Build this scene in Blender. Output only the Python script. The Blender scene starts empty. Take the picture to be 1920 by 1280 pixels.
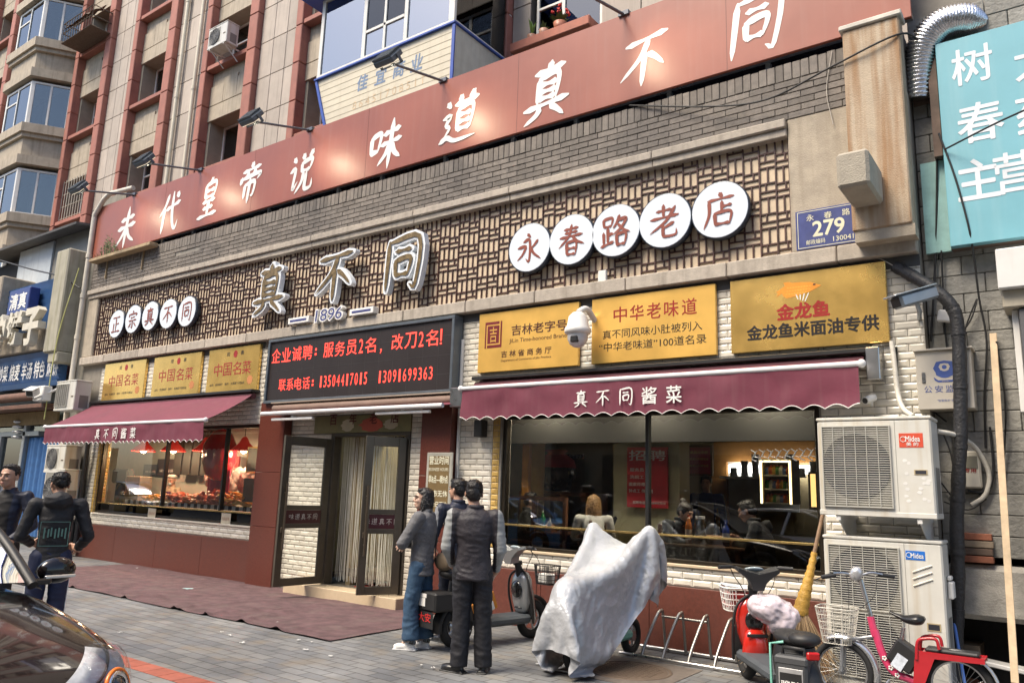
import bpy, bmesh, math, random
import numpy as np
from mathutils import Vector, Matrix, noise
random.seed(11)
sc = bpy.context.scene
COL = sc.collection
RAD = math.radians
# ------------------------------------------------------------ camera, sky, sun, exposure
F_PX, YAW, PIT, ROL, CAM_D, CAM_H = 1450.0, .63134, .18990, .033576, 8.70, 1.73

def cam_axes():
    cy, sy = math.cos(YAW), math.sin(YAW)
    f = Vector((-sy, cy, 0)); r = Vector((cy, sy, 0)); u = Vector((0, 0, 1))
    f2 = f * math.cos(PIT) + u * math.sin(PIT); u2 = u * math.cos(PIT) - f * math.sin(PIT)
    r3 = r * math.cos(ROL) + u2 * math.sin(ROL); u3 = u2 * math.cos(ROL) - r * math.sin(ROL)
    return r3, u3, f2
CR, CU, CF = cam_axes()
CP = Vector((0, -CAM_D, CAM_H))
cd = bpy.data.cameras.new('camera'); cam = bpy.data.objects.new('camera', cd); COL.objects.link(cam)
cd.sensor_width = 36; cd.lens = 36 * F_PX / 1920; cd.clip_start = .05; cd.clip_end = 3000
cam.matrix_world = Matrix(((CR.x, CU.x, -CF.x, CP.x), (CR.y, CU.y, -CF.y, CP.y), (CR.z, CU.z, -CF.z, CP.z), (0, 0, 0, 1)))
sc.camera = cam
SUN_EL, SUN_AZ = 57, 205          # azimuth of the sun measured from +Y clockwise
w = bpy.data.worlds.new('World'); sc.world = w; w.use_nodes = True
wn = w.node_tree.nodes; wl = w.node_tree.links
sky = wn.new('ShaderNodeTexSky'); sky.sky_type = 'NISHITA'; sky.sun_disc = False
sky.sun_elevation = RAD(SUN_EL); sky.sun_rotation = RAD(SUN_AZ); sky.air_density = 1.0; sky.dust_density = 2.2; sky.ozone_density = .6
wl.new(sky.outputs[0], wn['Background'].inputs[0]); wn['Background'].inputs[1].default_value = .105
sl = bpy.data.lights.new('sun', 'SUN'); sl.energy = 2.3; sl.angle = RAD(28); sl.color = (1, .88, .71)
so = bpy.data.objects.new('sun', sl); COL.objects.link(so)
sd = Vector((math.sin(RAD(SUN_AZ)) * math.cos(RAD(SUN_EL)), math.cos(RAD(SUN_AZ)) * math.cos(RAD(SUN_EL)), math.sin(RAD(SUN_EL))))
so.rotation_euler = sd.to_track_quat('Z', 'Y').to_euler()
so.location = (0, -20, 40)
vs = sc.view_settings; vs.view_transform = 'Standard'; vs.look = 'None'; vs.gamma = 1; vs.exposure = 1.32
sc.cycles.max_bounces = 8; sc.cycles.transparent_max_bounces = 12; sc.cycles.glossy_bounces = 4
sc.cycles.caustics_reflective = False; sc.cycles.caustics_refractive = False
sc.cycles.sample_clamp_indirect = 6

# ------------------------------------------------------------ measuring: a photo point on a known plane of the place
def ray(px, py):
    return CR * ((px - 960) / F_PX) - CU * ((py - 640) / F_PX) + CF
def A(px, py, Y=0.0):
    d = ray(px, py); return CP + d * ((Y - CP.y) / d.y)
def AX(px, py, X):
    d = ray(px, py); return CP + d * ((X - CP.x) / d.x)
def AZ(px, py, Z=0.0):
    d = ray(px, py); return CP + d * ((Z - CP.z) / d.z)

# ------------------------------------------------------------ materials
def lin(c):
    return tuple((v / 12.92 if v <= .04045 else ((v + .055) / 1.055) ** 2.4) for v in c)
def C8(r, g, b):
    return lin((r / 255, g / 255, b / 255))
MATS = {}
def M(name, c, rough=.6, metal=0.0, var=.14, vs=5.0, bump=0.0, bs=60.0, rv=0.0, streak=0.0, scol=(.05, .045, .04), coat=0.0,
      emit=None, es=1.0, spec=.5, grime=0.0, st0=.5):
    if name in MATS: return MATS[name]
    m = bpy.data.materials.new(name); m.use_nodes = True; MATS[name] = m
    nt = m.node_tree; N = nt.nodes; L = nt.links; b = N['Principled BSDF']
    geo = N.new('ShaderNodeNewGeometry')
    nz = N.new('ShaderNodeTexNoise'); nz.inputs['Scale'].default_value = vs; nz.inputs['Detail'].default_value = 6; nz.inputs['Roughness'].default_value = .62
    L.new(geo.outputs['Position'], nz.inputs['Vector'])
    mr = N.new('ShaderNodeMapRange'); mr.inputs[1].default_value = .28; mr.inputs[2].default_value = .72
    mr.inputs[3].default_value = 1 - var; mr.inputs[4].default_value = 1 + var
    L.new(nz.outputs[0], mr.inputs[0])
    fac = mr.outputs[0]
    if rv:
        at = N.new('ShaderNodeAttribute'); at.attribute_name = 'rnd'
        m2 = N.new('ShaderNodeMapRange'); m2.inputs[3].default_value = 1 - rv; m2.inputs[4].default_value = 1 + rv
        L.new(at.outputs['Fac'], m2.inputs[0])
        mm = N.new('ShaderNodeMath'); mm.operation = 'MULTIPLY'; L.new(fac, mm.inputs[0]); L.new(m2.outputs[0], mm.inputs[1]); fac = mm.outputs[0]
    vm = N.new('ShaderNodeVectorMath'); vm.operation = 'SCALE'; vm.inputs[0].default_value = c; L.new(fac, vm.inputs['Scale'])
    col = vm.outputs[0]
    if streak:
        mp = N.new('ShaderNodeMapping'); mp.inputs['Scale'].default_value = (7, 7, .45); L.new(geo.outputs['Position'], mp.inputs[0])
        n2 = N.new('ShaderNodeTexNoise'); n2.inputs['Scale'].default_value = 1.6; n2.inputs['Detail'].default_value = 5; L.new(mp.outputs[0], n2.inputs['Vector'])
        r2 = N.new('ShaderNodeMapRange'); r2.inputs[1].default_value = st0; r2.inputs[2].default_value = .78; r2.inputs[4].default_value = streak
        L.new(n2.outputs[0], r2.inputs[0])
        mx = N.new('ShaderNodeMix'); mx.data_type = 'RGBA'; L.new(r2.outputs[0], mx.inputs[0]); L.new(col, mx.inputs[6]); mx.inputs[7].default_value = (*scol, 1)
        col = mx.outputs[2]
    if grime:
        n3 = N.new('ShaderNodeTexNoise'); n3.inputs['Scale'].default_value = 2.3; n3.inputs['Detail'].default_value = 8; n3.inputs['Roughness'].default_value = .7
        L.new(geo.outputs['Position'], n3.inputs['Vector'])
        r3 = N.new('ShaderNodeMapRange'); r3.inputs[1].default_value = .5; r3.inputs[2].default_value = .75; r3.inputs[4].default_value = grime
        L.new(n3.outputs[0], r3.inputs[0])
        mx = N.new('ShaderNodeMix'); mx.data_type = 'RGBA'; L.new(r3.outputs[0], mx.inputs[0]); L.new(col, mx.inputs[6]); mx.inputs[7].default_value = (*scol, 1)
        col = mx.outputs[2]
    L.new(col, b.inputs['Base Color'])
    rr = N.new('ShaderNodeMapRange'); rr.inputs[3].default_value = max(0.02, rough - .08); rr.inputs[4].default_value = min(1, rough + .1)
    L.new(nz.outputs[0], rr.inputs[0]); L.new(rr.outputs[0], b.inputs['Roughness'])
    b.inputs['Metallic'].default_value = metal; b.inputs['Specular IOR Level'].default_value = spec
    if coat: b.inputs['Coat Weight'].default_value = coat; b.inputs['Coat Roughness'].default_value = .04
    if emit: b.inputs['Emission Color'].default_value = (*emit, 1); b.inputs['Emission Strength'].default_value = es
    if bump:
        bn = N.new('ShaderNodeTexNoise'); bn.inputs['Scale'].default_value = bs; bn.inputs['Detail'].default_value = 5
        L.new(geo.outputs['Position'], bn.inputs['Vector'])
        bp = N.new('ShaderNodeBump'); bp.inputs['Strength'].default_value = bump; bp.inputs['Distance'].default_value = .02
        L.new(bn.outputs[0], bp.inputs['Height']); L.new(bp.outputs[0], b.inputs['Normal'])
    return m

def glass(name, tint=(1, 1, 1), base=.06, rough=.0, ior=1.5):
    if name in MATS: return MATS[name]
    m = bpy.data.materials.new(name); m.use_nodes = True; MATS[name] = m
    nt = m.node_tree; N = nt.nodes; L = nt.links; out = N['Material Output']; N.remove(N['Principled BSDF'])
    t = N.new('ShaderNodeBsdfTransparent'); t.inputs[0].default_value = (*tint, 1)
    g = N.new('ShaderNodeBsdfGlossy'); g.inputs['Roughness'].default_value = rough; g.inputs[0].default_value = (.95, .97, 1, 1)
    fr = N.new('ShaderNodeFresnel'); fr.inputs[0].default_value = ior
    ad = N.new('ShaderNodeMath'); ad.operation = 'ADD'; ad.inputs[1].default_value = base; ad.use_clamp = True; L.new(fr.outputs[0], ad.inputs[0])
    mx = N.new('ShaderNodeMixShader'); L.new(ad.outputs[0], mx.inputs[0]); L.new(t.outputs[0], mx.inputs[1]); L.new(g.outputs[0], mx.inputs[2])
    L.new(mx.outputs[0], out.inputs[0])
    return m

def bevelled_nodes(m): return m.node_tree.nodes, m.node_tree.links, m.node_tree.nodes['Principled BSDF']

# ------------------------------------------------------------ mesh builder
TXT = {}
def text_mesh(s, bold=0.0, ext=0.0, res=3):
    k = (s, bold, ext)
    if k in TXT: return TXT[k]
    cu = bpy.data.curves.new('txt', 'FONT'); cu.body = s; cu.size = 1; cu.offset = bold; cu.extrude = ext; cu.resolution_u = res
    o = bpy.data.objects.new('txt', cu); COL.objects.link(o)
    dg = bpy.context.evaluated_depsgraph_get(); me = o.evaluated_get(dg).to_mesh()
    V = [tuple(v.co) for v in me.vertices]; F = [tuple(p.vertices) for p in me.polygons]
    o.evaluated_get(dg).to_mesh_clear(); bpy.data.objects.remove(o); bpy.data.curves.remove(cu)
    xs = [v[0] for v in V] or [0]; ys = [v[1] for v in V] or [0]
    TXT[k] = (V, F, (min(xs), max(xs), min(ys), max(ys)))
    return TXT[k]

class MB:
    def __init__(s): s.v = []; s.f = []; s.m = []; s.sm = []; s.r = []; s.X = None
    def add(s, V, Fs, smooth=False, mi=0, rnd=None):
        o = len(s.v)
        if s.X is not None: V = [tuple(s.X @ Vector(v)) for v in V]
        s.v.extend(tuple(v) for v in V)
        if rnd is None: rnd = random.random()
        for f in Fs:
            s.f.append(tuple(i + o for i in f)); s.m.append(mi); s.sm.append(smooth); s.r.append(rnd)
        return s
    def box(s, x0, x1, y0, y1, z0, z1, b=0.0, mi=0, rnd=None):
        if x0 > x1: x0, x1 = x1, x0
        if y0 > y1: y0, y1 = y1, y0
        if z0 > z1: z0, z1 = z1, z0
        b = min(b, (x1 - x0) * .45, (y1 - y0) * .45, (z1 - z0) * .45)
        if b <= 0:
            V = [(x, y, z) for x in (x0, x1) for y in (y0, y1) for z in (z0, z1)]
            return s.add(V, [(0, 1, 3, 2), (4, 6, 7, 5), (0, 4, 5, 1), (2, 3, 7, 6), (0, 2, 6, 4), (1, 5, 7, 3)], mi=mi, rnd=rnd)
        V = []; idx = {}
        P = ((x0, x1), (y0, y1), (z0, z1))
        for i in (0, 1):
            for j in (0, 1):
                for k in (0, 1):
                    c = (P[0][i], P[1][j], P[2][k]); d = (b if i == 0 else -b, b if j == 0 else -b, b if k == 0 else -b)
                    for a in range(3):
                        q = [c[t] + (d[t] if t != a else 0) for t in range(3)]
                        idx[(i, j, k, a)] = len(V); V.append(tuple(q))
        F = []
        for a in range(3):
            for e in (0, 1):
                o1, o2 = [t for t in range(3) if t != a]
                q = []
                for (u, w_) in ((0, 0), (1, 0), (1, 1), (0, 1)):
                    key = [0, 0, 0]; key[a] = e; key[o1] = u; key[o2] = w_
                    q.append(idx[(*key, a)])
                F.append(tuple(q))
        for a in range(3):
            o1, o2 = [t for t in range(3) if t != a]
            for u in (0, 1):
                for w_ in (0, 1):
                    k0 = [0, 0, 0]; k0[o1] = u; k0[o2] = w_; k1 = list(k0); k1[a] = 1
                    F.append((idx[(*k0, o1)], idx[(*k1, o1)], idx[(*k1, o2)], idx[(*k0, o2)]))
        for i in (0, 1):
            for j in (0, 1):
                for k in (0, 1): F.append((idx[(i, j, k, 0)], idx[(i, j, k, 1)], idx[(i, j, k, 2)]))
        return s.add(V, F, mi=mi, rnd=rnd)
    def obox(s, c, size, rot=None, b=0.0, mi=0, rnd=None):
        X0 = s.X; T = Matrix.Translation(Vector(c)) @ (rot.to_4x4() if rot is not None else Matrix.Identity(4))
        s.X = T if X0 is None else X0 @ T
        h = [q / 2 for q in size]; s.box(-h[0], h[0], -h[1], h[1], -h[2], h[2], b, mi, rnd); s.X = X0
        return s
    def tube(s, P, r, seg=8, mi=0, closed=False, caps=True, smooth=True, flat=1.0):
        P = [Vector(p) for p in P]; n = len(P); R = r if isinstance(r, (list, tuple)) else [r] * n
        V = []; nrm = None
        for i in range(n):
            if closed: t = (P[(i + 1) % n] - P[i - 1])
            else: t = (P[min(i + 1, n - 1)] - P[max(i - 1, 0)])
            t = t.normalized() if t.length > 1e-9 else Vector((0, 0, 1))
            if nrm is None:
                nrm = t.orthogonal().normalized()
                if abs(t.z) < .99: nrm = t.cross(Vector((0, 0, 1))).normalized()
            else:
                nrm = nrm - t * nrm.dot(t); nrm = nrm.normalized() if nrm.length > 1e-6 else t.orthogonal().normalized()
            bn = t.cross(nrm)
            for k in range(seg):
                a = 2 * math.pi * k / seg
                V.append(P[i] + (nrm * math.cos(a) + bn * (math.sin(a) * flat)) * R[i])
        Fs = []
        for i in range(n if closed else n - 1):
            i2 = (i + 1) % n
            for k in range(seg):
                k2 = (k + 1) % seg; Fs.append((i * seg + k, i * seg + k2, i2 * seg + k2, i2 * seg + k))
        rnd = random.random()
        s.add(V, Fs, smooth, mi, rnd)
        if caps and not closed:
            s.add(V[:seg], [tuple(range(seg))[::-1]], False, mi, rnd); s.add(V[-seg:], [tuple(range(seg))], False, mi, rnd)
        return s
    def cyl(s, p0, p1, r0, r1=None, seg=14, mi=0):
        return s.tube([p0, p1], [r0, r0 if r1 is None else r1], seg, mi)
    def sph(s, c, r, X=None, seg=14, mi=0, rings=9):
        if not isinstance(r, (list, tuple)): r = (r, r, r)
        V = []; X = X.to_3x3() if X is not None else Matrix.Identity(3); c = Vector(c)
        for i in range(rings + 1):
            th = math.pi * i / rings
            for k in range(seg):
                a = 2 * math.pi * k / seg
                V.append(c + X @ Vector((r[0] * math.sin(th) * math.cos(a), r[1] * math.sin(th) * math.sin(a), r[2] * math.cos(th))))
        Fs = [(i * seg + k, (i + 1) * seg + k, (i + 1) * seg + (k + 1) % seg, i * seg + (k + 1) % seg) for i in range(rings) for k in range(seg)]
        return s.add(V, Fs, True, mi)
    def lathe(s, prof, c=(0, 0, 0), seg=20, X=None, mi=0, smooth=True):
        c = Vector(c); X = X.to_3x3() if X is not None else Matrix.Identity(3); n = len(prof)
        V = [c + X @ Vector((r * math.cos(2 * math.pi * k / seg), r * math.sin(2 * math.pi * k / seg), z)) for r, z in prof for k in range(seg)]
        Fs = [(i * seg + k, i * seg + (k + 1) % seg, (i + 1) * seg + (k + 1) % seg, (i + 1) * seg + k) for i in range(n - 1) for k in range(seg)]
        return s.add(V, Fs, smooth, mi)
    def prism(s, poly, O, U, V_, d0, d1, mi=0, rnd=None, smooth=False):
        O = Vector(O); U = Vector(U); V_ = Vector(V_); Nn = U.cross(V_).normalized(); n = len(poly)
        P = [O + U * a + V_ * b + Nn * d0 for a, b in poly] + [O + U * a + V_ * b + Nn * d1 for a, b in poly]
        Fs = [tuple(range(n))[::-1], tuple(range(n, 2 * n))] + [(i, (i + 1) % n, n + (i + 1) % n, n + i) for i in range(n)]
        return s.add(P, Fs, smooth, mi, rnd)
    def grid(s, fn, nu, nv, mi=0, smooth=True):
        V = [fn(i / nu, j / nv) for i in range(nu + 1) for j in range(nv + 1)]
        Fs = [(i * (nv + 1) + j, (i + 1) * (nv + 1) + j, (i + 1) * (nv + 1) + j + 1, i * (nv + 1) + j + 1) for i in range(nu) for j in range(nv)]
        return s.add(V, Fs, smooth, mi)
    def quad(s, a, b, c, d, mi=0): return s.add([a, b, c, d], [(0, 1, 2, 3)], mi=mi)
    def text(s, t, O, U=(1, 0, 0), V_=(0, 0, 1), h=.1, w_=None, d=.0, bold=0.0, shear=0.0, mi=0, align='C', ref=None):
        # t centred on O, letters h high (w_ wide when given), raised d
        V, F, (x0, x1, y0, y1) = text_mesh(t, bold if d > .02 else 0)
        if not V: return s
        k = h / (y1 - y0); kx = k if w_ is None else w_ / (x1 - x0)
        O = Vector(O); U = Vector(U); V_ = Vector(V_); Nn = U.cross(V_).normalized()
        cx = (x0 + x1) / 2 if align == 'C' else x0
        P = [O + U * ((v[0] - cx) * kx + (v[1] - (y0 + y1) / 2) * k * shear) + V_ * ((v[1] - (y0 + y1) / 2) * k) + Nn * d for v in V]
        s.add(P, F, False, mi)
        if bold > .004 and d <= .02:
            for i, (ax, az) in enumerate(((1, 0), (-1, 0), (0, 1), (0, -1), (.7, .7), (-.7, .7))):
                s.add([p + U * (ax * bold * .8 * kx) + V_ * (az * bold * .8 * k) + Nn * (.00012 * (i + 1)) for p in P], F, False, mi)
        if d > .006:
            cnt = {}
            for f in F:
                for i in range(len(f)):
                    e = (f[i], f[(i + 1) % len(f)]); cnt[e] = cnt.get(e, 0) + 1
            B = [e for e in cnt if (e[1], e[0]) not in cnt]
            Q = []; FF = []
            for a, b in B:
                o = len(Q); Q += [P[a], P[b], P[b] - Nn * d, P[a] - Nn * d]; FF.append((o, o + 3, o + 2, o + 1))
            s.add(Q, FF, False, mi)
        return s
    def mesh(s, name, mats):
        me = bpy.data.meshes.new(name); me.from_pydata([tuple(v) for v in s.v], [], s.f)
        for m in mats: me.materials.append(m)
        me.polygons.foreach_set('material_index', s.m); me.polygons.foreach_set('use_smooth', s.sm)
        at = me.attributes.new('rnd', 'FLOAT', 'FACE'); at.data.foreach_set('value', s.r)
        me.update(); return me

def tagit(o, label=None, cat=None, group=None, kind=None):
    if label: o['label'] = label
    if cat: o['category'] = cat
    if group: o['group'] = group
    if kind: o['kind'] = kind
    return o
def empty(name, label, cat, loc, group=None):
    o = bpy.data.objects.new(name, None); o.empty_display_size = .2; COL.objects.link(o); o.location = loc
    return tagit(o, label, cat, group)
def wpos(o):
    p = Vector(o.location)
    while o.parent: o = o.parent; p = p + Vector(o.location)
    return p
def part(name, mb, mats, parent, label=None):
    # mesh given in world coordinates, parented to an unrotated thing or part
    if not isinstance(mats, (list, tuple)): mats = [mats]
    me = mb.mesh(name, mats) if isinstance(mb, MB) else mb
    off = wpos(parent)
    me.transform(Matrix.Translation(-off))
    o = bpy.data.objects.new(name, me); COL.objects.link(o); o.parent = parent
    if label: o['label'] = label
    return o
def single(name, mb, mats, label, cat, group=None, kind=None):
    if not isinstance(mats, (list, tuple)): mats = [mats]
    me = mb.mesh(name, mats) if isinstance(mb, MB) else mb
    co = np.zeros(len(me.vertices) * 3); me.vertices.foreach_get('co', co); co = co.reshape(-1, 3)
    lo, hi = co.min(0), co.max(0); c = Vector(((lo[0] + hi[0]) / 2, (lo[1] + hi[1]) / 2, lo[2]))
    me.transform(Matrix.Translation(-c))
    o = bpy.data.objects.new(name, me); COL.objects.link(o); o.location = c
    return tagit(o, label, cat, group, kind)
def copy_tree(o, parent=None):
    c = o.copy(); COL.objects.link(c)
    if parent is not None: c.parent = parent
    for ch in list(o.children): copy_tree(ch, c)
    return c
def bez(P, n=24):
    # smooth curve through points (Catmull-Rom)
    P = [Vector(p) for p in P]
    if len(P) < 3: return P
    Q = [P[0] * 2 - P[1]] + P + [P[-1] * 2 - P[-2]]; out = []
    per = max(2, n // (len(P) - 1))
    for i in range(1, len(Q) - 2):
        for k in range(per):
            t = k / per
            out.append(.5 * ((2 * Q[i]) + (Q[i + 1] - Q[i - 1]) * t + (2 * Q[i - 1] - 5 * Q[i] + 4 * Q[i + 1] - Q[i + 2]) * t * t + (3 * Q[i] - Q[i - 1] - 3 * Q[i + 1] + Q[i + 2]) * t ** 3))
    out.append(P[-1]); return out

def remeshed(mb, voxel, smooth=4, disp=0.0, dscale=.1, decim=None, dvec=None):
    me = mb.mesh('tmp', []); o = bpy.data.objects.new('tmp', me); COL.objects.link(o)
    r = o.modifiers.new('r', 'REMESH'); r.mode = 'VOXEL'; r.voxel_size = voxel; r.use_smooth_shade = True
    if smooth:
        q = o.modifiers.new('s', 'SMOOTH'); q.factor = .5; q.iterations = smooth
    if disp:
        tx = bpy.data.textures.new('t', 'CLOUDS'); tx.noise_scale = dscale; tx.noise_depth = 2
        d = o.modifiers.new('d', 'DISPLACE'); d.texture = tx; d.strength = disp; d.texture_coords = 'LOCAL'; d.mid_level = .5
    if decim:
        q = o.modifiers.new('c', 'DECIMATE'); q.ratio = decim
    dg = bpy.context.evaluated_depsgraph_get()
    out = bpy.data.meshes.new_from_object(o.evaluated_get(dg))
    bpy.data.objects.remove(o); bpy.data.meshes.remove(me)
    out.polygons.foreach_set('use_smooth', [True] * len(out.polygons))
    return out
def merge(me, mb):
    # one mesh out of a mesh and a builder's shapes
    b = MB(); b.add([tuple(v.co) for v in me.vertices], [tuple(p.vertices) for p in me.polygons], True)
    b.add(mb.v, mb.f, True); return b.mesh('merged', [])
def fold(me, amp, sc_, seed=0.0, mask=None):
    # cloth folds: ridged noise pushed along the normals
    n0 = len(me.vertices); co = np.zeros(n0 * 3); no = np.zeros(n0 * 3); me.vertices.foreach_get('co', co); me.vertex_normals.foreach_get('vector', no)
    co = co.reshape(-1, 3); no = no.reshape(-1, 3)
    for i in range(n0):
        p = Vector(co[i]); q = Vector((p.x * sc_[0] + p.z * sc_[3], p.y * sc_[1] - p.z * sc_[3] * .6, p.z * sc_[2] + seed))
        n = 1 - abs(noise.noise(q)) * 2.2; m_ = noise.noise(q * .37 + Vector((7, 3, seed)))
        k = amp * (.35 + max(0, m_ + .35)) * (mask(p) if mask else 1)
        co[i] += no[i] * (n * k)
    me.vertices.foreach_set('co', co.ravel()); me.update(); return me
def setmat(me, *ms):
    me.materials.clear()
    for m in ms: me.materials.append(m)
    return me

# ------------------------------------------------------------ brush characters: strokes as (x, y) chains in a unit square
BR = {
'末': [[(.2,.72),(.8,.76)],[(.1,.52),(.9,.56)],[(.5,1),(.5,.02)],[(.48,.5),(.3,.28),(.06,.1)],[(.53,.5),(.7,.27),(.97,.12)]],
'代': [[(.36,.97),(.25,.7),(.03,.46)],[(.24,.66),(.24,.0)],[(.32,.58),(.96,.7)],[(.58,1),(.63,.5),(.76,.14),(.9,.02),(.97,.22)],[(.76,.94),(.88,.82)]],
'皇': [[(.54,1.02),(.42,.9)],[(.28,.88),(.28,.52)],[(.27,.87),(.72,.89),(.71,.52)],[(.3,.7),(.69,.71)],[(.28,.54),(.71,.54)],[(.22,.41),(.78,.43)],[(.28,.24),(.72,.25)],[(.06,.03),(.94,.06)],[(.5,.42),(.5,.05)]],
'帝': [[(.47,1.02),(.56,.9)],[(.12,.84),(.88,.88)],[(.32,.8),(.39,.7)],[(.69,.82),(.6,.7)],[(.12,.7),(.08,.53)],[(.12,.66),(.9,.69),(.8,.54)],[(.3,.5),(.3,.13)],[(.29,.48),(.71,.5),(.7,.18),(.6,.16)],[(.5,.62),(.5,-.02)]],
'说': [[(.1,.94),(.23,.82)],[(.02,.6),(.22,.63),(.2,.13),(.37,.3)],[(.47,.97),(.56,.84)],[(.87,1),(.74,.84)],[(.48,.75),(.5,.5)],[(.47,.75),(.87,.78),(.82,.52)],[(.5,.53),(.82,.54)],[(.59,.5),(.54,.24),(.33,.0)],[(.71,.5),(.7,.12),(.78,.03),(.96,.06),(.97,.25)]],
'味': [[(.07,.75),(.1,.38)],[(.06,.74),(.34,.77),(.3,.4)],[(.1,.42),(.31,.43)],[(.43,.73),(.9,.78)],[(.38,.52),(.97,.56)],[(.67,1),(.67,.0)],[(.64,.5),(.55,.3),(.36,.12)],[(.7,.5),(.82,.3),(1,.16)]],
'道': [[(.44,1),(.52,.88)],[(.85,1.02),(.72,.88)],[(.33,.83),(.97,.87)],[(.64,.84),(.58,.74)],[(.45,.72),(.45,.26)],[(.44,.72),(.84,.74),(.83,.26)],[(.47,.58),(.81,.58)],[(.47,.43),(.81,.43)],[(.46,.28),(.83,.28)],[(.1,.92),(.22,.8)],[(.03,.6),(.23,.62),(.13,.45),(.24,.36),(.1,.18)],[(.0,.1),(.2,.17),(.45,.06),(1,.06)]],
'真': [[(.18,.86),(.82,.9)],[(.52,1.02),(.48,.78)],[(.3,.76),(.3,.3)],[(.29,.76),(.7,.78),(.7,.3)],[(.31,.63),(.69,.63)],[(.31,.5),(.69,.5)],[(.31,.38),(.69,.38)],[(.02,.24),(.98,.29)],[(.38,.22),(.3,.1),(.06,-.02)],[(.6,.22),(.75,.12),(.92,-.02)]],
'不': [[(.06,.86),(.94,.93)],[(.56,.88),(.4,.55),(.02,.2)],[(.5,.66),(.5,.0)],[(.58,.6),(.75,.48),(.94,.3)]],
'同': [[(.14,.96),(.13,.0)],[(.13,.93),(.88,.96),(.87,.06),(.72,.08)],[(.32,.74),(.7,.76)],[(.33,.56),(.36,.25)],[(.32,.56),(.7,.59),(.66,.26)],[(.35,.28),(.67,.29)]],
'永': [[(.44,1),(.57,.87)],[(.28,.73),(.53,.77),(.52,.06),(.38,.14)],[(.06,.54),(.37,.57),(.25,.3),(.04,.12)],[(.86,.74),(.72,.58),(.57,.47)],[(.55,.56),(.7,.3),(.98,.08)]],
'春': [[(.24,.87),(.76,.9)],[(.27,.75),(.73,.77)],[(.08,.61),(.92,.66)],[(.52,1.02),(.42,.65),(.04,.28)],[(.55,.63),(.72,.45),(.99,.32)],[(.34,.42),(.35,.0)],[(.33,.42),(.69,.43),(.67,.0)],[(.36,.22),(.66,.23)],[(.36,.03),(.66,.03)]],
'路': [[(.08,.93),(.1,.66)],[(.07,.92),(.39,.94),(.36,.68)],[(.1,.68),(.36,.69)],[(.24,.66),(.24,.12)],[(.24,.41),(.42,.44)],[(.09,.5),(.1,.1)],[(.0,.04),(.44,.17)],[(.65,1),(.56,.78),(.42,.6)],[(.59,.84),(.88,.87),(.7,.58),(.4,.38)],[(.6,.72),(.78,.52),(1.01,.41)],[(.55,.38),(.57,.0)],[(.54,.38),(.87,.39),(.83,.02)],[(.57,.05),(.83,.06)]],
'老': [[(.24,.82),(.73,.85)],[(.47,1.02),(.47,.62)],[(.05,.59),(.95,.65)],[(.85,.92),(.55,.5),(.03,.16)],[(.8,.43),(.6,.34),(.48,.28)],[(.46,.46),(.46,.08),(.55,.02),(.86,.04),(.88,.22)]],
'店': [[(.51,1.02),(.59,.88)],[(.16,.82),(.93,.87)],[(.2,.83),(.19,.4),(.03,.0)],[(.58,.77),(.57,.42)],[(.58,.6),(.86,.63)],[(.36,.42),(.38,.04)],[(.35,.42),(.83,.43),(.79,.06)],[(.38,.09),(.8,.1)]],
'正': [[(.1,.89),(.9,.93)],[(.5,.9),(.5,.06)],[(.5,.5),(.84,.53)],[(.24,.58),(.24,.06)],[(.02,.04),(.98,.07)]],
'宗': [[(.46,1.02),(.55,.9)],[(.12,.84),(.08,.66)],[(.12,.81),(.9,.84),(.8,.68)],[(.28,.61),(.72,.65)],[(.1,.43),(.9,.47)],[(.5,.44),(.5,.02),(.38,.09)],[(.32,.3),(.22,.15),(.06,.05)],[(.68,.3),(.8,.18),(.94,.06)]],
}
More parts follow.
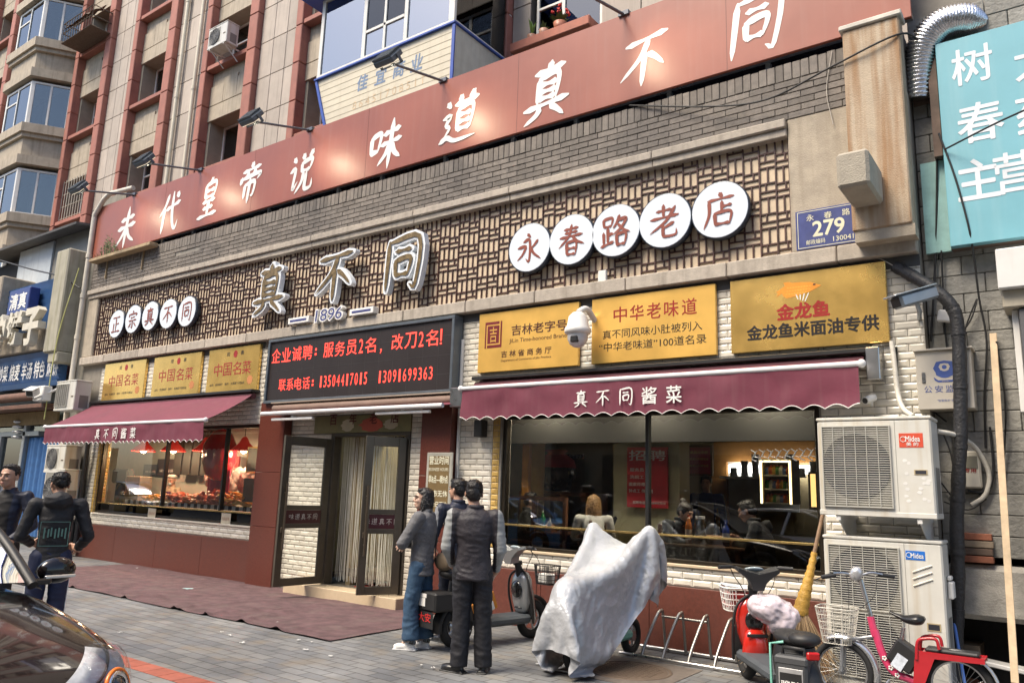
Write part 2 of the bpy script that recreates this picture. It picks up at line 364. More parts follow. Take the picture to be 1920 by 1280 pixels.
def brush(mb, ch, O, U, V_, size, wid=.1, d=.004, thick=0.0, mi=0, sx=1.0, shear=0.0, wob=1.0, infl=0.0):
    # one character, centred on O; each stroke a ribbon of changing width, laid a hair above the one before
    U = Vector(U); V_ = Vector(V_); O = Vector(O); Nn = U.cross(V_).normalized()
    rs = random.Random(hash(ch) % 97 if False else ord(ch) % 97)
    for k, st in enumerate(BR[ch]):
        P = [Vector((a - .5, b - .5, 0)) for a, b in st]
        L0 = sum((P[i + 1] - P[i]).length for i in range(len(P) - 1))
        Q = bez(P, 14) if len(P) > 2 else [P[0].lerp(P[1], i / 7) + Vector((0, 0, 0)) for i in range(8)]
        n = len(Q); lft = []; rgt = []
        sw = wid * (1.0 if L0 > .25 else 1.15) * (1 + wob * .18 * (rs.random() - .5))
        horiz = abs(P[-1].x - P[0].x) > abs(P[-1].y - P[0].y)
        for i, q in enumerate(Q):
            t = i / (n - 1)
            tg = (Q[min(i + 1, n - 1)] - Q[max(i - 1, 0)]).normalized(); nn = Vector((-tg.y, tg.x, 0))
            prof = (.72 + .28 * math.cos(t * math.pi * 2)) if (L0 > .25 and len(st) == 2) else (1.0 - .55 * t)
            if len(st) == 2 and not horiz: prof = .95 - .35 * t ** 2
            e = min(1, .35 + t * 6) * min(1, .3 + (1 - t) * 5)
            hw = .5 * sw * (prof * e if wob else 1) + infl
            lft.append(q + nn * hw); rgt.append(q - nn * hw)
        tg0 = (Q[0] - Q[1]).normalized(); tg1 = (Q[-1] - Q[-2]).normalized()
        h0 = (lft[0] - rgt[0]).length / 2; h1 = (lft[-1] - rgt[-1]).length / 2
        def cap(q, tg, a, b, h): # round the stroke's end
            nn = (a - b) / max(1e-6, (a - b).length)
            return [q + nn * h * math.cos(x) + tg * h * math.sin(x) for x in (math.pi * .25, math.pi * .5, math.pi * .75)]
        ring = lft + cap(Q[-1], tg1, lft[-1], rgt[-1], h1) + rgt[::-1] + cap(Q[0], tg0, rgt[0], lft[0], h0)
        def to3(p, dd): return O + U * ((p.x * sx + p.y * shear) * size) + V_ * (p.y * size) + Nn * dd
        dd = d + k * .0006
        m_ = len(lft)
        V3 = [to3(p, dd) for p in ring]; nr = len(ring)
        # ribbon quads plus cap fans
        Fs = []
        L_ = list(range(m_)); R_ = [m_ + 3 + (m_ - 1 - i) for i in range(m_)]
        for i in range(m_ - 1): Fs.append((L_[i], R_[i], R_[i + 1], L_[i + 1]))
        Fs.append((m_ - 1, R_[m_ - 1], m_ + 2, m_ + 1, m_)); Fs.append((R_[0], L_[0], nr - 1, nr - 2, nr - 3))
        mb.add(V3, Fs, False, mi)
        if thick:
            W = V3 + [p - Nn * thick for p in V3]
            mb.add(W, [(i, nr + i, nr + (i + 1) % nr, (i + 1) % nr) for i in range(nr)], False, mi)
EX, EZ = Vector((1, 0, 0)), Vector((0, 0, 1))
# ------------------------------------------------------------ the restaurant front (its wall face is Y = 0)
m_tile = M('glazed_tile', (.68, .64, .55), .22, var=.06, vs=9, rv=.13, grime=.4, scol=(.4, .36, .3))
m_grout = M('grout', (.22, .2, .17), .9, var=.2)
m_gold_tile = M('gold_tile', (.5, .33, .1), .25, var=.12, rv=.15)
m_granite = M('red_granite', (.115, .032, .022), .3, var=.28, vs=45, streak=.25, scol=(.1, .045, .03))
m_plinth = M('red_plinth', (.125, .036, .024), .5, var=.22, vs=30, streak=.45, scol=(.11, .045, .035), grime=.3)
m_stone = M('ledge_stone', (.42, .37, .31), .8, var=.16, vs=12, bump=.25, bs=90, streak=.55, scol=(.17, .145, .115), rv=.1)
m_brick = M('grey_brick', (.18, .158, .138), .75, var=.25, vs=14, bump=.3, bs=70, rv=.22, streak=.35, scol=(.09, .08, .07))
m_mortar = M('mortar', (.26, .24, .21), .9, var=.2)
m_cement = M('cement_render', (.4, .345, .27), .85, var=.18, vs=6, bump=.35, bs=60, streak=.5, scol=(.24, .195, .14))
m_lat = M('lattice_bar', (.06, .023, .018), .5, var=.3, vs=14, rv=.25)
m_latb = M('lattice_back', (.62, .5, .36), .7, var=.16, vs=5, streak=.25, scol=(.5, .38, .24))
m_dark = M('dark_void', (.012, .012, .014), .8)
m_bronze = M('bronze_frame', (.085, .072, .054), .38, metal=.35, var=.15)
m_black = M('black_metal', (.02, .02, .02), .4)
m_steel = M('steel', (.55, .55, .55), .28, metal=1, var=.1)
m_white = M('white_paint', (.72, .71, .68), .45, var=.06, grime=.15, scol=(.4, .37, .32))
m_glass = glass('shop_glass', (.9, .92, .9), .075)
m_cream = M('cream_wall', (.34, .27, .15), .7, var=.08)
m_beam = M('step_tile', (.56, .45, .31), .35, var=.08, vs=8)

TW, TH = .238, .0795
def tiles(mb, x0, x1, z0, z1, Y=0.0, ax='x', sgn=-1, rel=.012):
    # bevelled tiles in running bond on a wall face; ax 'x' faces the street, 'y' faces sideways
    n0 = int(math.floor(z0 / TH)) ; 
    for r in range(n0, int(math.ceil(z1 / TH)) + 1):
        a, b = max(z0, r * TH), min(z1, (r + 1) * TH)
        if b - a < .02: continue
        off = (r % 2) * TW / 2
        for c in range(int(math.floor((x0 - off) / TW)), int(math.ceil((x1 - off) / TW)) + 1):
            p, q = max(x0, c * TW + off), min(x1, (c + 1) * TW + off)
            if q - p < .015: continue
            g = .0028; i = min(.016, (q - p) * .3, (b - a) * .3); j = min(.028, (q - p) * .3)
            o = [(p + g, a + g), (q - g, a + g), (q - g, b - g), (p + g, b - g)]
            n = [(p + g + j, a + g + i), (q - g - j, a + g + i), (q - g - j, b - g - i), (p + g + j, b - g - i)]
            h0 = rel * .35
            def P(u, v, h): return (u, Y + sgn * h, v) if ax == 'x' else (Y + sgn * h, u, v)
            V = [P(u, v, .001) for u, v in o] + [P(u, v, h0) for u, v in o] + [P(u, v, rel) for u, v in n]
            Fs = []
            for k in range(4):
                k2 = (k + 1) % 4; Fs += [(k, k2, 4 + k2, 4 + k), (4 + k, 4 + k2, 8 + k2, 8 + k)]
            Fs.append((8, 9, 10, 11))
            mb.add(V, Fs)

bld = empty('restaurant_building', 'grey and cream tiled restaurant front with red plinth, latticed fascia and dark brick parapet', 'building', (-10, 0, 0))
XL, XR = -18.9, -1.15
ZP, ZS, ZW, ZL0, ZL1, ZC0, ZC1, ZT = .71, .955, 2.76, 4.28, 4.46, 5.87, 6.08, 6.80
WL0, WL1 = -17.57, -11.95     # left shop window
WR0, WR1 = -6.48, -2.22       # right shop window
DO0, DO1, DT0 = -9.98, -8.2, -10.42       # doorway; its transom starts farther left
# core wall behind the tiles
wb = MB()
for a, b, c, d in ((XL, WL0, ZP, ZL0), (WL1, DO0, ZP, ZL0), (DO1, WR0, ZP, ZL0), (WR1, XR, ZP, ZL0), (WL0, WL1, ZW, ZL0), (DO0, DO1, 2.84, ZL0), (WR0, WR1, ZW, ZL0), (WL0, WL1, ZP, ZS), (WR0, WR1, ZP, ZS)):
    wb.box(a, b, 0.0, .22, c, d)
wb.box(XL, DO0, 0.0, .22, 0, ZP - .002); wb.box(DO1, XR, 0.0, .22, 0, ZP - .002)
wb.box(XL, XR, .02, .3, ZL0 + .002, 6.7)
part('core_wall', wb, m_grout, bld)
tb = MB()
for a, b, c, d in ((-18.0, -17.57 - .12, ZS, ZL0 - .12), (-17.69, -11.76, ZP, ZS), (-11.03, DO0, .16, 2.56), (-11.03, DT0, 2.56, 2.85), (DO1, -7.87, .0, 2.85), (-7.27, WR0 - .16, ZS, 3.2),
                   (-7.27, XR, ZP, ZS), (WR1 + .02, XR, ZS, ZL0 - .12), (-17.69, -11.95, ZW, ZL0 - .12), (-7.27, WR1 + .02, 3.2, ZL0 - .12), (-11.95, -11.76, ZS, ZL0 - .12), (-12.0, -7.3, 2.86, ZL0 - .12)):
    tiles(tb, a, b, c, d)
part('wall_tiles', tb, m_tile, bld)
tg = MB()
tiles(tg, WR0 - .155, WR0 - .03, ZS, 3.0); tiles(tg, WL0 - .115, WL0 - .01, ZS, 2.9)
tiles(tg, .0, .22, ZS, ZW, WL0 + .001, 'y', 1)
part('gold_tiles', tg, m_gold_tile, bld)
for a, b in ((-18.0, -11.76), (-7.27, XR)):
    n = max(1, round((b - a) / 1.55)); s_ = (b - a) / n; pb = MB()
    for i in range(n): pb.box(a + i * s_ + .002, a + (i + 1) * s_ - .002, -.045, -.001, 0, ZP - .004, .004)
    part('plinth', pb, m_plinth, bld)
for a, b in ((-11.75, -11.05), (-7.86, -7.28)):
    pb = MB()
    for z0, z1 in ((0, .98), (.98, 1.9), (1.9, 3.12)):
        pb.box(a, b, -.16, -.001, z0 + .002, z1 - .002, .006)
    part('granite_pier', pb, m_granite, bld)
# ledge of stone lengths under the lattice, cornice over it
lb = MB(); x = XL
while x < XR - .01:
    L_ = random.uniform(1.1, 1.5); x2 = min(XR, x + L_)
    if XR - x2 < .5: x2 = XR
    lb.box(x + .004, x2 - .004, -.13, .02, ZL0, ZL1, .012); x = x2
part('ledge', lb, m_stone, bld)
cb = MB(); x = XL
while x < XR - .01:
    x2 = min(-2.42 if x < -2.42 else XR, x + random.uniform(1.6, 2.6))
    if -2.42 - x2 < .5 and x2 < -2.42: x2 = -2.42
    if x >= -2.42: break
    cb.box(x + .004, x2 - .003, -.13, .02, ZC0, ZC0 + .1, .01); cb.box(x + .004, x2 - .003, -.17, .02, ZC0 + .101, ZC1, .012); x = x2
part('cornice', cb, m_stone, bld)
# parapet: running bond under a soldier course
bb = MB(); z = ZC1; r = 0
while z < ZC1 + .41:
    x = XL - (r % 2) * .15
    while x < XR:
        if x + .3 > XL and random.random() > .006: bb.box(max(XL, x) + .003, min(XR, x + .3) - .003, -.1 - random.uniform(0, .007), .02, z + .003, z + .08 - .003, .005)
        x += .3
    z += .082; r += 1
x = XL
while x < XR:
    x2 = min(XR, x + .098); bb.box(x + .004, x2 - .003, -.1 - random.uniform(0, .01), .02, z + .004, ZT - random.uniform(0, .012), .006); x = x2
part('parapet_bricks', bb, m_brick, bld)
part('parapet_core', MB().box(XL + .01, XR - .005, -.088, .3, ZC1 + .002, ZT - .02), m_mortar, bld)
# lattice fascia
LX0, LX1 = -18.42, -2.42
part('lattice_backing', MB().box(LX0, LX1, -.02, .0195, ZL1 + .001, ZC0 - .001), m_latb, bld)
lt = MB()
bt = .0165; P_ = .193
def bar(x0, x1, z0, z1, y=-.040): lt.box(x0, x1, y, -.021, z0, z1)
x = LX0; c = 0
H_ = .365
while x < LX1 - .02:
    x1 = min(x + P_, LX1)
    bar(x, x + bt, ZL1, ZC0, -.043)
    xm = (x + x1) / 2 + bt / 2
    z = ZL1 - (c % 4) * H_ / 4 * 1.0 - (.11 if c % 2 else 0)
    while z < ZC0:
        # two tall slots, a wide cell, then two squares
        seq = ((.2, 1), (.075, 0), (.1 if c % 2 else .085, 2))
        for hgt, kind in seq:
            z2 = z + hgt
            a, b = max(z, ZL1), min(z2, ZC0)
            if b - a > .01:
                if kind == 1: bar(xm - bt / 2, xm + bt / 2, a, b)
                if kind == 2: bar(xm - bt / 2 - (.024 if c % 2 else -.024), xm + bt / 2 - (.024 if c % 2 else -.024), a, b)
            if ZL1 < z2 < ZC0 - bt: bar(x + bt, x1, z2 - bt, z2, -.037)
            z = z2
    x += P_; c += 1
bar(LX1 - bt, LX1, ZL1, ZC0, -.043)
part('lattice', lt, m_lat, bld)
part('end_pier', MB().box(-2.415, XR, -.1, .0195, ZL1 + .001, ZC1 - .001, .01), m_cement, bld)
part('end_pier', MB().box(XL, -18.425, -.1, .0195, ZL1 + .001, ZC0 - .001, .02), m_cement, bld)
part('slate_strip', MB().box(-17.7, -12.02, -.012, -.001, ZL0 - .118, ZL0 - .002), M('slate_strip', (.07, .07, .07), .6), bld)
part('slate_strip', MB().box(-7.27, XR, -.012, -.001, ZL0 - .118, ZL0 - .002), M('slate_strip', (.07, .07, .07), .6), bld)
# shop windows: frame, sill, panes
for nm, a, b, mull, zf in (('left', WL0, WL1, (-15.0, -13.0), 1.06), ('right', WR0, WR1, (-4.28,), 1.16)):
    fb = MB()
    fb.box(a, b, .03, .13, ZS + .001, ZS + .05, .005); fb.box(a, b, .03, .13, ZW - .06, ZW, .005)
    fb.box(a, a + .06, .03, .13, ZS + .05, ZW - .06, .005); fb.box(b - .06, b, .03, .13, ZS + .05, ZW - .06, .005)
    fr = part('window_frame', fb, M('dark_bronze', (.035, .028, .02), .3, metal=.5), bld)
    gb = MB().box(a + .06, b - .06, .035, .06, zf + .1, zf + .125, .004)
    part('gold_trim', gb, M('brass_trim', (.65, .48, .2), .22, metal=.9), fr)
    mm = MB()
    for q in mull: mm.box(q - .022, q + .022, .035, .12, zf + .126, ZW - .06, .004)
    part('mullion', mm, m_black, fr)
    xs = [a + .06] + list(mull) + [b - .06]
    for i in range(len(xs) - 1):
        part('pane', MB().quad((xs[i] + .02, .078, zf + .126), (xs[i + 1] - .02, .078, zf + .126), (xs[i + 1] - .02, .078, ZW - .06), (xs[i] + .02, .078, ZW - .06)), m_glass, fr)
    part('low_pane', MB().box(a + .06, b - .06, .08, .086, ZS + .05, zf + .099), glass('dark_glass', (.5, .48, .42), .03), fr)
    part('sill', MB().box(a - .02, b + .02, -.035, .03, ZS - .03, ZS + .004, .006), m_beam if nm == 'right' else m_tile, bld)
# doorway
ds = MB().box(-10.5, -8.0, -.34, .0, .0, .165, .008)
part('step', ds, m_beam, bld)
part('door_frame', MB().box(DO0, DO0 + .09, -.03, .12, .165, 2.5, .005).box(DO1 - .09, DO1, -.03, .12, .165, 2.5, .005).box(DO0, DO1, -.03, .12, 2.5, 2.56, .005), m_bronze, bld)
tp = part('transom_panel', MB().box(DT0, DO1, -.03, .0, 2.562, 2.838), M('transom_green', (.22, .2, .09), .4, var=.3, vs=3), bld)
tx = MB()
for i, (u, ww, hh) in enumerate(((-9.6, .3, .2), (-9.05, .5, .22), (-8.62, .3, .16))):
    n = 18; tx.prism([(math.cos(2 * math.pi * k / n) * ww / 2 * (1 + .15 * math.sin(3 * k)), math.sin(2 * math.pi * k / n) * hh / 2) for k in range(n)], (u, -.031, 2.68), EX, EZ, 0, .003 + i * .001, mi=i % 2)
part('painted_dishes', tx, [M('dish_pale', (.55, .5, .36), .5), M('dish_red', (.5, .1, .06), .5)], tp)
tx = MB()
for i, t in enumerate('百年老店'): tx.text(t, (-9.95 + i * .47, -.031, 2.78), h=.17, d=.006, bold=.02)
part('lettering', tx, M('transom_letter', (.1, .012, .012), .5), tp)
def leaf(xh, yh, ang, wd, sgn, lab):
    # door leaf: frame, glass, plaque, handle; hinged at (xh, yh), opening towards the street
    T = Matrix.Translation((xh, yh, .18)) @ Matrix.Rotation(ang, 4, 'Z')
    Hh = 2.28; fw = .115
    def bx(*a, mb=None):
        mb = mb or MB(); mb.X = T; mb.box(*a); return mb
    fb = MB(); fb.X = T
    for q in ((0, fw, -.025, .025, 0, Hh), (wd - fw, wd, -.025, .025, 0, Hh), (fw, wd - fw, -.024, .024, 0, fw), (fw, wd - fw, -.024, .024, Hh - fw - .03, Hh), (fw, wd - fw, -.024, .024, .86, .93), (fw, wd - fw, -.024, .024, 1.14, 1.21)):
        fb.box(*q, .004)
    d = part('door', fb, m_bronze, bld, lab)
    gq = MB(); gq.X = T
    for za, zb_ in ((fw, .86), (1.21, Hh - fw - .03)): gq.quad((fw, 0, za), (wd - fw, 0, za), (wd - fw, 0, zb_), (fw, 0, zb_))
    part('pane', gq, glass('door_glass', (.93, .95, .93), .0), d)
    pl = part('plaque', bx(fw, wd - fw, -.016, .016, .932, 1.138), M('plaque_wine', (.06, .008, .012), .35), d)
    hx = wd - .06 
    side = sgn
    hb = MB(); hb.X = T
    hb.tube([(hx, side * .085, .55), (hx, side * .085, 1.55)], .016, 10); hb.cyl((hx, side * .02, .7), (hx, side * .085, .7), .01); hb.cyl((hx, side * .02, 1.4), (hx, side * .085, 1.4), .01); hb.box(hx - .035, hx + .03, side * .026, side * .07, .80, .88, .006)
    part('handle', hb, M('bronze_bar', (.14, .11, .08), .3, metal=.7), d)
    return d, T, pl
# right leaf: hinge at the right jamb, left leaf: hinge at the left jamb, folded back
pR0 = AZ(667, 1115, .18); pR1 = A(757, 1098, -.04)
dirR = Vector((pR0.x - (DO1 - .05), pR0.y + .05, 0)); angR = math.atan2(dirR.y, dirR.x)
dR, TR_, plR = leaf(DO1 - .05, -.05, angR, dirR.length, 1, None)
pL0 = AZ(510, 1100, .18)
dirL = Vector((pL0.x - (DO0 + .04), pL0.y + .05, 0)); angL = math.atan2(dirL.y, dirL.x)
dL, TL_, plL = leaf(DO0 + .04, -.05, angL, min(1.3, dirL.length), 1, None)
for (T, pl, wd) in ((TR_, plR, dirR.length), (TL_, plL, min(1.3, dirL.length))):
    R3 = T.to_3x3(); u = R3 @ EX
    mb = MB()
    for i, t in enumerate('味道真不同'):
        O = T @ Vector((wd / 2 + (2 - i) * .11, .0165, 1.035)); brush(mb, t, O, -u, EZ, .09, .1, d=.001)
    part('lettering', mb, M('plaque_letter', (.55, .5, .45), .5), pl)
# inside the doorway: floor, dim hall, string curtain
part('gap_shade_box', MB().box(XL + .1, XR - .1, .32, .4, ZT - .1, 8.1), M('gap_shade_dark', (.015, .018, .028), .2), bld)  # dark box added behind the gap under the banner; shade is in its colour
part('entrance_floor', MB().box(DO0, DO1, .0, 5.0, .02, .16), M('hall_floor', (.18, .16, .13), .4), bld)
part('entrance_mat', MB().box(-9.4, -8.3, .16, .9, .161, .17), M('red_mat', (.35, .04, .03), .9), bld)
part('entrance_hall', MB().box(-11.4, -7.9, 3.0, 3.1, .16, 3.0).box(-11.4, -11.3, .25, 3.0, .16, 3.0).box(-7.9, -7.8, .25, 3.0, .16, 3.0).box(-11.4, -7.8, .25, 3.1, 3.0, 3.1), M('hall_wall', (.5, .47, .34), .7), bld)
single('hall_light', MB().box(-9.8, -8.6, 1.2, 1.4, 2.95, 2.999), M('hall_light', (.8, .8, .8), .5, emit=(1, .92, .72), es=16), 'white ceiling light inside the entrance hall behind the string curtain', 'light')
sb = MB(); x = DO0 + .1
while x < DO1 - .1:
    y = .2 + random.uniform(-.03, .03); dx = random.uniform(-.03, .03)
    if random.random() < .93: sb.tube([(x, y, 2.5), (x + dx * .4, y, 1.4), (x + dx, y + random.uniform(-.03, .03), .2 + random.uniform(0, .06))], .0028, 4, caps=False)
    x += random.uniform(.006, .017)
cu = single('string_curtain', sb, M('curtain_string', (.78, .77, .7), .6), 'pale string curtain hanging in the restaurant doorway behind the open doors', 'curtain')
# ------------------------------------------------------------ signs on the front
m_red = M('banner_vinyl', (.30, .092, .058), .36, var=.14, vs=.7, bump=.12, bs=1.6, spec=.5, streak=.28, scol=(.33, .15, .11))
m_sgw = M('sign_white', (.78, .77, .74), .45, var=.03)
bn = empty('banner_sign', 'long faded red banner with white brush characters along the top of the restaurant', 'sign', (-10, -.15, 6.9))
# banner face leans out a little at the top; left end farther along the wall
BL, BRt = A(170, 492, -.15), A(1576, 86, -.15)
BX0, BX1 = -19.12, -1.05
YB = -.15; ZB0, ZB1 = 6.9, 8.19
part('panel', MB().box(BX0, BX1, YB, YB + .05, ZB0, ZB1, .004), m_red, bn)
sm_ = MB()
for x in (-15.9, -12.7, -9.5, -6.3, -3.1): sm_.box(x - .004, x + .004, YB - .0015, YB - .0003, ZB0, ZB1)
part('seam', sm_, M('banner_seam', (.16, .05, .035), .5), bn)
fr = MB().box(BX0, BX1, YB + .051, YB + .14, ZB0 + .02, ZB0 + .07).box(BX0, BX1, YB + .051, YB + .14, ZB1 - .08, ZB1 - .02)
x = BX0 + .2
while x < BX1: fr.box(x, x + .05, YB + .051, YB + .14, ZB0 + .07, ZB1 - .08); x += 1.5
part('frame', fr, m_steel, bn)
lg = MB()
x = BX0 + .5
while x < BX1:
    part('leg', MB().box(x, x + .06, -.02, .04, ZT - .02, ZB0 + .02), M('galv', (.3, .33, .36), .4, metal=.6), bn); x += random.uniform(.8, 1.5)
PX = [(237, 428), (318, 398), (393, 371), (469, 343), (566, 324), (722, 273), (862, 223), (1027, 170), (1208, 112), (1416, 45)]
mb = MB()
for ch, (px, py), big in zip('末代皇帝说味道真不同', PX, (.98, .88, .81, .79, .75, .86, .78, .85, .73, .76)):
    p = A(px, py, YB)
    mb = MB(); brush(mb, ch, (p.x, YB, p.z), (1, 0, .05), (.02, 0, 1), 1.0 * big, .145, d=.003, sx=.92, shear=.1); part('character', mb, m_sgw, bn)
# round letter signs
def disc(cx, cz, r, ch, name, label, group):
    e = empty(name, label, 'sign', (cx, -.12, cz - r), group)
    lt = MB().lathe([(0, -.001), (r - .004, -.001), (r, .004), (r, .085), (0, .085)], (cx, -.17, cz), 40, Matrix.Rotation(RAD(-90), 4, 'X'), smooth=False)
    part('rim', MB().lathe([(r + .001, .006), (r + .012, .006), (r + .012, .1), (r * .8, .1)], (cx, -.17, cz), 40, Matrix.Rotation(RAD(-90), 4, 'X')), M('sign_rim', (.03, .04, .06), .3), e)
    part('face', lt, M('acrylic_white', (.72, .78, .84), .22, var=.03), e)
    b = MB(); brush(b, ch, (cx, -.172, cz - .01), EX, EZ, r * 1.2, .12, d=.004, wob=.8)
    part('lettering', b, M('disc_letter', (.25, .07, .045), .35), e)
RB = [(992, 464), (1071, 449), (1154, 432), (1246, 413.5), (1349, 393)]
for ch, (px, py), w_ in zip('永春路老店', RB, ('first', 'second', 'third', 'fourth', 'last')):
    p = A(px, py, -.17)
    disc(p.x, p.z, .348, ch, 'round_letter_sign', f'round pale blue sign with the red character {ch} on the lattice', 'round signs right of the big characters')
LB_ = [(218, 607), (249, 598), (281, 592), (315, 588), (350, 583.5)]
for ch, (px, py) in zip('正宗真不同', LB_):
    p = A(px, py, -.17)
    disc(p.x, p.z, .312, ch, 'round_letter_sign', f'smaller round white sign with the brown character {ch} at the far left of the lattice', 'round signs left of the big characters')
# big raised characters
for ch, (px, py), s_, sx in (('真', (505, 541), 1.02, 1.0), ('不', (627, 517), 1.0, 1.05), ('同', (754, 493), .98, 1.02)):
    p = A(px, py, -.26)
    e = empty('raised_character', f'large raised white rimmed character {ch} with tarnished gold face on the lattice', 'sign', (p.x, -.1, p.z - .5), 'three large raised characters')
    b = MB(); brush(b, ch, (p.x, -.25, p.z), EX, EZ, s_ * .86, .115, d=0, thick=.1, sx=sx, shear=.05, infl=.05)
    part('white_shell', b, M('shell_white', (.76, .8, .84), .3, var=.03), e)
    b = MB(); brush(b, ch, (p.x, -.262, p.z), EX, EZ, s_ * .86, .115, d=.004, sx=sx, shear=.05)
    part('gold_face', b, M('tarnished_gold', (.24, .17, .085), .25, metal=.4, var=.5, vs=14), e)
p = A(617, 589, -.2)
e = empty('year_sign', 'small raised white number 1896 under the large characters', 'sign', (p.x, -.1, p.z - .12))
b = MB(); b.text('1896', (p.x, -.12, p.z), h=.26, w_=.72, d=.09, bold=.055, shear=.08); part('white_shell', b, m_sgw, e)
b = MB(); b.text('1896', (p.x, -.211, p.z), h=.2, w_=.66, d=.002, shear=.08); part('digits', b, M('navy', (.05, .06, .2), .4), e)
for (px, py), side in (((559, 600), 'left'), ((677, 583), 'right')):
    p = A(px, py, -.2)
    e = empty('dash_sign', f'small raised white dash just {side} of the number 1896', 'sign', (p.x, -.1, p.z - .05), 'dashes beside the year')
    part('white_shell', MB().box(p.x - .28, p.x + .28, -.2, -.07, p.z - .055, p.z + .055, .006), m_sgw, e)
    part('stripe', MB().box(p.x - .22, p.x + .22, -.204, -.2005, p.z - .018, p.z + .018), MATS['navy'], e)
# LED board
e = empty('led_board', 'black board with two lines of red glowing text above the door', 'screen', (-9.7, -.12, 3.1))
LX0_, LX1_, LZ0, LZ1, LY = -12.02, -7.4, 3.13, 4.3, -.2
LX0_ = A(500, 700, LY).x; LX1_ = A(851, 660, LY).x; LZ0 = A(494, 757, LY).z; LZ1 = A(851, 591, LY).z
led = MB().box(LX0_ + .05, LX1_ - .05, LY + .012, -.02, LZ0 + .05, LZ1 - .05)
part('screen', led, M('led_black', (.028, .022, .022), .45, var=.1, vs=2, spec=.3), e)
gr = MB()
for i in range(1, 14): x = LX0_ + (LX1_ - LX0_) * i / 14; gr.box(x - .002, x + .002, LY + .0105, LY + .012, LZ0 + .05, LZ1 - .05)
for i in range(1, 4): z = LZ0 + (LZ1 - LZ0) * i / 4; gr.box(LX0_ + .05, LX1_ - .05, LY + .0098, LY + .0112, z - .002, z + .002)
part('module_joint', gr, M('led_joint', (.05, .045, .045), .5), e)
f = MB()
for a, b, c, d in ((LX0_, LX1_, LZ0, LZ0 + .05), (LX0_, LX1_, LZ1 - .05, LZ1), (LX0_, LX0_ + .05, LZ0 + .05, LZ1 - .05), (LX1_ - .05, LX1_, LZ0 + .05, LZ1 - .05)): f.box(a, b, LY - .02, -.015, c, d, .006)
part('frame', f, M('led_frame', (.12, .14, .16), .4, metal=.4), e)
m_led = M('led_red', (.6, .03, .02), .5, emit=(1, .055, .035), es=1.15)
b = MB()
def ledrow(s_, px0, py0, px1, py1, hgt, ws=None):
    p0, p1 = A(px0, py0, LY), A(px1, py1, LY); n = len(s_)
    wts = ws or [1 if ord(c) > 255 else .5 for c in s_]; tot = sum(wts); acc = 0
    zz = (p0.z + p1.z) / 2; px = (p1.x - p0.x) / tot
    for c, q in zip(s_, wts):
        if c != ' ':
            if ord(c) > 255 and c not in '，：！': b.text(c, (p0.x + (acc + q / 2) * px, LY + .009, zz), h=hgt * .92, w_=px * q * .86, d=0)
            elif c in '，：！':
                x = p0.x + (acc + q * .3) * px
                if c == '：':
                    for dz in (-.18, .12): b.box(x - .018, x + .018, LY + .006, LY + .009, zz + dz * hgt - .02, zz + dz * hgt + .02)
                elif c == '，': b.prism([(0, 0), (.035, 0), (.035, -.03), (.01, -.075), (0, -.07), (.015, -.035)], (x - .01, LY + .009, zz - .3 * hgt), EX, EZ, 0, .002)
                else: b.box(x - .014, x + .014, LY + .006, LY + .009, zz - .22 * hgt, zz + .45 * hgt); b.box(x - .016, x + .016, LY + .006, LY + .009, zz - .42 * hgt, zz - .32 * hgt)
            else: b.text(c, (p0.x + (acc + q / 2) * px, LY + .009, zz), h=hgt * .86, w_=px * q * (.62 if c != '1' else .34), d=0)
        acc += q
ledrow('企业诚聘：服务员2名，改刀2名！', 508, 668, 836, 630, .27, [1, 1, 1, 1, .9, 1, 1, 1, .55, 1, 1.1, 1, 1, .55, 1, .5])
part('lit_line', b, m_led, e); b = MB()
ledrow('联系电话：13504417015  13091699363', 521, 722, 812, 698, .225)
part('lit_line', b, m_led, e)
# gold plaques
m_gold = M('gold_plate', (.95, .57, .14), .34, metal=.55, var=.12, vs=1.6)
m_gold2 = M('gold_plate_worn', (.9, .58, .17), .24, metal=.75, var=.16, vs=2.5)
m_lr = M('plaque_red', (.32, .02, .015), .4); m_lb = M('plaque_black', (.015, .012, .012), .4); m_br = M('plaque_maroon', (.16, .015, .02), .4)
def plaque(x0, x1, z0, z1, lab, mat=m_gold, grp='gold plaques on the restaurant front'):
    e = empty('gold_plaque', lab, 'plaque', ((x0 + x1) / 2, -.03, z0), grp)
    part('plate', MB().box(x0, x1, -.075, -.016, z0, z1, .006), mat, e)
    return e
def put(b, t, fx, fz, h, x0, x1, z0, z1, wfrac=None, mi=0, bold=0., d=.0015):
    b.text(t, (x0 + (x1 - x0) * fx, -.0755, z0 + (z1 - z0) * fz), h=h, w_=None if wfrac is None else (x1 - x0) * wfrac, d=d, mi=mi, bold=bold)
G = [(-6.91, -5.22, 3.37, 4.235), (-5.02, -3.33, 3.37, 4.235), (-3.15, -1.47, 3.37, 4.235)]
e = plaque(*G[0], 'gold plaque with a dark red seal and English line, left of the dome camera')
b = MB(); q = G[0]
put(b, '吉林老字号', .62, .66, .15, *q, wfrac=.54, mi=1, bold=.012); put(b, 'JiLin Time-honored Brand', .61, .48, .075, *q, wfrac=.56, mi=1)
put(b, '吉 林 省 商 务 厅', .5, .28, .095, *q, wfrac=.5, mi=1, bold=.01); put(b, 'Department of Commerce of Jilin Province', .5, .17, .04, *q, wfrac=.5, mi=1)
sx_, sz_ = q[0] + .27, q[2] + .54
for a0, a1, c0, c1 in ((-.15, .15, -.19, .19),): b.box(sx_ + a0, sx_ + a1, -.0775, -.0752, sz_ + c0, sz_ + c1, mi=0)
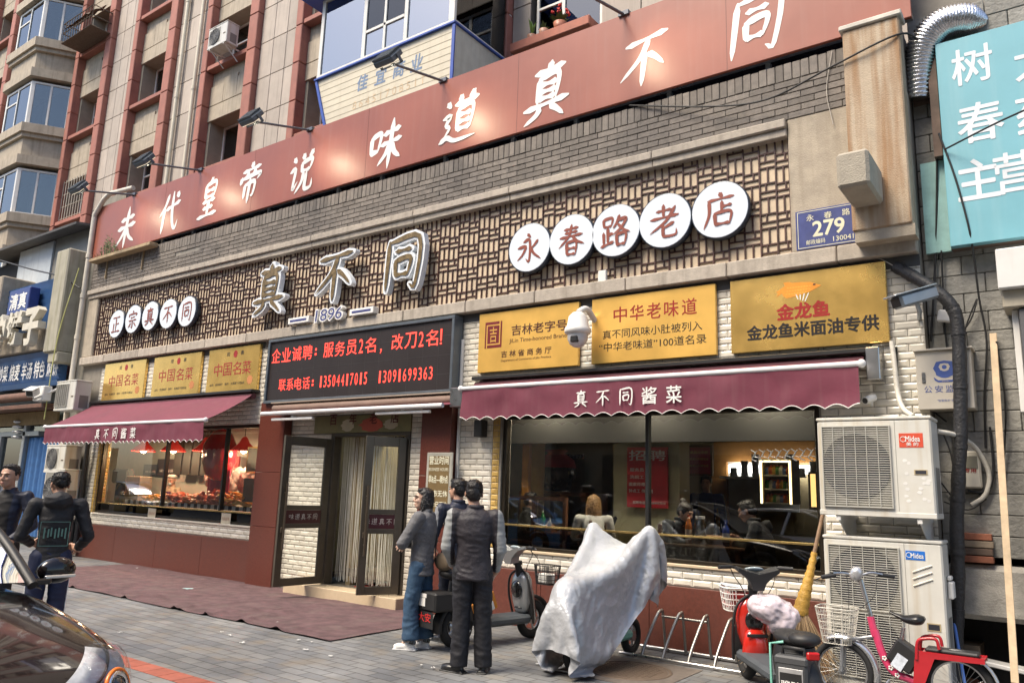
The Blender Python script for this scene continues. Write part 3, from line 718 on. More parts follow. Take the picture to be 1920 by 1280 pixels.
for a0, a1, c0, c1 in ((-.125, -.105, -.19, .15), (.105, .125, -.15, .19), (-.105, .105, -.15, -.13), (-.105, .105, .13, .15)): b.box(sx_ + a0, sx_ + a1, -.079, -.0774, sz_ + c0, sz_ + c1, mi=2)
b.text('吉', (sx_, -.0777, sz_), h=.22, w_=.13, d=.0015, mi=2, bold=.01)
part('lettering', b, [m_br, M('plaque_brown', (.07, .02, .015), .4), m_gold], e)
e = plaque(*G[1], 'gold plaque with five red characters over two black lines, between the other two large plaques')
b = MB(); q = G[1]
for i, t in enumerate('中华老味道'): b.text(t, (q[0] + .42 + i * .235, -.0755, q[2] + .62), h=.2, w_=.19, d=.0015, bold=.006)
put(b, '真不同风味小肚被列入', .5, .43, .115, *q, wfrac=.8, mi=1); put(b, '“中华老味道”100道名录', .5, .24, .115, *q, wfrac=.86, mi=1)
part('lettering', b, [m_lr, m_lb], e)
e = plaque(*G[2], 'gold plaque with an orange fish over bold red and black lettering', m_gold2)
b = MB(); q = G[2]
b.text('金龙鱼', (q[0] + .82, -.0755, q[2] + .425), h=.175, w_=.56, d=.0015, bold=.045); put(b, '金龙鱼米面油专供', .53, .25, .165, *q, wfrac=.83, mi=1, bold=.035)
part('lettering', b, [m_lr, m_lb], e)
fx, fz = q[0] + .78, q[2] + .665
fish = [(-.24, .0), (-.2, .025), (-.14, .06), (-.16, .1), (-.1, .1), (-.06, .085), (.05, .08), (.14, .07), (.21, .035), (.25, .02), (.2, -.005), (.12, -.04), (.02, -.06), (-.06, -.075), (-.13, -.085), (-.16, -.06), (-.18, -.02), (-.24, -.06), (-.22, -.02)]
b = MB().prism(fish, (fx, -.0756, fz), EX, EZ, 0, .0012); b.prism([(.16, .03), (.19, .03), (.19, .045), (.165, .048)], (fx, -.0768, fz), EX, EZ, 0, .001, mi=1)
for r_ in range(3):
    for k in range(9): b.prism([(0, 0), (.012, .006), (0, .012), (-.004, .006)], (fx - .13 + k * .03 + r_ * .008, -.0768, fz - .045 + r_ * .035), EX, EZ, 0, .0006, mi=2)
for k in range(4): b.prism([(0, 0), (.012, 0), (.03 - k * .02, -.06 - .01 * k), (.02 - k * .02, -.06 - .01 * k)], (fx - .03 + k * .045, -.0758, fz - .05), EX, EZ, 0, .001, mi=3)
part('fish_picture', b, [M('fish_orange', (.75, .28, .03), .4), m_lb, M('fish_scale', (.8, .5, .08), .4), m_sgw], e)
PLQ = [(-17.72, -15.98), (-15.66, -13.93), (-13.67, -12.06)]
for i, ((a, b_), nm) in enumerate(zip(PLQ, ('leftmost', 'middle', 'rightmost, beside the glowing board'))):
    e = plaque(a, b_, 3.36, 4.235, f'brass dish certificate plaque above the left awning, {nm} of the three', m_gold2, 'brass certificate plaques')
    b = MB(); q = (a, b_, 3.36, 4.235)
    for k, t in enumerate('中国名菜'): b.text(t, (a + (b_ - a) * (.22 + .187 * k), -.0755, 3.36 + .46), h=.25, w_=.26, d=.0015)
    put(b, '證', .4, .86, .08, *q, wfrac=.06, mi=1); put(b, '書', .67, .86, .08, *q, wfrac=.06, mi=1); put(b, '品名：软烧猪手　制作：长春真不同饭店', .42, .2, .05, *q, wfrac=.68, mi=1)
    n = 16
    b.prism([(math.cos(2 * math.pi * k / n) * .06, math.sin(2 * math.pi * k / n) * .07) for k in range(n)], (a + (b_ - a) * .54, -.0755, 4.1), EX, EZ, 0, .0015)
    b.prism([(math.cos(2 * math.pi * k / n) * .075 * (1 + .2 * (k % 2)), math.sin(2 * math.pi * k / n) * .075 * (1 + .2 * (k % 2))) for k in range(n)], (a + (b_ - a) * .86, -.0755, 3.58), EX, EZ, 0, .0012, mi=2)
    part('lettering', b, [m_lr, m_lb, M('seal_faded', (.5, .2, .07), .5)], e)
# house number plate
p0, p1 = A(1498, 405, -.105), A(1612, 462, -.105)
e = empty('house_number_plate', 'chipped blue enamel plate with house number 279 and street name', 'sign', (-2, -.1, 4.45))
nx0, nx1, nz0, nz1 = -2.36, -1.66, 4.475, 4.93
part('plate', MB().box(nx0, nx1, -.112, -.1005, nz0, nz1, .003), M('enamel_blue', (.045, .06, .2), .4, var=.2, vs=8, grime=.55, scol=(.09, .1, .2)), e)
b = MB()
for a0, a1, c0, c1 in ((.02, .68, .015, .022), (.02, .68, .433, .44), (.02, .027, .022, .433), (.673, .68, .022, .433)): b.box(nx0 + a0, nx0 + a1, -.1135, -.1121, nz0 + c0, nz0 + c1)
for k, t in enumerate('永春路'): b.text(t, (nx0 + .16 + k * .19, -.1125, nz0 + .36), h=.075, w_=.08, d=.001, bold=.01)
b.text('279', (nx0 + .35, -.1125, nz0 + .22), h=.17, w_=.33, d=.001, bold=.03); b.text('邮政编码', (nx0 + .21, -.1125, nz0 + .075), h=.055, w_=.2, d=.001, bold=.01); b.text('130041', (nx0 + .5, -.1125, nz0 + .075), h=.055, w_=.21, d=.001, bold=.01)
part('lettering', b, M('enamel_cream', (.7, .68, .5), .4), e)
# business-hours board on the right pier
p = A(824, 900, -.18); bx0, bx1, bz0, bz1 = -7.95, -7.42, .95, 2.0
bx0 = A(800, 880, -.18).x; bx1 = A(848, 880, -.18).x; bz1 = A(825, 848, -.18).z; bz0 = bz1 - 1.0
e = empty('opening_hours_board', 'silver framed brown board of opening hours on the right granite pier', 'sign', ((bx0 + bx1) / 2, -.17, bz0))
part('frame', MB().box(bx0, bx1, -.19, -.162, bz0, bz1, .008), M('hours_frame', (.62, .6, .52), .3, metal=.5), e)
part('panel', MB().box(bx0 + .05, bx1 - .05, -.194, -.1905, bz0 + .05, bz1 - .05), M('hours_brown', (.27, .19, .09), .3, metal=.4), e)
b = MB(); cx = (bx0 + bx1) / 2; W = bx1 - bx0 - .12
for t, z, h in (('营业时间', .89, .12), ('BUSINESS HOURS', .76, .045), ('早8点—晚9点', .62, .11), ('午市无休', .42, .09), ('节假日不休', .27, .08)): b.text(t, (cx, -.1945, bz0 + z), h=h, w_=W, d=.0015, bold=.02 if h > .05 else 0)
part('lettering', b, M('hours_cream', (.8, .78, .6), .4), e)
# ------------------------------------------------------------ the apartment block above and behind the restaurant
YA = 1.8
m_panel = M('wall_panel', (.43, .37, .315), .75, var=.1, vs=3, bump=.08, bs=40, rv=.12, streak=.4, scol=(.2, .175, .145))
m_span = M('spandrel', (.40, .34, .26), .8, var=.14, vs=5, bump=.1, bs=50, streak=.6, scol=(.18, .15, .11))
m_pil = M('pilaster_red', (.34, .135, .1), .7, var=.14, vs=5, rv=.1, streak=.3, scol=(.2, .08, .06))
m_rev = M('window_reveal', (.3, .27, .21), .85, var=.12)
m_frame = M('window_white', (.68, .67, .63), .45, var=.08)
m_wing = glass('window_glass', (.62, .64, .6), .1)
m_room = M('dim_room', (.1, .09, .07), .8, var=.4, vs=.7)
m_curt = M('net_curtain', (.5, .44, .28), .8, var=.2, vs=2)
apt = empty('apartment_building', 'grey panelled apartment block with red pilasters rising above the restaurant', 'building', (-16, 2, 0))
SILL = [9.63, 12.58, 15.53, 18.48]
core = MB().box(-45, 1.5, YA + .75, 12, 3, 23)
part('core_wall', core, m_room, apt)
def panels(mb, x0, x1, z0, z1, n, dz=.98, y=YA):
    mb.box(x0, x1, y + .03, y + .74, z0, z1, rnd=.3, mi=1)
    w_ = (x1 - x0) / n
    z = 9.63 - dz * 4
    while z < z1:
        a, b = max(z, z0), min(z + dz, z1)
        if b - a > .05:
            for i in range(n): mb.box(x0 + i * w_ + .009, x0 + (i + 1) * w_ - .009, y, y + .029, a + .009, b - .009, .004)
        z += dz
STR = [-34.2, -26.05, -22.22, -18.24, -14.28, -10.3]; SW = 2.38
walls = MB(); edges = []
Z0, Z1 = 4.6, 22.5
def pilaster(x0, x1, y=YA - .16):
    z = Z0; pil = MB()
    while z < Z1:
        z2 = min(Z1, z + .98); pil.box(x0, x1, y, YA + .5, z + .006, z2 - .006, .015); z = z2
    part('pilaster', pil, m_pil, apt)
def window(parent, x0, x1, z0, z1, y, mull=.55, kind=0, open_=False):
    f = MB(); t = .055
    f.box(x0, x1, y, y + .06, z0, z0 + t, .006); f.box(x0, x1, y, y + .06, z1 - t, z1, .006)
    f.box(x0, x0 + t, y, y + .06, z0 + t, z1 - t, .006); f.box(x1 - t, x1, y, y + .06, z0 + t, z1 - t, .006)
    xm = x0 + (x1 - x0) * mull
    f.box(xm - .035, xm + .035, y, y + .06, z0 + t, z1 - t, .006)
    if kind == 1:
        zt = z0 + (z1 - z0) * .62; f.box(x0 + t, xm - .035, y + .002, y + .058, zt - .025, zt + .025, .004)
    wdo = part('window', f, m_frame, parent)
    part('pane', MB().box(x0 + t, xm - .035, y + .03, y + .035, z0 + t, z1 - t).box(xm + .035, x1 - t, y + .03, y + .035, z0 + t, z1 - t), m_wing, wdo)
    return wdo
random.seed(5)
cur = MB()
for i, x0 in enumerate(STR):
    x1 = x0 + SW
    pilaster(x0, x0 + .24); pilaster(x1 - .36, x1)
    a, b = x0 + .24, x1 - .36
    for k, zs in enumerate([SILL[0] - 2.95] + SILL):
        zt = zs + 1.42
        if zs > Z1 - 1: continue
        span = MB(); rev = MB()
        part('sill', MB().box(a + .001, b - .001, YA - .12, YA + .5, zs - .13, zs, .012), m_pil, apt)
        rev.box(a + .001, b - .001, YA + .1, YA + .74, zt + .001, zt + .18)
        span.box(a + .002, b - .002, YA + .06, YA + .1, zt, zt + .42, .004)
        q = (b - a) / 3
        for c in range(3): span.box(a + c * q + .006, a + (c + 1) * q - .006, YA + .06, YA + .1, zt + .44, zt + 1.0 + .12 * (c % 2), .006)
        span.box(a + .002, b - .002, YA + .1, YA + .74, zt + .43, zs + 2.95 - .132)
        part('spandrel', span, m_span, apt); rev.box(a + .001, a + .099, YA + .1, YA + .74, zs + .001, zt); part('window_reveal', rev, m_rev, apt)
        # window: the recess is wide, the window fills its right two thirds
        if i == 5 and zs > 9: continue
        if i == 0: continue
        wx0 = a + .1 ; yy = YA + .5
        window(apt, wx0, b - .02, zs + .001, zt, yy, .5 if i % 2 else .45, (i + k) % 2)
        r_ = random.random()
        if r_ < .6: cur.box(wx0 + .1, wx0 + (b - wx0) * random.uniform(.35, .8), YA + .66, YA + .68, zs + .03, zt - .03)
part('curtain', cur, m_curt, apt)
seg = [(-45, -34.2, 14), (-31.8, -29.5, 4), (-26.2, -26.06, 1), (-23.66, -22.23, 3), (-19.83, -18.25, 3), (-15.85, -14.29, 3), (-11.89, -10.31, 3), (-7.91, -7.5, 1)]
for a, b, n in seg: panels(walls, a, b, Z0, Z1, n)
# right of the enclosed balcony: plain panels round one more window
panels(walls, -7.5, -6.0, 11.0, Z1, 3); panels(walls, -7.5, -6.0, Z0, 9.5, 3); panels(walls, -6.0, 1.5, Z0, Z1, 10)
part('wall_panels', walls, [m_panel, M('panel_joint', (.06, .055, .05), .9)], apt)

wr = window(apt, -7.45, -6.05, 9.68, 10.99, YA + .12, .42, 1)
part('sill', MB().box(-7.72, -6.06, YA - .32, YA + .1, 9.5, 9.68, .015), M('sill_red', (.42, .15, .1), .7, var=.15, streak=.4, scol=(.3, .12, .09)), wr)
cc = MB().box(-7.4, -6.95, YA + .3, YA + .32, 9.7, 10.9); part('curtain', cc, m_curt, wr)
# octagonal bays on the left
def bay(xc, zs, top):
    hw, dep, ww = 1.62, 1.0, .95
    zt = zs + 1.72
    pl = [(xc - hw, YA), (xc - ww, YA - dep), (xc + ww, YA - dep), (xc + hw, YA)]
    def poly(k):
        return [(xc + (x - xc) * k, YA + (y - YA) * k + (0 if y == YA else 0)) for x, y in pl]
    b = MB()
    def ringp(k, z0, z1): b.prism(poly(k), (0, 0, 0), (1, 0, 0), (0, 1, 0), z0, z1)
    ringp(1.16, zs - .32, zs - .02); ringp(1.09, zs - .46, zs - .321); ringp(1.0, zs - 1.1, zs - .461); ringp(1.13, zs - 1.4, zs - 1.101)
    e = part('bay', b, m_span, apt)
    # window walls
    pts = pl
    for i in range(3):
        (xa, ya), (xb, yb) = pts[i], pts[i + 1]
        d = Vector((xb - xa, yb - ya, 0)); L_ = d.length; ang = math.atan2(d.y, d.x)
        T = Matrix.Translation((xa, ya, zs)) @ Matrix.Rotation(ang, 4, 'Z')
        f = MB(); f.X = T; H = zt - zs - .18; t = .07
        f.box(0, L_, 0, .06, -.019, t); f.box(0, L_, 0, .06, H - t, H)
        f.box(0, t + .03, 0, .06, t, H - t); f.box(L_ - t - .03, L_, 0, .06, t, H - t)
        f.box(L_ * .48 - .03, L_ * .48 + .03, 0, .06, t, H - t)
        if i == 1: f.box(t, L_ * .48 - .03, .002, .058, H * .68 - .025, H * .68 + .025)
        w_ = part('window', f, m_frame, e)
        g = MB(); g.X = T; g.box(t, L_ * .48 - .03, .025, .03, t, H - t); g.box(L_ * .48 + .03, L_ - t, .025, .03, t, H - t)
        part('pane', g, m_wing, w_)
    c = MB().box(xc - .8, xc + .3, YA - dep + .25, YA - dep + .27, zs, zt - .2); part('curtain', c, m_curt, e)
for zs in (6.85, 9.88, 12.93, 15.98, 19.0): bay(-27.85, zs, 0)
part('bay_back', MB().box(-29.48, -26.2, YA + .4, YA + .7, Z0, Z1), m_room, apt)
# drain pipes
for x, lab in ((-19.42, 'left of two cream drain pipes running down the apartment wall'), (-18.6, 'right of two cream drain pipes, beside the window with the air conditioner')):
    b = MB(); b.tube([(x, YA - .09, 5), (x, YA - .09, 22)], .055, 10)
    for z in np.arange(6.2, 21, 2.95): b.tube([(x, YA - .09, z), (x, YA - .09, z + .12)], .066, 10)
    single('drain_pipe', b, M('pvc_cream', (.62, .56, .44), .5, var=.1), lab, 'pipe', 'cream drain pipes on the apartment wall')
# enclosed balcony box
YBF = .2
bal = empty('enclosed_balcony', 'glazed balcony box with blue trim and cream panels showing faded blue characters', 'balcony', (-9.7, 1, 8.2))
bx0, bx1, bz0 = -11.45, -7.93, 9.49
m_bp = M('balcony_panel', (.60, .55, .43), .6, var=.07, vs=4, streak=.3, scol=(.42, .36, .25))
m_blue = M('blue_trim', (.03, .08, .36), .45, var=.1)
fr = MB(); low = [(bx0, 9.45), (bx1, 9.45), (bx1, 7.4), (-10.75, 7.4)]
part('front_panel', fr.prism([(x, z) for x, z in low][::-1], (0, YBF, 0), EX, EZ, -.05, 0), m_bp, bal)
gv = MB()
for k in range(1, 14):
    z = 9.45 - k * .13; x0 = bx0 + (9.45 - z) * .342
    gv.box(x0 + .02, bx1 - .05, YBF - .003, YBF - .0005, z - .004, z + .004)
part('panel_groove', gv, M('groove', (.33, .29, .21), .8), bal)
part('side_panel', MB().box(bx1 - .04, bx1, YBF + .051, YA, 7.4, 9.45), M('balcony_side', (.52, .51, .45), .6, var=.1, streak=.4, scol=(.4, .36, .28)), bal)
tr = MB().box(bx0 - .04, bx1 + .04, YBF - .05, YBF + .05, 9.452, 9.49, .004).box(bx1 - .03, bx1 + .04, YBF + .052, YA, 9.452, 9.49, .004).box(bx1 - .03, bx1 + .03, YBF - .03, YBF - .001, 7.4, 9.45)
tr.prism([(bx0 - .03, 9.45), (bx0 + .03, 9.45), (-10.69, 7.4), (-10.75, 7.4)][::-1], (0, YBF - .03, 0), EX, EZ, -.028, 0)
part('trim', tr, m_blue, bal)
w_ = MB(); zt = 11.2
def vb(x, wd): w_.box(x - wd, x + wd, YBF - .02, YBF + .04, 9.55, zt - .06, .005)
w_.box(bx0, bx1, YBF - .025, YBF + .045, 9.491, 9.55, .005); w_.box(bx0, bx1, YBF - .025, YBF + .045, zt - .06, zt, .005)
vb(bx0 + .05, .045); vb(-10.17, .045); vb(-9.09, .045); vb(bx1 - .07, .065)
w_.box(-10.12, -9.14, YBF - .02, YBF + .04, 10.02, 10.08, .004); vb(-9.63, .03)
w_.box(bx1 - .06, bx1, YBF + .046, YA, 9.491, 9.55, .004); w_.box(bx1 - .06, bx1, YA - .08, YA, 9.551, zt, .004)
wd = part('window', w_, m_frame, bal)
m_sky = glass('balcony_glass', (.45, .5, .55), .32)
part('pane', MB().box(bx0 + .095, -10.215, YBF + .005, YBF + .01, 9.55, zt - .06).box(-10.125, -9.135, YBF + .005, YBF + .01, 9.55, 10.02).box(-9.045, bx1 - .14, YBF + .005, YBF + .01, 9.55, zt - .06), m_sky, wd)
part('pane', MB().box(-10.125, -9.66, YBF + .005, YBF + .01, 10.08, zt - .06).box(-9.6, -9.135, YBF + .005, YBF + .01, 10.08, zt - .06), glass('dark_screen', (.08, .08, .08), .02), wd)
part('pane', MB().box(bx1 - .035, bx1 - .03, YBF + .046, YA - .08, 9.55, zt), glass('side_pane', (.7, .72, .68), .03), wd)
part('eave', MB().box(bx0 - .35, bx1 + .2, YBF - .3, YA, zt + .001, zt + .3), m_blue, bal)
part('floor', MB().box(bx0 + .2, bx1 - .07, YBF + .06, YA, 9.35, 9.44), M('balcony_floor', (.4, .38, .34), .7), bal)
b = MB()
for k, t in enumerate('佳宜商业'):
    p = A(680 + k * 34, 155 - k * 12.6, YBF)
    b.text(t, (p.x, YBF - .0015, p.z), h=.3, w_=.27, d=.0015, bold=.03, shear=.1)
part('lettering', b, M('faded_blue', (.17, .24, .36), .7, var=.25, vs=14), bal)
b = MB()
for k, t in enumerate('86451708511'):
    b.text(t, (-10.3 + k * .17, YBF - .0015, 8.62), h=.16, d=.001, bold=-.01)
part('faded_digits', b, M('faded_digits', (.55, .42, .27), .7, var=.3, vs=12), bal)
# things on the balcony
def pot(x, y, z, r, h, lab, cat='plant', leaf=None, flowers=False, n=26, hgt=.35, group=None, potc=(.6, .58, .52), spread=.18, wide=.03):
    e = empty('potted_plant', lab, cat, (x, y, z), group)
    part('pot', MB().lathe([(0, 0), (r * .75, 0), (r, h), (r * .92, h), (r * .85, h - .02), (0, h - .03)], (x, y, z), 16), M('pot_' + lab[:12], potc, .5), e)
    b = MB(); rs = random.Random(lab)
    for k in range(n):
        a = rs.uniform(0, 6.28); L_ = hgt * rs.uniform(.5, 1.1); o = rs.uniform(.3, 1) * spread
        p0 = Vector((x, y, z + h - .02)); p1 = p0 + Vector((math.cos(a) * o * .5, math.sin(a) * o * .5, L_ * .7)); p2 = p0 + Vector((math.cos(a) * o, math.sin(a) * o, L_))
        s_ = (p2 - p0).cross(EZ).normalized() * wide * rs.uniform(.7, 1.3)
        b.add([p0, p1 - s_, p2, p1 + s_], [(0, 1, 2, 3)], True)
    part('foliage', b, leaf or M('leaf', (.07, .13, .03), .5, var=.35, vs=20, rv=.4), e)
    if flowers:
        b = MB()
        for k in range(9):
            a = rs.uniform(0, 6.28); o = rs.uniform(.2, 1) * spread; c = Vector((x + math.cos(a) * o, y + math.sin(a) * o, z + h + hgt * rs.uniform(.7, 1.15)))
            for q in range(5): b.sph(c + Vector((rs.uniform(-.025, .025), rs.uniform(-.025, .025), rs.uniform(-.02, .02))), .02, None, 6, 0, 4)
        part('flower', b, M('flower_red', (.55, .02, .015), .5), e)
pot(-8.55, .5, 9.45, .17, .3, 'leafy plant in a pale pot behind the enclosed balcony glass', n=30, hgt=.75, potc=(.5, .6, .75), wide=.02)
b = MB().obox((-8.2, .6, 9.75), (.35, .3, .6), None, .02); single('storage_box', b, M('box_blue', (.5, .6, .75), .5), 'pale storage box standing at the right end of the glazed balcony', 'box')
b = MB().obox((-11.0, .75, 9.62), (.5, .4, .35), None, .03).obox((-10.9, .75, 9.95), (.4, .35, .3), Matrix.Rotation(.2, 3, 'Y'), .03); single('bundle', b, M('bundle', (.55, .6, .7), .7, var=.3), 'heap of folded pale things at the left end of the glazed balcony', 'bundle')
b = MB().box(-10.35, -10.2, .24, .25, 10.3, 11.0); single('red_couplet', b, M('couplet', (.5, .04, .03), .6), 'vertical red paper couplet stuck inside the left balcony pane', 'paper')
b = MB().lathe([(0, 0), (.17, 0), (.17, .01), (0, .01)], (-10.62, .25, 10.35), 20, Matrix.Rotation(RAD(90), 4, 'X')); single('paper_cut', b, M('couplet', (.5, .04, .03), .6), 'round red paper cut stuck inside the left balcony pane', 'paper')
# flowers on the right-hand sill
pot(-6.75, YA - .15, 9.68, .12, .16, 'geranium with red flowers on the sill right of the balcony', 'plant', None, True, 34, .2, None, (.4, .16, .1), .22)
pot(-7.35, YA - .15, 9.68, .09, .12, 'small upright green plant at the left end of the flower sill', 'plant', M('leaf_pale', (.16, .26, .05), .5, var=.3, rv=.3), False, 10, .35, None, (.3, .15, .1), .1, .03)
pot(-7.08, YA - .17, 9.68, .09, .13, 'small pink flowering plant in the middle of the flower sill', 'plant', None, False, 20, .16, None, (.45, .25, .18), .14)
p = A(590, 235, YA - .2); q_ = SILL[0] - 2.95
pot(-13.35, YA - .02, q_ + .001, .11, .15, 'plant in a white pot on the sill left of the balcony, just above the banner', 'plant', None, False, 24, .22, None, (.55, .53, .5), .2)
pot(-13.75, YA - .02, q_ + .001, .13, .13, 'spreading plant in a brown pot on the sill left of the balcony', 'plant', None, False, 30, .25, None, (.25, .13, .08), .28)
# air conditioners on the upper facade
m_acw = M('ac_white', (.60, .59, .54), .42, var=.07, vs=3, streak=.6, scol=(.42, .33, .2), grime=.2)
m_acg = M('ac_grille', (.46, .45, .40), .5, var=.1)
m_acd = M('ac_dark', (.02, .021, .03), .6)
def ac_unit(x, y, z, W, D, H, lab, rot=0.0, fans=1, group='air conditioner outdoor units', fancx=.37, round_=True, logo=None):
    # origin at the bottom centre; front faces -Y before turning
    e = empty('air_conditioner', lab, 'air conditioner', (x, y, z), group)
    T = Matrix.Translation((x, y, z)) @ Matrix.Rotation(rot, 4, 'Z')
    def nb(): b = MB(); b.X = T; return b
    b = nb().box(-W / 2, W / 2, -D / 2, D / 2, .03, H - .03, .015); b.box(-W / 2 - .006, W / 2 + .006, -D / 2 - .006, D / 2 + .006, H - .031, H, .008)
    b.box(-W / 2 - .004, W / 2 + .004, -D / 2 - .004, D / 2 + .004, .0, .05, .006)
    part('casing', b, m_acw, e)
    fw = W * .64; fh = (H - .14) / fans
    for k in range(fans):
        cz = .07 + fh * (k + .5); cx = -W / 2 + fw / 2 + .03; rr = min(fw, fh) * .46
        f = nb(); f.lathe([(0, 0), (rr, 0), (rr + .01, .012), (rr + .01, .0), ], (cx, -D / 2 - .002, cz), 32, Matrix.Rotation(RAD(90), 4, 'X'))
        f.box(cx - fw / 2 + .02, cx + fw / 2 - .02, -D / 2 - .0015, -D / 2 - .0005, cz - fh / 2 + .02, cz + fh / 2 - .02, mi=1)
        part('fan_opening', f, [m_acd, M('ac_shade', (.24, .23, .2), .6)], e)
        fb = nb()
        for q in range(3): fb.obox((cx + .45 * rr * math.cos(q * 2.094 + .4), -D / 2 - .005, cz + .45 * rr * math.sin(q * 2.094 + .4)), (rr * .8, .004, rr * .45), Matrix.Rotation(-(q * 2.094 + .4), 3, 'Y'))
        part('fan', fb, M('fan_grey', (.05, .05, .06), .5), e)
        g = nb()
        if round_:
            for q in range(1, 8): 
                r_ = rr * q / 7; g.tube([(cx + r_ * math.cos(t), -D / 2 - .02, cz + r_ * math.sin(t)) for t in np.linspace(0, 6.283, 28, endpoint=False)], .004, 4, closed=True)
            for q in range(12): g.tube([(cx, -D / 2 - .02, cz), (cx + rr * math.cos(q * .5236), -D / 2 - .018, cz + rr * math.sin(q * .5236))], .004, 4)
        else:
            n = int(fh / .022)
            for q in range(n + 1): zz = cz - fh / 2 + .02 + (fh - .04) * q / n; g.tube([(cx - fw / 2 + .02, -D / 2 - .02, zz), (cx + fw / 2 - .02, -D / 2 - .02, zz)], .0036, 4)
            for q in range(7): xx = cx - fw / 2 + .02 + (fw - .04) * q / 6; g.tube([(xx, -D / 2 - .023, cz - fh / 2 + .02), (xx, -D / 2 - .023, cz + fh / 2 - .02)], .0042, 4)
            for a0, a1, c0, c1 in ((-1, 1, -1, -.97), (-1, 1, .97, 1), (-1, -.975, -.97, .97), (.975, 1, -.97, .97)):
                g.box(cx + a0 * (fw / 2 - .012), cx + a1 * (fw / 2 - .012), -D / 2 - .024, -D / 2 - .001, cz + c0 * (fh / 2 - .012), cz + c1 * (fh / 2 - .012))
        part('grille', g, m_acg if not round_ else M('ac_grille_dark', (.25, .25, .24), .5), e)
    sx = -W / 2 + fw + .06
    s_ = nb().box(sx - .004, sx, -D / 2 - .0012, -D / 2 - .0002, .06, H - .04); s_.box(W / 2 - .0002, W / 2 + .0012, -D * .2, D * .35, .05, H * .5)
    part('panel_seam', s_, M('seam', (.2, .19, .17), .6), e)
    h = nb().box(W / 2 - .16, W / 2 - .05, -D / 2 - .004, -D / 2 - .0005, H * .42, H * .47); h.box(W / 2 - .15, W / 2 - .06, -D / 2 - .0048, -D / 2 - .0042, H * .427, H * .463, mi=1)
    part('handle', h, [M('handle_tan', (.42, .34, .2), .5), m_acd], e)
    return e, T
e, T = ac_unit(-16.95, YA - .38, 12.62, .82, .34, .6, 'white air conditioner unit on a window sill high on the apartment wall', rot=0)
b = MB()
for x in (-17.25, -16.65): b.box(x - .02, x + .02, YA - .55, YA + .1, 12.59, 12.619).tube([(x, YA - .5, 12.6), (x, YA - .1, 12.3)], .014, 6)
part('bracket', b, m_white, e)
e, T = ac_unit(-12.9, YA - .3, SILL[0] - 2.95 - .42, .8, .3, .55, 'air conditioner unit half hidden behind the banner, below the glazed balcony', rot=0)
# window cage and barred window on the left strip
b = MB(); cx0, cx1, cz0 = -25.75, -23.8, SILL[2] + .02
for q in np.linspace(cx0, cx1, 12): b.tube([(q, YA - .75, cz0), (q, YA - .75, cz0 + .7)], .012, 4)
for z in (cz0, cz0 + .35, cz0 + .7): b.tube([(cx0, YA, z), (cx0, YA - .75, z), (cx1, YA - .75, z), (cx1, YA, z)], .02, 4)
b.box(cx0, cx1, YA - .75, YA - .05, cz0 - .02, cz0)
b.grid(lambda u, v: (cx0 + (cx1 - cx0) * u, YA - .8 + .5 * v, cz0 + .45 + .5 * v + .1 * noise.noise(Vector((u * 7, v * 5, 1)))), 14, 4)
single('window_cage', b, M('rusty_iron', (.12, .085, .06), .8, var=.4, vs=20), 'rusty window cage with a torn dark cover high at the upper left', 'window cage')
b = MB()
for q in np.linspace(-25.8, -24.05, 11): b.tube([(q, YA - .02, SILL[0] + .02), (q, YA - .02, SILL[0] + 1.42)], .013, 5)
for z in np.linspace(SILL[0] + .1, SILL[0] + 1.35, 4): b.tube([(-25.8, YA - .02, z), (-24.05, YA - .02, z)], .012, 4)
single('window_bars', b, M('bars_cream', (.5, .46, .38), .6), 'pale iron bars over the lowest window at the left of the banner', 'window bars')
# unlit floodlights on arms from the banner's top edge, with added glow
def flood(xa, za, xt, yt, zt, lab, lit=True):
    e = empty('floodlight', lab, 'floodlight', (xa, YB, za), 'floodlights on arms above the banner')
    p0, p1 = Vector((xa, YB + .03, za)), Vector((xt, yt, zt))
    part('arm', MB().tube([p0, p1], .022, 8).box(xa - .08, xa + .08, YB - .03, YB + .055, za - .03, za + .04, .005), M('arm_grey', (.13, .14, .16), .45, metal=.4), e)
    R = Matrix.Rotation(RAD(-38), 3, 'X')
    hb = MB(); hb.X = Matrix.Translation(p1) @ R.to_4x4()
    hb.box(-.19, .19, -.12, -.02, -.16, .16, .02)
    for k in range(9): hb.box(-.18, .18, -.155, -.121, -.15 + k * .035, -.138 + k * .035)
    hb.box(-.21, -.2, -.1, .05, -.03, .03); hb.box(.2, .21, -.1, .05, -.03, .03); hb.box(-.21, .21, .04, .055, -.03, .03)
    part('housing', hb, M('flood_grey', (.1, .12, .14), .45, metal=.3), e)
    gb = MB(); gb.X = Matrix.Translation(p1) @ R.to_4x4(); gb.box(-.17, .17, -.019, -.012, -.14, .14)
    part('lens', gb, M('flood_lens', (.5, .5, .48), .15, emit=(1, .85, .6), es=.4), e)  # faint glow added to the unlit lens
    ll = bpy.data.lights.new('added_banner_spot', 'SPOT'); ll.energy = 48; ll.color = (1, .8, .55); ll.spot_size = RAD(58); ll.spot_blend = 1; ll.shadow_soft_size = .1  # added spot making the warm pools on the banner; the fixture is unlit
    lo = bpy.data.objects.new('added_banner_spot', ll); COL.objects.link(lo); lo.parent = e; lo.location = p1 + Vector((0, .02, -.03)) - Vector(e.location)
    tgt = Vector((xa + .75, YB, 7.45)); lo.rotation_euler = (tgt - p1).to_track_quat('-Z', 'Y').to_euler()
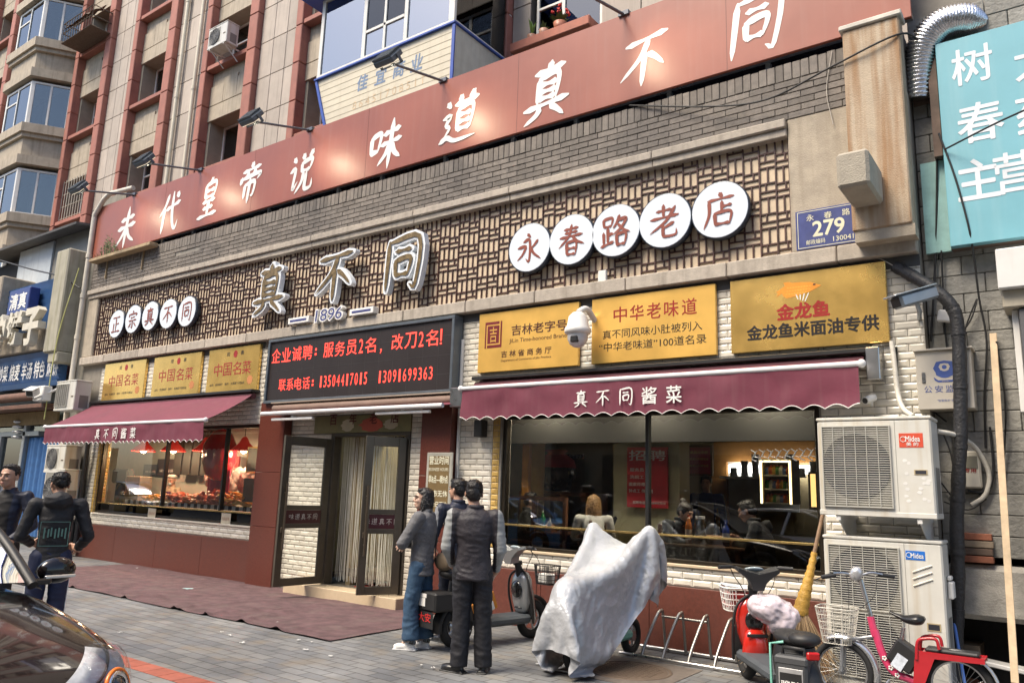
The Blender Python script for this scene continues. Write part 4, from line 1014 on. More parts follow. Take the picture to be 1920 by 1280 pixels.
FL = [((250, 380), (152, 357), 'leftmost arm floodlight at the left end of the banner'), ((375, 330), (275, 306), 'second arm floodlight from the left over the banner'),
      ((580, 265), (476, 228), 'third arm floodlight from the left, below the high air conditioner'), ((830, 175), (732, 118), 'arm floodlight hanging before the cream balcony panel'),
      ((1170, 45), (1075, -25), 'rightmost banner floodlight, its head above the picture edge and arm in view')]
for (a, b), (c, d), lab in FL:
    p = A(a, b, YB); q = A(c, d, -1.25)
    flood(p.x, ZB1 + .005, q.x, -1.25, q.z, lab)
# white drain along the banner's left end
p0 = A(150, 640, -.25); p1 = A(160, 402, -.25)
b = MB(); xx = -18.98
b.tube(bez([(xx, -.2, 2.2), (xx, -.2, 5), (xx, -.2, 7.9)], 6), .06, 12)
for z in (4.9, 5.9, 6.9): b.tube([(xx, -.2, z), (xx, -.2, z + .1)], .072, 12)
b.tube([(xx, -.2, 7.9), (xx, -.2, 8.0), (xx + .35, -.2, 8.32), (xx + .6, -.2, 8.42), (xx + 1.5, -.1, 8.42)], .058, 12)
single('drain_pipe', b, M('pvc_white', (.62, .58, .5), .45, var=.12, streak=.3, scol=(.45, .38, .22)), 'white drain pipe with an elbow at the left end of the banner', 'pipe')
# rusty trough light under the banner's left end, and weeds
p = A(320, 462, -.2)
b = MB().box(-18.7, -16.0, -.32, -.12, 6.72, 6.8, .01)
for x in (-18.2, -16.6): b.box(x, x + .03, -.14, -.101, 6.3, 6.72)
single('trough', b, M('rusty_trough', (.36, .27, .16), .7, var=.25, streak=.6, scol=(.16, .1, .06)), 'rusty cream trough bracketed below the left end of the banner', 'trough')
b = MB(); rs = random.Random(3)
for k in range(60):
    x = -17.9 + rs.gauss(0, .3); h = rs.uniform(.1, .55) * math.exp(-((x + 17.9) / .35) ** 2) + .06
    p0 = Vector((x, -.25, 6.8)); p1 = p0 + Vector((rs.uniform(-.1, .1), -rs.uniform(0, .1), h)); s_ = Vector((.012, 0, .004))
    b.add([p0 - s_, p0 + s_, p1], [(0, 1, 2)], True); 
    if h > .2:
        for q in range(3): c = p0.lerp(p1, .4 + .2 * q); b.add([c, c + Vector((rs.uniform(-.09, .09), -.02, .05)), c + Vector((rs.uniform(-.05, .05), 0, .03))], [(0, 1, 2)], True)
single('weed', b, M('weed_green', (.1, .14, .05), .6, var=.3, rv=.4), 'green weeds growing in the trough under the banner', 'weed')
# ------------------------------------------------------------ the right-hand neighbour, ducts, boxes and cables
m_block = M('wall_block', (.25, .245, .225), .75, var=.14, vs=12, bump=.7, bs=22, rv=.16, streak=.4, scol=(.14, .13, .12))
nb = empty('grey_block_building', 'neighbouring building of dirty grey textured blocks at the right edge', 'building', (.5, .5, 0))
b = MB(); z = 1.25; r = 0
while z < 6.9:
    x = -1.2 - (r % 2) * .2
    while x < 3.2:
        x0, x1 = max(-1.145, x), min(3.2, x + .4)
        if x1 - x0 > .04: b.box(x0 + .003, x1 - .004, .18, .24, z + .003, z + .197, .007)
        x += .4
    z += .2; r += 1
part('wall_blocks', b, m_block, nb)
part('core_wall', MB().box(-1.145, 3.2, .235, 1.5, 1.25, 7.4), m_mortar, nb)
part('base_void', MB().box(-1.145, -.25, .6, 1.5, 0, 1.25), M('hole_black', (.012, .012, .013), .85, var=.5, vs=18), nb)  # near-black block at the back of the hole
part('side_pier', MB().box(-.3, 3.2, .15, 1.5, 0, 1.2), m_cement, nb)
b = MB(); b.X = Matrix.Translation((-.72, .28, 1.0)); b.box(-.42, .42, -.14, .3, -.33, .18, .05)
single('concrete_lintel', b, M('white_concrete', (.42, .4, .36), .85, var=.35, vs=5, bump=.4, grime=.5, scol=(.15, .14, .13)), 'stained pale concrete block set over the dark hole at the wall base', 'concrete block')
bricks = MB()
for k, (dx, dz, mi) in enumerate(((0, 0, 0), (0, .1, 1), (.01, .2, 2), (0, .3, 0))): bricks.box(-1.0 + dx, -.72 + dx, .1, .25, 1.2 + dz * .7, 1.262 + dz * .7, .006, mi=mi)
part('exposed_bricks', bricks, [M('brick_red', (.32, .12, .07), .85, var=.25, vs=20, rv=.2), M('brick_brown', (.12, .085, .065), .9, var=.3), M('brick_dirty', (.24, .19, .14), .9, var=.3)], nb)
m_red_br = MATS['brick_red']
for k, (px, py, rz, lab) in enumerate(((1835, 1262, .5, 'broken red brick lying nearest the blue pole at the wall foot'), (1862, 1275, -.3, 'broken red brick lying in the middle of the heap by the wall'), (1888, 1262, .9, 'broken red brick lying beside the leaning timber plank'), (1820, 1280, 1.2, 'broken red brick at the near end of the small heap'))):
    p = AZ(px, py, .1); b = MB(); b.X = Matrix.Translation((p.x, p.y, .032)) @ Matrix.Rotation(rz, 4, 'Z') @ Matrix.Rotation(.1, 4, 'X'); b.box(-.12, .12, -.055, .055, -.03, .03, .01); single('brick', b, m_red_br, lab, 'brick', 'bricks in the heap by the wall')
p = AZ(1800, 1240, .15); b = MB(); b.X = Matrix.Translation((-.75, .1, .3)) @ Matrix.Rotation(.1, 4, 'Y'); b.box(-.45, .3, -.1, .1, -.02, .02, .008); single('white_board', b, m_white, 'narrow white board lying across the foot of the dark hole', 'board')
# leaning timber plank and blue pole
p1 = A(1862, 630, .1); p0 = AZ(1908, 1290, 0)
p0 = Vector((-.42, -.35, 0)); p1 = A(1862, 625, .12)
pa = AX(1905, 1279, -.44)
d = Vector((p1.x, .12, p1.z)); q = A(1903, 1275, -.3)
def plank(a, b_, w_, t): 
    m = MB(); a = Vector(a); b_ = Vector(b_); ax = (b_ - a).normalized(); sx = EX - ax * EX.dot(ax); sx.normalize(); sy = ax.cross(sx); R = Matrix((sx, sy, ax)).transposed(); m.obox((a + b_) / 2, (w_, t, (b_ - a).length), R, .003); return m
single('timber_plank', plank((q.x, -.3, q.z - .02), d, .06, .025), M('pale_timber', (.62, .48, .32), .7, var=.2, vs=9), 'long pale timber plank leaning upright against the grey wall', 'plank')
a, b_ = A(1810, 1279, -.35), A(1776, 1085, -.05)
m_pole = M('pole_blue', (.1, .22, .62), .4)
e = empty('blue_pole', 'thin blue broom pole leaning beside the big air conditioner', 'pole', (a.x, -.35, 0))
c_ = A(1781, 1120, -.1)
part('shaft', MB().tube([a - Vector((0, 0, .06)), c_], .014, 8), m_pole, e); part('bare_end', MB().tube([c_, b_], .014, 8), M('pole_bare', (.4, .33, .3), .7, var=.3, vs=30), e)
# concrete duct with bracket, and silver hose
cd_ = empty('concrete_duct', 'rust streaked concrete duct standing out at the right end of the front', 'duct', (-1.43, -.2, 4.5))
cx0, cx1, cz0, cz1, cyf = -1.72, -1.15, 4.52, 6.9, -.34
m_rust = M('rust_concrete', (.47, .385, .285), .85, var=.12, vs=7, bump=.4, bs=70, streak=1.0, scol=(.27, .12, .03), st0=.4)
part('shaft', MB().box(cx0, cx1, cyf, -.104, cz0, cz1 - .06, .015), m_rust, cd_)
part('cap', MB().box(cx0 - .03, cx1 + .03, cyf - .03, -.102, cz1 - .059, cz1, .01), M('cap_white', (.6, .57, .5), .7, var=.2), cd_)
part('foot_plate', MB().box(cx0 + .02, cx1 + .02, cyf + .02, -.105, cz0 - .12, cz0 - .001), m_cement, cd_)
bk = MB(); pA_ = A(1625, 398, cyf); pB_ = A(1675, 388, cyf)
bx0_, bx1_ = -1.70, -1.40
bk.box(bx0_, bx1_, -1.02, cyf - .001, 4.76, 5.13, .03)
part('bracket', bk, M('duct_concrete', (.36, .325, .265), .9, var=.15, bump=.5, bs=60), cd_)
P = [A(1590 + 1440 * 0 + 0, 0, 0)]
hose = [A(1712, 110, .1), A(1728, 85, .05), A(1752, 60, .1), A(1785, 35, .35), A(1815, 30, .7), A(1850, 38, 1.2)]
hose = [A(1722, 190, .15), A(1724, 130, .1), A(1736, 80, .05), A(1765, 48, .05), A(1800, 38, .1), A(1832, 42, .2), A(1850, 44, .3)]
Q = bez(hose, 140); rr = [(.165 + (.014 if i % 3 == 0 else -.008)) * min(1, .15 + (len(Q) - i) / 45) for i in range(len(Q))]
single('flexible_duct', MB().tube(Q, rr, 18), M('foil', (.75, .75, .76), .22, metal=1, var=.2, vs=20, bump=.3, bs=40), 'crinkled silver foil duct curving out beside the concrete duct', 'duct')
# blue signboard
bs_ = empty('blue_signboard', 'large turquoise signboard with white characters at the right edge', 'sign', (.5, -.3, 4.2))
m_turq = M('turquoise', (.17, .42, .5), .5, var=.08, vs=1.5, streak=.35, scol=(.3, .5, .55))
b = MB().box(-.86, 2.6, -.05, .05, 4.30, 6.55, .004); part('panel', b, m_turq, bs_)
part('side_sheet', MB().box(-1.1, -.87, .1, .14, 4.3, 5.3), M('turquoise_pale', (.3, .52, .5), .5, var=.2, streak=.5, scol=(.2, .33, .3)), bs_)
part('frame', MB().box(-.95, -.87, .0, .14, 5.31, 6.6).box(-.86, 2.6, .051, .17, 6.5, 6.56).box(-.86, 2.6, .051, .17, 4.3, 4.36).box(-1.13, -.96, .17, .175, 6.0, 6.06), M('frame_rust', (.13, .09, .07), .8, var=.4), bs_)
b = MB()
def sg(t, px, py, hp, wd, bold): p = A(px, py, -.05); b.text(t, (p.x, -.0515, p.z), h=hp, w_=wd, d=.0015, bold=bold)
sg('树', 1822, 122, .4, .36, .015); sg('春', 1838, 228, .42, .4, .015); sg('主', 1834, 335, .42, .36, .018); sg('营', 1905, 322, .42, .36, .015); sg('大', 1945, 110, .4, .38, .015); sg('药', 1950, 210, .42, .38, .015)
part('lettering', b, M('sign_bluewhite', (.74, .78, .82), .4), bs_)
# roller shutter box and dark shop edge on the far right
sh = empty('shutter_box', 'white shutter box over a dark metal shop front at the right edge', 'shutter', (.4, -.2, 3.5))
px0 = A(1858, 560, -.25)
sx0 = -.47
part('box', MB().box(sx0, 2.4, -.3, .17, 3.75, 4.14, .01), M('shutter_white', (.7, .7, .68), .35, var=.05, streak=.3, scol=(.35, .3, .24)), sh)
part('lower_box', MB().box(sx0 + .02, 2.4, -.22, .17, 3.58, 3.749, .01), M('shutter_dirty', (.4, .36, .28), .6, var=.2), sh)
part('post', MB().box(-.33, -.2, -.18, .14, 0, 3.57, .008), M('post_dark', (.1, .1, .105), .5, var=.1), sh)
part('track', MB().box(-.39, -.335, -.1, .14, 2.6, 3.575, .006), m_white, sh)
part('shop_wall', MB().box(-.19, 2.4, -.05, .14, 0, 3.57), M('shop_grey', (.2, .2, .19), .5), sh)
# police monitoring box with emblem
pb_ = empty('monitoring_box', 'beige metal cabinet with a blue badge and characters on the grey wall', 'cabinet', (-.92, .0, 2.6))
x0, x1, z0, z1, yf = -1.22, -.76, 2.72, 3.32, -.1
p = A(1715, 660, yf); x0 = p.x; z1 = p.z; p = A(1828, 765, yf); x1 = p.x; z0 = p.z
part('cabinet', MB().box(x0, x1, yf, .175, z0, z1, .006).box(x0 - .02, x1 + .02, yf - .03, .175, z1 + .001, z1 + .02, .004), M('cabinet_beige', (.5, .46, .39), .45, var=.06, streak=.2, scol=(.36, .32, .26)), pb_)
part('lock', MB().box(x0 + .05, x0 + .08, yf - .01, yf - .0005, (z0 + z1) / 2 - .03, (z0 + z1) / 2 + .08, .004), m_steel, pb_)
b = MB(); cx, cz = (x0 + x1) / 2 + .01, z0 + (z1 - z0) * .66; n = 20
sh_ = [(.0, .095), (.03, .09), (.07, .085), (.085, .05), (.1, .02), (.08, -.02), (.075, -.05), (.03, -.075), (0, -.08)]; sh_ = sh_ + [(-a, c) for a, c in sh_[::-1][1:-1]]
b.prism(sh_, (cx, yf - .0005, cz), EX, EZ, 0, .0012); b.prism([(a * .5, c * .45 + .025) for a, c in sh_], (cx, yf - .0018, cz), EX, EZ, 0, .0008, mi=1)
b.prism([(.022 * math.cos(k * .63), .03 + .022 * math.sin(k * .63)) for k in range(10)], (cx, yf - .0028, cz), EX, EZ, 0, .0006); b.prism([(-.045, -.02), (.045, -.02), (.03, -.03), (-.03, -.03)], (cx, yf - .0028, cz), EX, EZ, 0, .0006)
b.prism([(-.1, -.065), (-.06, -.1), (.06, -.1), (.1, -.065), (.09, -.1), (.06, -.12), (-.06, -.12), (-.09, -.1)], (cx, yf - .0018, cz), EX, EZ, 0, .0008)
for k, t in enumerate('公安监控'): b.text(t, (x0 + .1 + k * .093, yf - .0015, z0 + .2), h=.068, w_=.07, d=.001)
b.text('“智慧南关”视频监控', (cx + .03, yf - .0015, z0 + .085), h=.024, d=.001)
b.text('JINGCHA', (cx, yf - .003, cz - .11), h=.013, d=.0005, mi=1)
part('badge', b, [M('badge_blue', (.06, .1, .3), .4), MATS['cabinet_beige']], pb_)
# electric meter box
mb_ = empty('meter_box', 'small cream plastic meter box with a little window behind the black pipe', 'meter box', (-.75, .1, 1.95))
p = A(1787, 845, .08); q = A(1842, 915, .08); x0, x1, z1, z0 = p.x, q.x, p.z, q.z
part('case', MB().box(x0, x1, .08, .175, z0, z1, .015), M('meter_cream', (.6, .56, .47), .45), mb_)
part('window', MB().box(x0 + .08, x0 + .2, .074, .0795, z1 - .17, z1 - .05, .004), M('meter_window', (.2, .19, .15), .2), mb_)
b = MB(); b.text('专用', (x1 - .09, .0785, z0 + .17), h=.05, d=.001, bold=.02); part('lettering', b, m_lr, mb_)
# black lagged pipe
P = [A(1680, 500, -.02), A(1715, 520, -.1), A(1755, 545, -.15), A(1785, 575, -.16), A(1796, 615, -.16), A(1800, 700, -.16), A(1801, 800, -.16), A(1797, 900, -.16), A(1794, 980, -.16), A(1796, 1080, -.14), A(1793, 1180, -.12), A(1790, 1275, -.12)]
Q = bez(P, 110); rr = [.062 + .007 * noise.noise(Vector((i * .35, 0, 0))) for i in range(len(Q))]
b = MB().tube(Q, rr, 12)
for k in range(8, len(Q) - 4, 11): b.tube([Q[k], Q[k + 1]], rr[k] + .006, 12)
single('lagged_pipe', b, M('black_wrap', (.022, .022, .024), .5, var=.35, vs=30, bump=.5, bs=40), 'thick black wrapped pipe running down the grey wall at the right', 'pipe')
m_wht = M('taped_white', (.6, .57, .5), .5, var=.15, vs=25)
P = [A(1672, 640, -.06), A(1678, 690, -.1), A(1683, 735, -.12), A(1693, 765, -.2), A(1712, 780, -.3)]
single('pipe_bundle', MB().tube(bez(P, 30), .026, 10), m_wht, 'white taped pipe curving down to the top of the rusty air conditioner', 'pipe')
P = [A(1757, 808, -.35), A(1790, 815, -.2), A(1825, 835, .02), A(1848, 870, .1), A(1855, 900, .12), A(1845, 930, .12), A(1822, 946, .12)]
single('pipe_loop', MB().tube(bez(P, 40), .022, 10), m_wht, 'white taped pipe looping from the side of the rusty air conditioner', 'pipe')
m_cab = M('cable_black', (.015, .015, .016), .5)
def cable(pts, r, lab, mat=None, n=40): return single('cable', MB().tube(bez(pts, n), r, 5), mat or m_cab, lab, 'cable', 'loose cables on the front')
cable([A(1180, 198, -.11), A(1330, 200, -.2), A(1440, 186, -.25), A(1560, 125, -.36), A(1680, 66, -.36), A(1720, 75, -.1), A(1742, 110, .0)], .012, 'black cable drooping across the dark bricks and over the concrete duct')
cable([A(1742, 110, .02), A(1755, 240, .05), A(1756, 400, .1), A(1752, 520, .12), A(1745, 640, .14)], .012, 'black cable hanging straight down left of the turquoise sign')
cable([A(1760, 250, -.06), A(1790, 330, -.06), A(1815, 420, -.06), A(1826, 480, .0), A(1836, 560, .1), A(1850, 640, .14), A(1846, 740, .15), A(1848, 840, .15)], .01, 'black cable slanting across the lower left of the turquoise sign')
cable([A(1772, 280, -.08), A(1860, 235, -.4), A(1925, 205, -.7)], .01, 'taut black cable crossing the turquoise sign to the right')
cable([A(1680, 650, -.02), A(1685, 720, .0), A(1700, 770, .02), A(1705, 810, .04)], .01, 'black cable beside the white taped pipe, left strand')
cable([A(1700, 640, .0), A(1690, 690, .02), A(1702, 740, .03), A(1716, 790, .05)], .009, 'black cable crossing behind the white taped pipe')
cable([A(1770, 815, .1), A(1785, 860, .1), A(1790, 930, .12), A(1765, 905, .12)], .008, 'thin black cable looped behind the rusty air conditioner')
cable([A(1800, 640, .15), A(1812, 720, .15), A(1790, 830, .15), A(1786, 870, .15)], .008, 'thin black cable between the cabinet and the meter box')
cable([A(1856, 800, .15), A(1862, 870, .14), A(1858, 910, .12), A(1840, 922, .12), A(1815, 920, .12)], .012, 'black cable bending round beside the meter box')
cable([A(1585, 460, -.02), A(1660, 490, -.06), A(1740, 540, -.1)], .005, 'thin pale wire running from the house number plate to the black pipe', M('wire_pale', (.5, .46, .4), .5))
cable([A(1560, 95, -.12), A(1550, 170, -.12), A(1562, 233, -.13)], .005, 'thin pale wire hanging on the bricks left of the concrete duct', MATS['wire_pale'])
cable([A(1790, 640, .12), A(1820, 600, .1), A(1832, 560, .1), A(1812, 610, .12), A(1800, 660, .14)], .008, 'black cable loop under the turquoise sign')
rs = random.Random(21)
for k, (a, b_, c_, lab) in enumerate((((1700, 640, .05), (1708, 700, .12), (1688, 790, .1), 'black cable drooping left of the beige cabinet'), ((1765, 470, .1), (1772, 620, .15), (1790, 760, .16), 'black cable hanging behind the black wrapped pipe'), ((1868, 640, .1), (1885, 760, .12), (1880, 900, .14), 'black cable hanging just left of the timber plank'),
        ((1700, 800, .0), (1740, 770, .1), (1775, 790, .14), 'black cable bowed over the top of the rusty air conditioner'), ((1770, 940, .12), (1815, 955, .1), (1850, 935, .13), 'black cable sagging below the meter box'))):
    cable([A(*a), A(*b_), A(*c_)], rs.uniform(.006, .011), lab)
# cameras
def bullet(p0, p1, wall, r, lab, m, hood=True, sq=True):
    e = empty('security_camera', lab, 'camera', p0, 'security cameras on the front'); d = (p1 - p0).normalized(); s_ = d.cross(EZ).normalized(); u = s_.cross(d); R = Matrix((d, s_, u)).transposed(); L_ = (p1 - p0).length
    b = MB()
    if sq: b.obox((p0 + p1) / 2, (L_, r * 2, r * 1.7), R, r * .3)
    else: b.tube([p0, p1], r, 14)
    part('body', b, m, e)
    if hood: part('hood', MB().obox((p0 + p1) / 2 + u * r * .95 - d * .03, (L_ + .06, r * 2.3, r * .22), R, .008), m, e)
    part('lens', MB().obox(p0 - d * .003, (.006, r * 1.5, r * 1.2), R, .002) if sq else MB().tube([p0 - d * .004, p0 + d * .01], r * .75, 14), m_black, e)
    part('arm', MB().tube([(p0 + p1) / 2 - u * r * .8, (p0 + p1) / 2 - u * r * 1.8, wall], r * .28, 8).sph(wall, r * .5, None, 8), m, e)
    return e
m_camg = M('camera_grey', (.3, .33, .36), .3, metal=.5)
bullet(A(1680, 568, -.65), A(1750, 548, -.3), A(1724, 600, .1), .075, 'large grey box camera on the wall right of the fish plaque', m_camg)
bullet(A(1622, 751, -.2), A(1638, 745, -.08), Vector((-1.66, -.012, 2.82)), .04, 'small white bullet camera at the right end of the awning', m_white, False, False)
# dome camera between the gold plaques
p = A(1084, 620, -.35)
e = empty('dome_camera', 'white dome security camera on a wall arm between two gold plaques', 'camera', (p.x, -.05, p.z - .3))
part('arm', MB().box(p.x + .02, p.x + .13, -.05, -.013, p.z - .02, p.z + .28, .008).tube(bez([(p.x + .075, -.05, p.z + .18), (p.x + .06, -.25, p.z + .3), (p.x, -.36, p.z + .24)], 14), .04, 12), m_white, e)
part('housing', MB().lathe([(0, .24), (.07, .235), (.12, .18), (.14, .06), (.17, .02), (.17, -.03), (.145, -.05), (0, -.05)], (p.x, -.36, p.z), 26), m_white, e)
part('dome', MB().lathe([(.135, -.051), (.13, -.12), (.1, -.18), (.05, -.215), (0, -.225)], (p.x, -.36, p.z), 22), M('dome_white', (.6, .6, .6), .25), e)
part('lens', MB().obox((p.x + .02, -.47, p.z - .13), (.1, .06, .08), None, .01), m_black, e)
# small white box on the lattice
p = A(1129, 518, -.11)
single('junction_box', MB().box(p.x - .06, p.x + .06, -.12, -.07, p.z - .08, p.z + .08, .008), m_white, 'small white junction box on the lattice under the round signs', 'box')
p = A(1775, 593, .1); single('network_box', MB().obox((p.x, .1, p.z), (.16, .07, .12), Matrix.Rotation(.2, 3, 'Y'), .012), m_white, 'small white plastic network box hanging beside the black pipe', 'box')
# the two big outdoor units at the right
e, T = ac_unit(-1.56, -.52, 1.60, 1.0, .42, .93, 'rust stained air conditioner with a red badge, hung on brackets', 0, 1, round_=False)
yF = -.52 - .21
b = MB().box(-1.33, -1.13, yF - .003, yF - .0003, 2.24, 2.37); 
bt_ = MB(); bt_.text('Midea', (-1.215, yF - .0045, 2.318), h=.05, w_=.12, d=.001, bold=.02); bt_.text('美 的', (-1.22, yF - .0045, 2.27), h=.034, w_=.1, d=.001, bold=.015); bt_.tube([(-1.295 + .024 * math.cos(t), yF - .004, 2.315 + .024 * math.sin(t)) for t in np.linspace(0, 6.28, 16, endpoint=False)], .003, 4, closed=True)
lg_ = part('badge', b, M('logo_red', (.6, .08, .04), .4, var=.1, grime=.2, scol=(.6, .5, .45)), e); part('badge_lettering', bt_, m_sgw, lg_)
b = MB()
for x in (-1.9, -1.2):
    b = MB(); b.box(x - .02, x + .02, -.72, .0, 1.555, 1.599); b.prism([(-.7, 1.554), (-.0, 1.554), (-.0, 1.2)], (x - .004, 0, 0), (0, 1, 0), EZ, 0, .008)
    part('bracket', b, m_white, e)
rs_ = MB()
for k in range(16):
    x, z = random.uniform(-1.3, -1.1), random.uniform(1.75, 2.15); n = 6
    rs_.prism([(random.uniform(.6, 1) * .025 * math.cos(6.28 * i / n), random.uniform(.6, 1) * .02 * math.sin(6.28 * i / n)) for i in range(n)], (x, yF - .0004, z), EX, EZ, 0, .0006 + k * .00005)
part('torn_sticker', rs_, M('sticker_rest', (.68, .67, .64), .6), e)
e, T = ac_unit(-1.56, -.45, .06, 1.02, .36, 1.35, 'tall two fan air conditioner with a blue badge standing on the ground', 0, 2, round_=False)
yF = -.45 - .18
b = MB().box(-1.35, -1.19, yF - .003, yF - .0003, 1.23, 1.31); bt_ = MB(); bt_.text('Midea', (-1.255, yF - .0045, 1.268), h=.045, w_=.105, d=.001, bold=.02); bt_.tube([(-1.322 + .022 * math.cos(t), yF - .004, 1.27 + .022 * math.sin(t)) for t in np.linspace(0, 6.28, 16, endpoint=False)], .003, 4, closed=True)
lg_ = part('badge', b, M('logo_blue', (.02, .15, .55), .4), e); part('badge_lettering', bt_, m_sgw, lg_)
b = MB()
for k in range(3): b.tube([(-1.3, yF - .001, 1.0 + k * .06), (-1.14, yF - .001, 1.07 + k * .06)], .01, 6)
part('pressed_rib', b, m_acw, e)
part('foot', MB().box(-1.95, -1.85, -.6, -.3, 0, .059).box(-1.25, -1.15, -.6, -.3, 0, .059), m_black, e)
b = MB().box(-1.045, -1.0, -.5, -.35, .9, 1.05, .01).box(-1.045, -1.01, -.5, -.38, 1.06, 1.1, .01); part('valve_cover', b, m_white, e)
# ------------------------------------------------------------ awnings
m_awn = M('awning_wine', (.145, .028, .05), .75, var=.16, vs=2.2, bump=.25, bs=5, streak=.35, scol=(.19, .075, .09))
m_pipe = M('awning_bar', (.68, .68, .68), .35, var=.04)
def awning(x0, x1, zt, yf, zf, zb, lab, n, loc, chars=None, cx=None, ch=.2, step=.3, arms=True):
    e = empty('awning', lab, 'awning', loc, 'wine red awnings')
    part('roller', MB().tube([(x0, -.12, zt - .02), (x1, -.12, zt - .02)], .055, 12), M('awning_dark', (.09, .02, .03), .7), e)
    part('rail', MB().box(x0 - .03, x1 + .03, -.2, -.013, zt + .05, zt + .1, .006), m_black, e)
    def cloth(u, v):
        x = x0 + (x1 - x0) * u; y = -.15 + (yf + .15) * v; z = zt + (zf - zt) * v - .03 * math.sin(v * math.pi) + .004 * noise.noise(Vector((x * 2, v * 3, 0)))
        return (x, y, z)
    part('canopy', MB().grid(cloth, 50, 8), m_awn, e)
    part('front_bar', MB().tube([(x0 - .02, yf, zf), (x1 + .02, yf, zf)], .03, 12).sph((x1 + .03, yf, zf), .045, None, 10).sph((x0 - .03, yf, zf), .045, None, 10), m_pipe, e)
    nn = n * 10
    def val(u, v):
        x = x0 + (x1 - x0) * u; zl = zb + .028 * abs(math.cos(u * n * math.pi)) * 1.6 
        y = yf - .012 + .016 * math.sin(x * 5 + math.sin(x * 1.7) * 2) * v + .02 * noise.noise(Vector((x * 3, v * 2, 3)))
        return (x, y, zf - .02 + (zl - zf + .02) * v)
    vl = part('valance', MB().grid(val, nn, 5), m_awn, e)
    part('hem', MB().tube([Vector(val(i / nn, 1)) + Vector((0, -.004, 0)) for i in range(nn + 1)], .005, 4), m_sgw, vl)
    if arms:
        b = MB()
        for x in (x0 + .25, x1 - .25):
            b.tube([(x, -.1, zt - .08), (x + (.3 if x < (x0 + x1) / 2 else -.3), (yf - .1) * .5, (zt + zf) / 2 - .08), (x, yf + .03, zf - .03)], .02, 6)
        part('folding_arm', b, m_pipe, e)
    if chars:
        b = MB()
        for k, t in enumerate(chars):
            b = MB()
            pz = (zf + zb) / 2 + .0; xx = cx + (k - 2) * step
            if t in BR: brush(b, t, (xx, yf - .028, pz), EX, EZ, ch, .12, d=.003, wob=.6)
            else: b.text(t, (xx, yf - .028, pz), h=ch, w_=ch * .95, d=.003, bold=.015)
            part('character', b, m_sgw, vl)
    return e
pl_ = A(385, 788, -1.02)
awning(-17.95, -12.05, 3.28, -1.05, 2.74, 2.36, 'wine red awning let down over the left shop window, white characters on its valance', 34, (-15, -.05, 3.0), '真不同酱菜', -14.95, .2, .33)
pr = A(1175, 745, -.42)
xa0, xa1 = A(866, 760, -.42).x, A(1612, 730, -.42).x
zbar = A(1240, 705, -.42).z; zlow = (A(1100, 781, -.42).z + A(1500, 768, -.42).z) / 2
awning(xa0, xa1, 3.2, -.42, zbar, zlow, 'wine red awning half rolled in over the right shop window, white characters on its valance', 23, (-4.5, -.05, 3.0), '真不同酱菜', pr.x, .2, .31)
b = MB().box(xa1 + .03, xa1 + .16, -.22, -.013, 2.96, 3.3, .008); 
single('awning_bracket', b, m_steel, 'bare steel bracket plate at the right end of the right awning', 'bracket')
e = empty('door_awning', 'rolled up awning with white front bar under the black screen', 'awning', (-9.6, -.1, 2.85), 'wine red awnings')
xa, xb = A(492, 780, -.45).x, A(832, 758, -.45).x; za = (A(492, 778, -.45).z + A(832, 757, -.45).z) / 2
part('roller', MB().tube([(xa + .1, -.28, za + .1), (xb + .1, -.28, za + .1)], .07, 12), M('roll_tan', (.2, .13, .1), .7, var=.15), e)
part('canopy', MB().grid(lambda u, v: (xa + .1 + (xb - xa) * u, -.3 - .15 * v, za + .07 - .06 * v), 20, 3), m_awn, e)
part('front_bar', MB().tube([(xa, -.47, za), (xb, -.47, za)], .035, 12), m_pipe, e)
part('end_plate', MB().box(xb + .06, xb + .3, -.4, -.2, za - .02, za + .25, .008), m_steel, e)
part('hood', MB().box(xa + .05, xb + .2, -.34, -.17, za + .19, za + .21), M('hood_tan', (.3, .24, .19), .7), e)
m_tubel = M('strip_light', (.8, .8, .78), .35)
for (px, py, L_, lab) in ((548, 785, 1.05, 'unlit white strip light under the left end of the rolled door awning'), (755, 773, 1.1, 'unlit white strip light under the right end of the rolled door awning')):
    p = A(px, py, -.42); single('strip_light', MB().box(p.x - L_ / 2, p.x + L_ / 2, -.45, -.4, p.z - .022, p.z + .022, .008).box(p.x - .03, p.x + .03, -.43, -.36, p.z + .0225, p.z + .06), m_tubel, lab, 'light', 'strip lights over the door')
# speaker box and cable trunking by the pier
p = A(900, 803, -.1)
single('speaker', MB().box(p.x - .07, p.x + .07, -.16, -.013, p.z - .12, p.z + .12, .01), m_black, 'small black loudspeaker on the tiles under the right awning', 'speaker')
x_ = -7.24
single('trunking', MB().box(x_ - .02, x_ + .02, -.05, -.013, 1.85, 3.9, .004), m_white, 'white cable trunking beside the right granite pier', 'trunking')
single('intercom', MB().box(x_ - .06, x_ + .08, -.06, -.013, 1.68, 1.84, .008), M('intercom_grey', (.3, .3, .42), .4), 'small grey intercom panel at the foot of the white trunking', 'intercom')
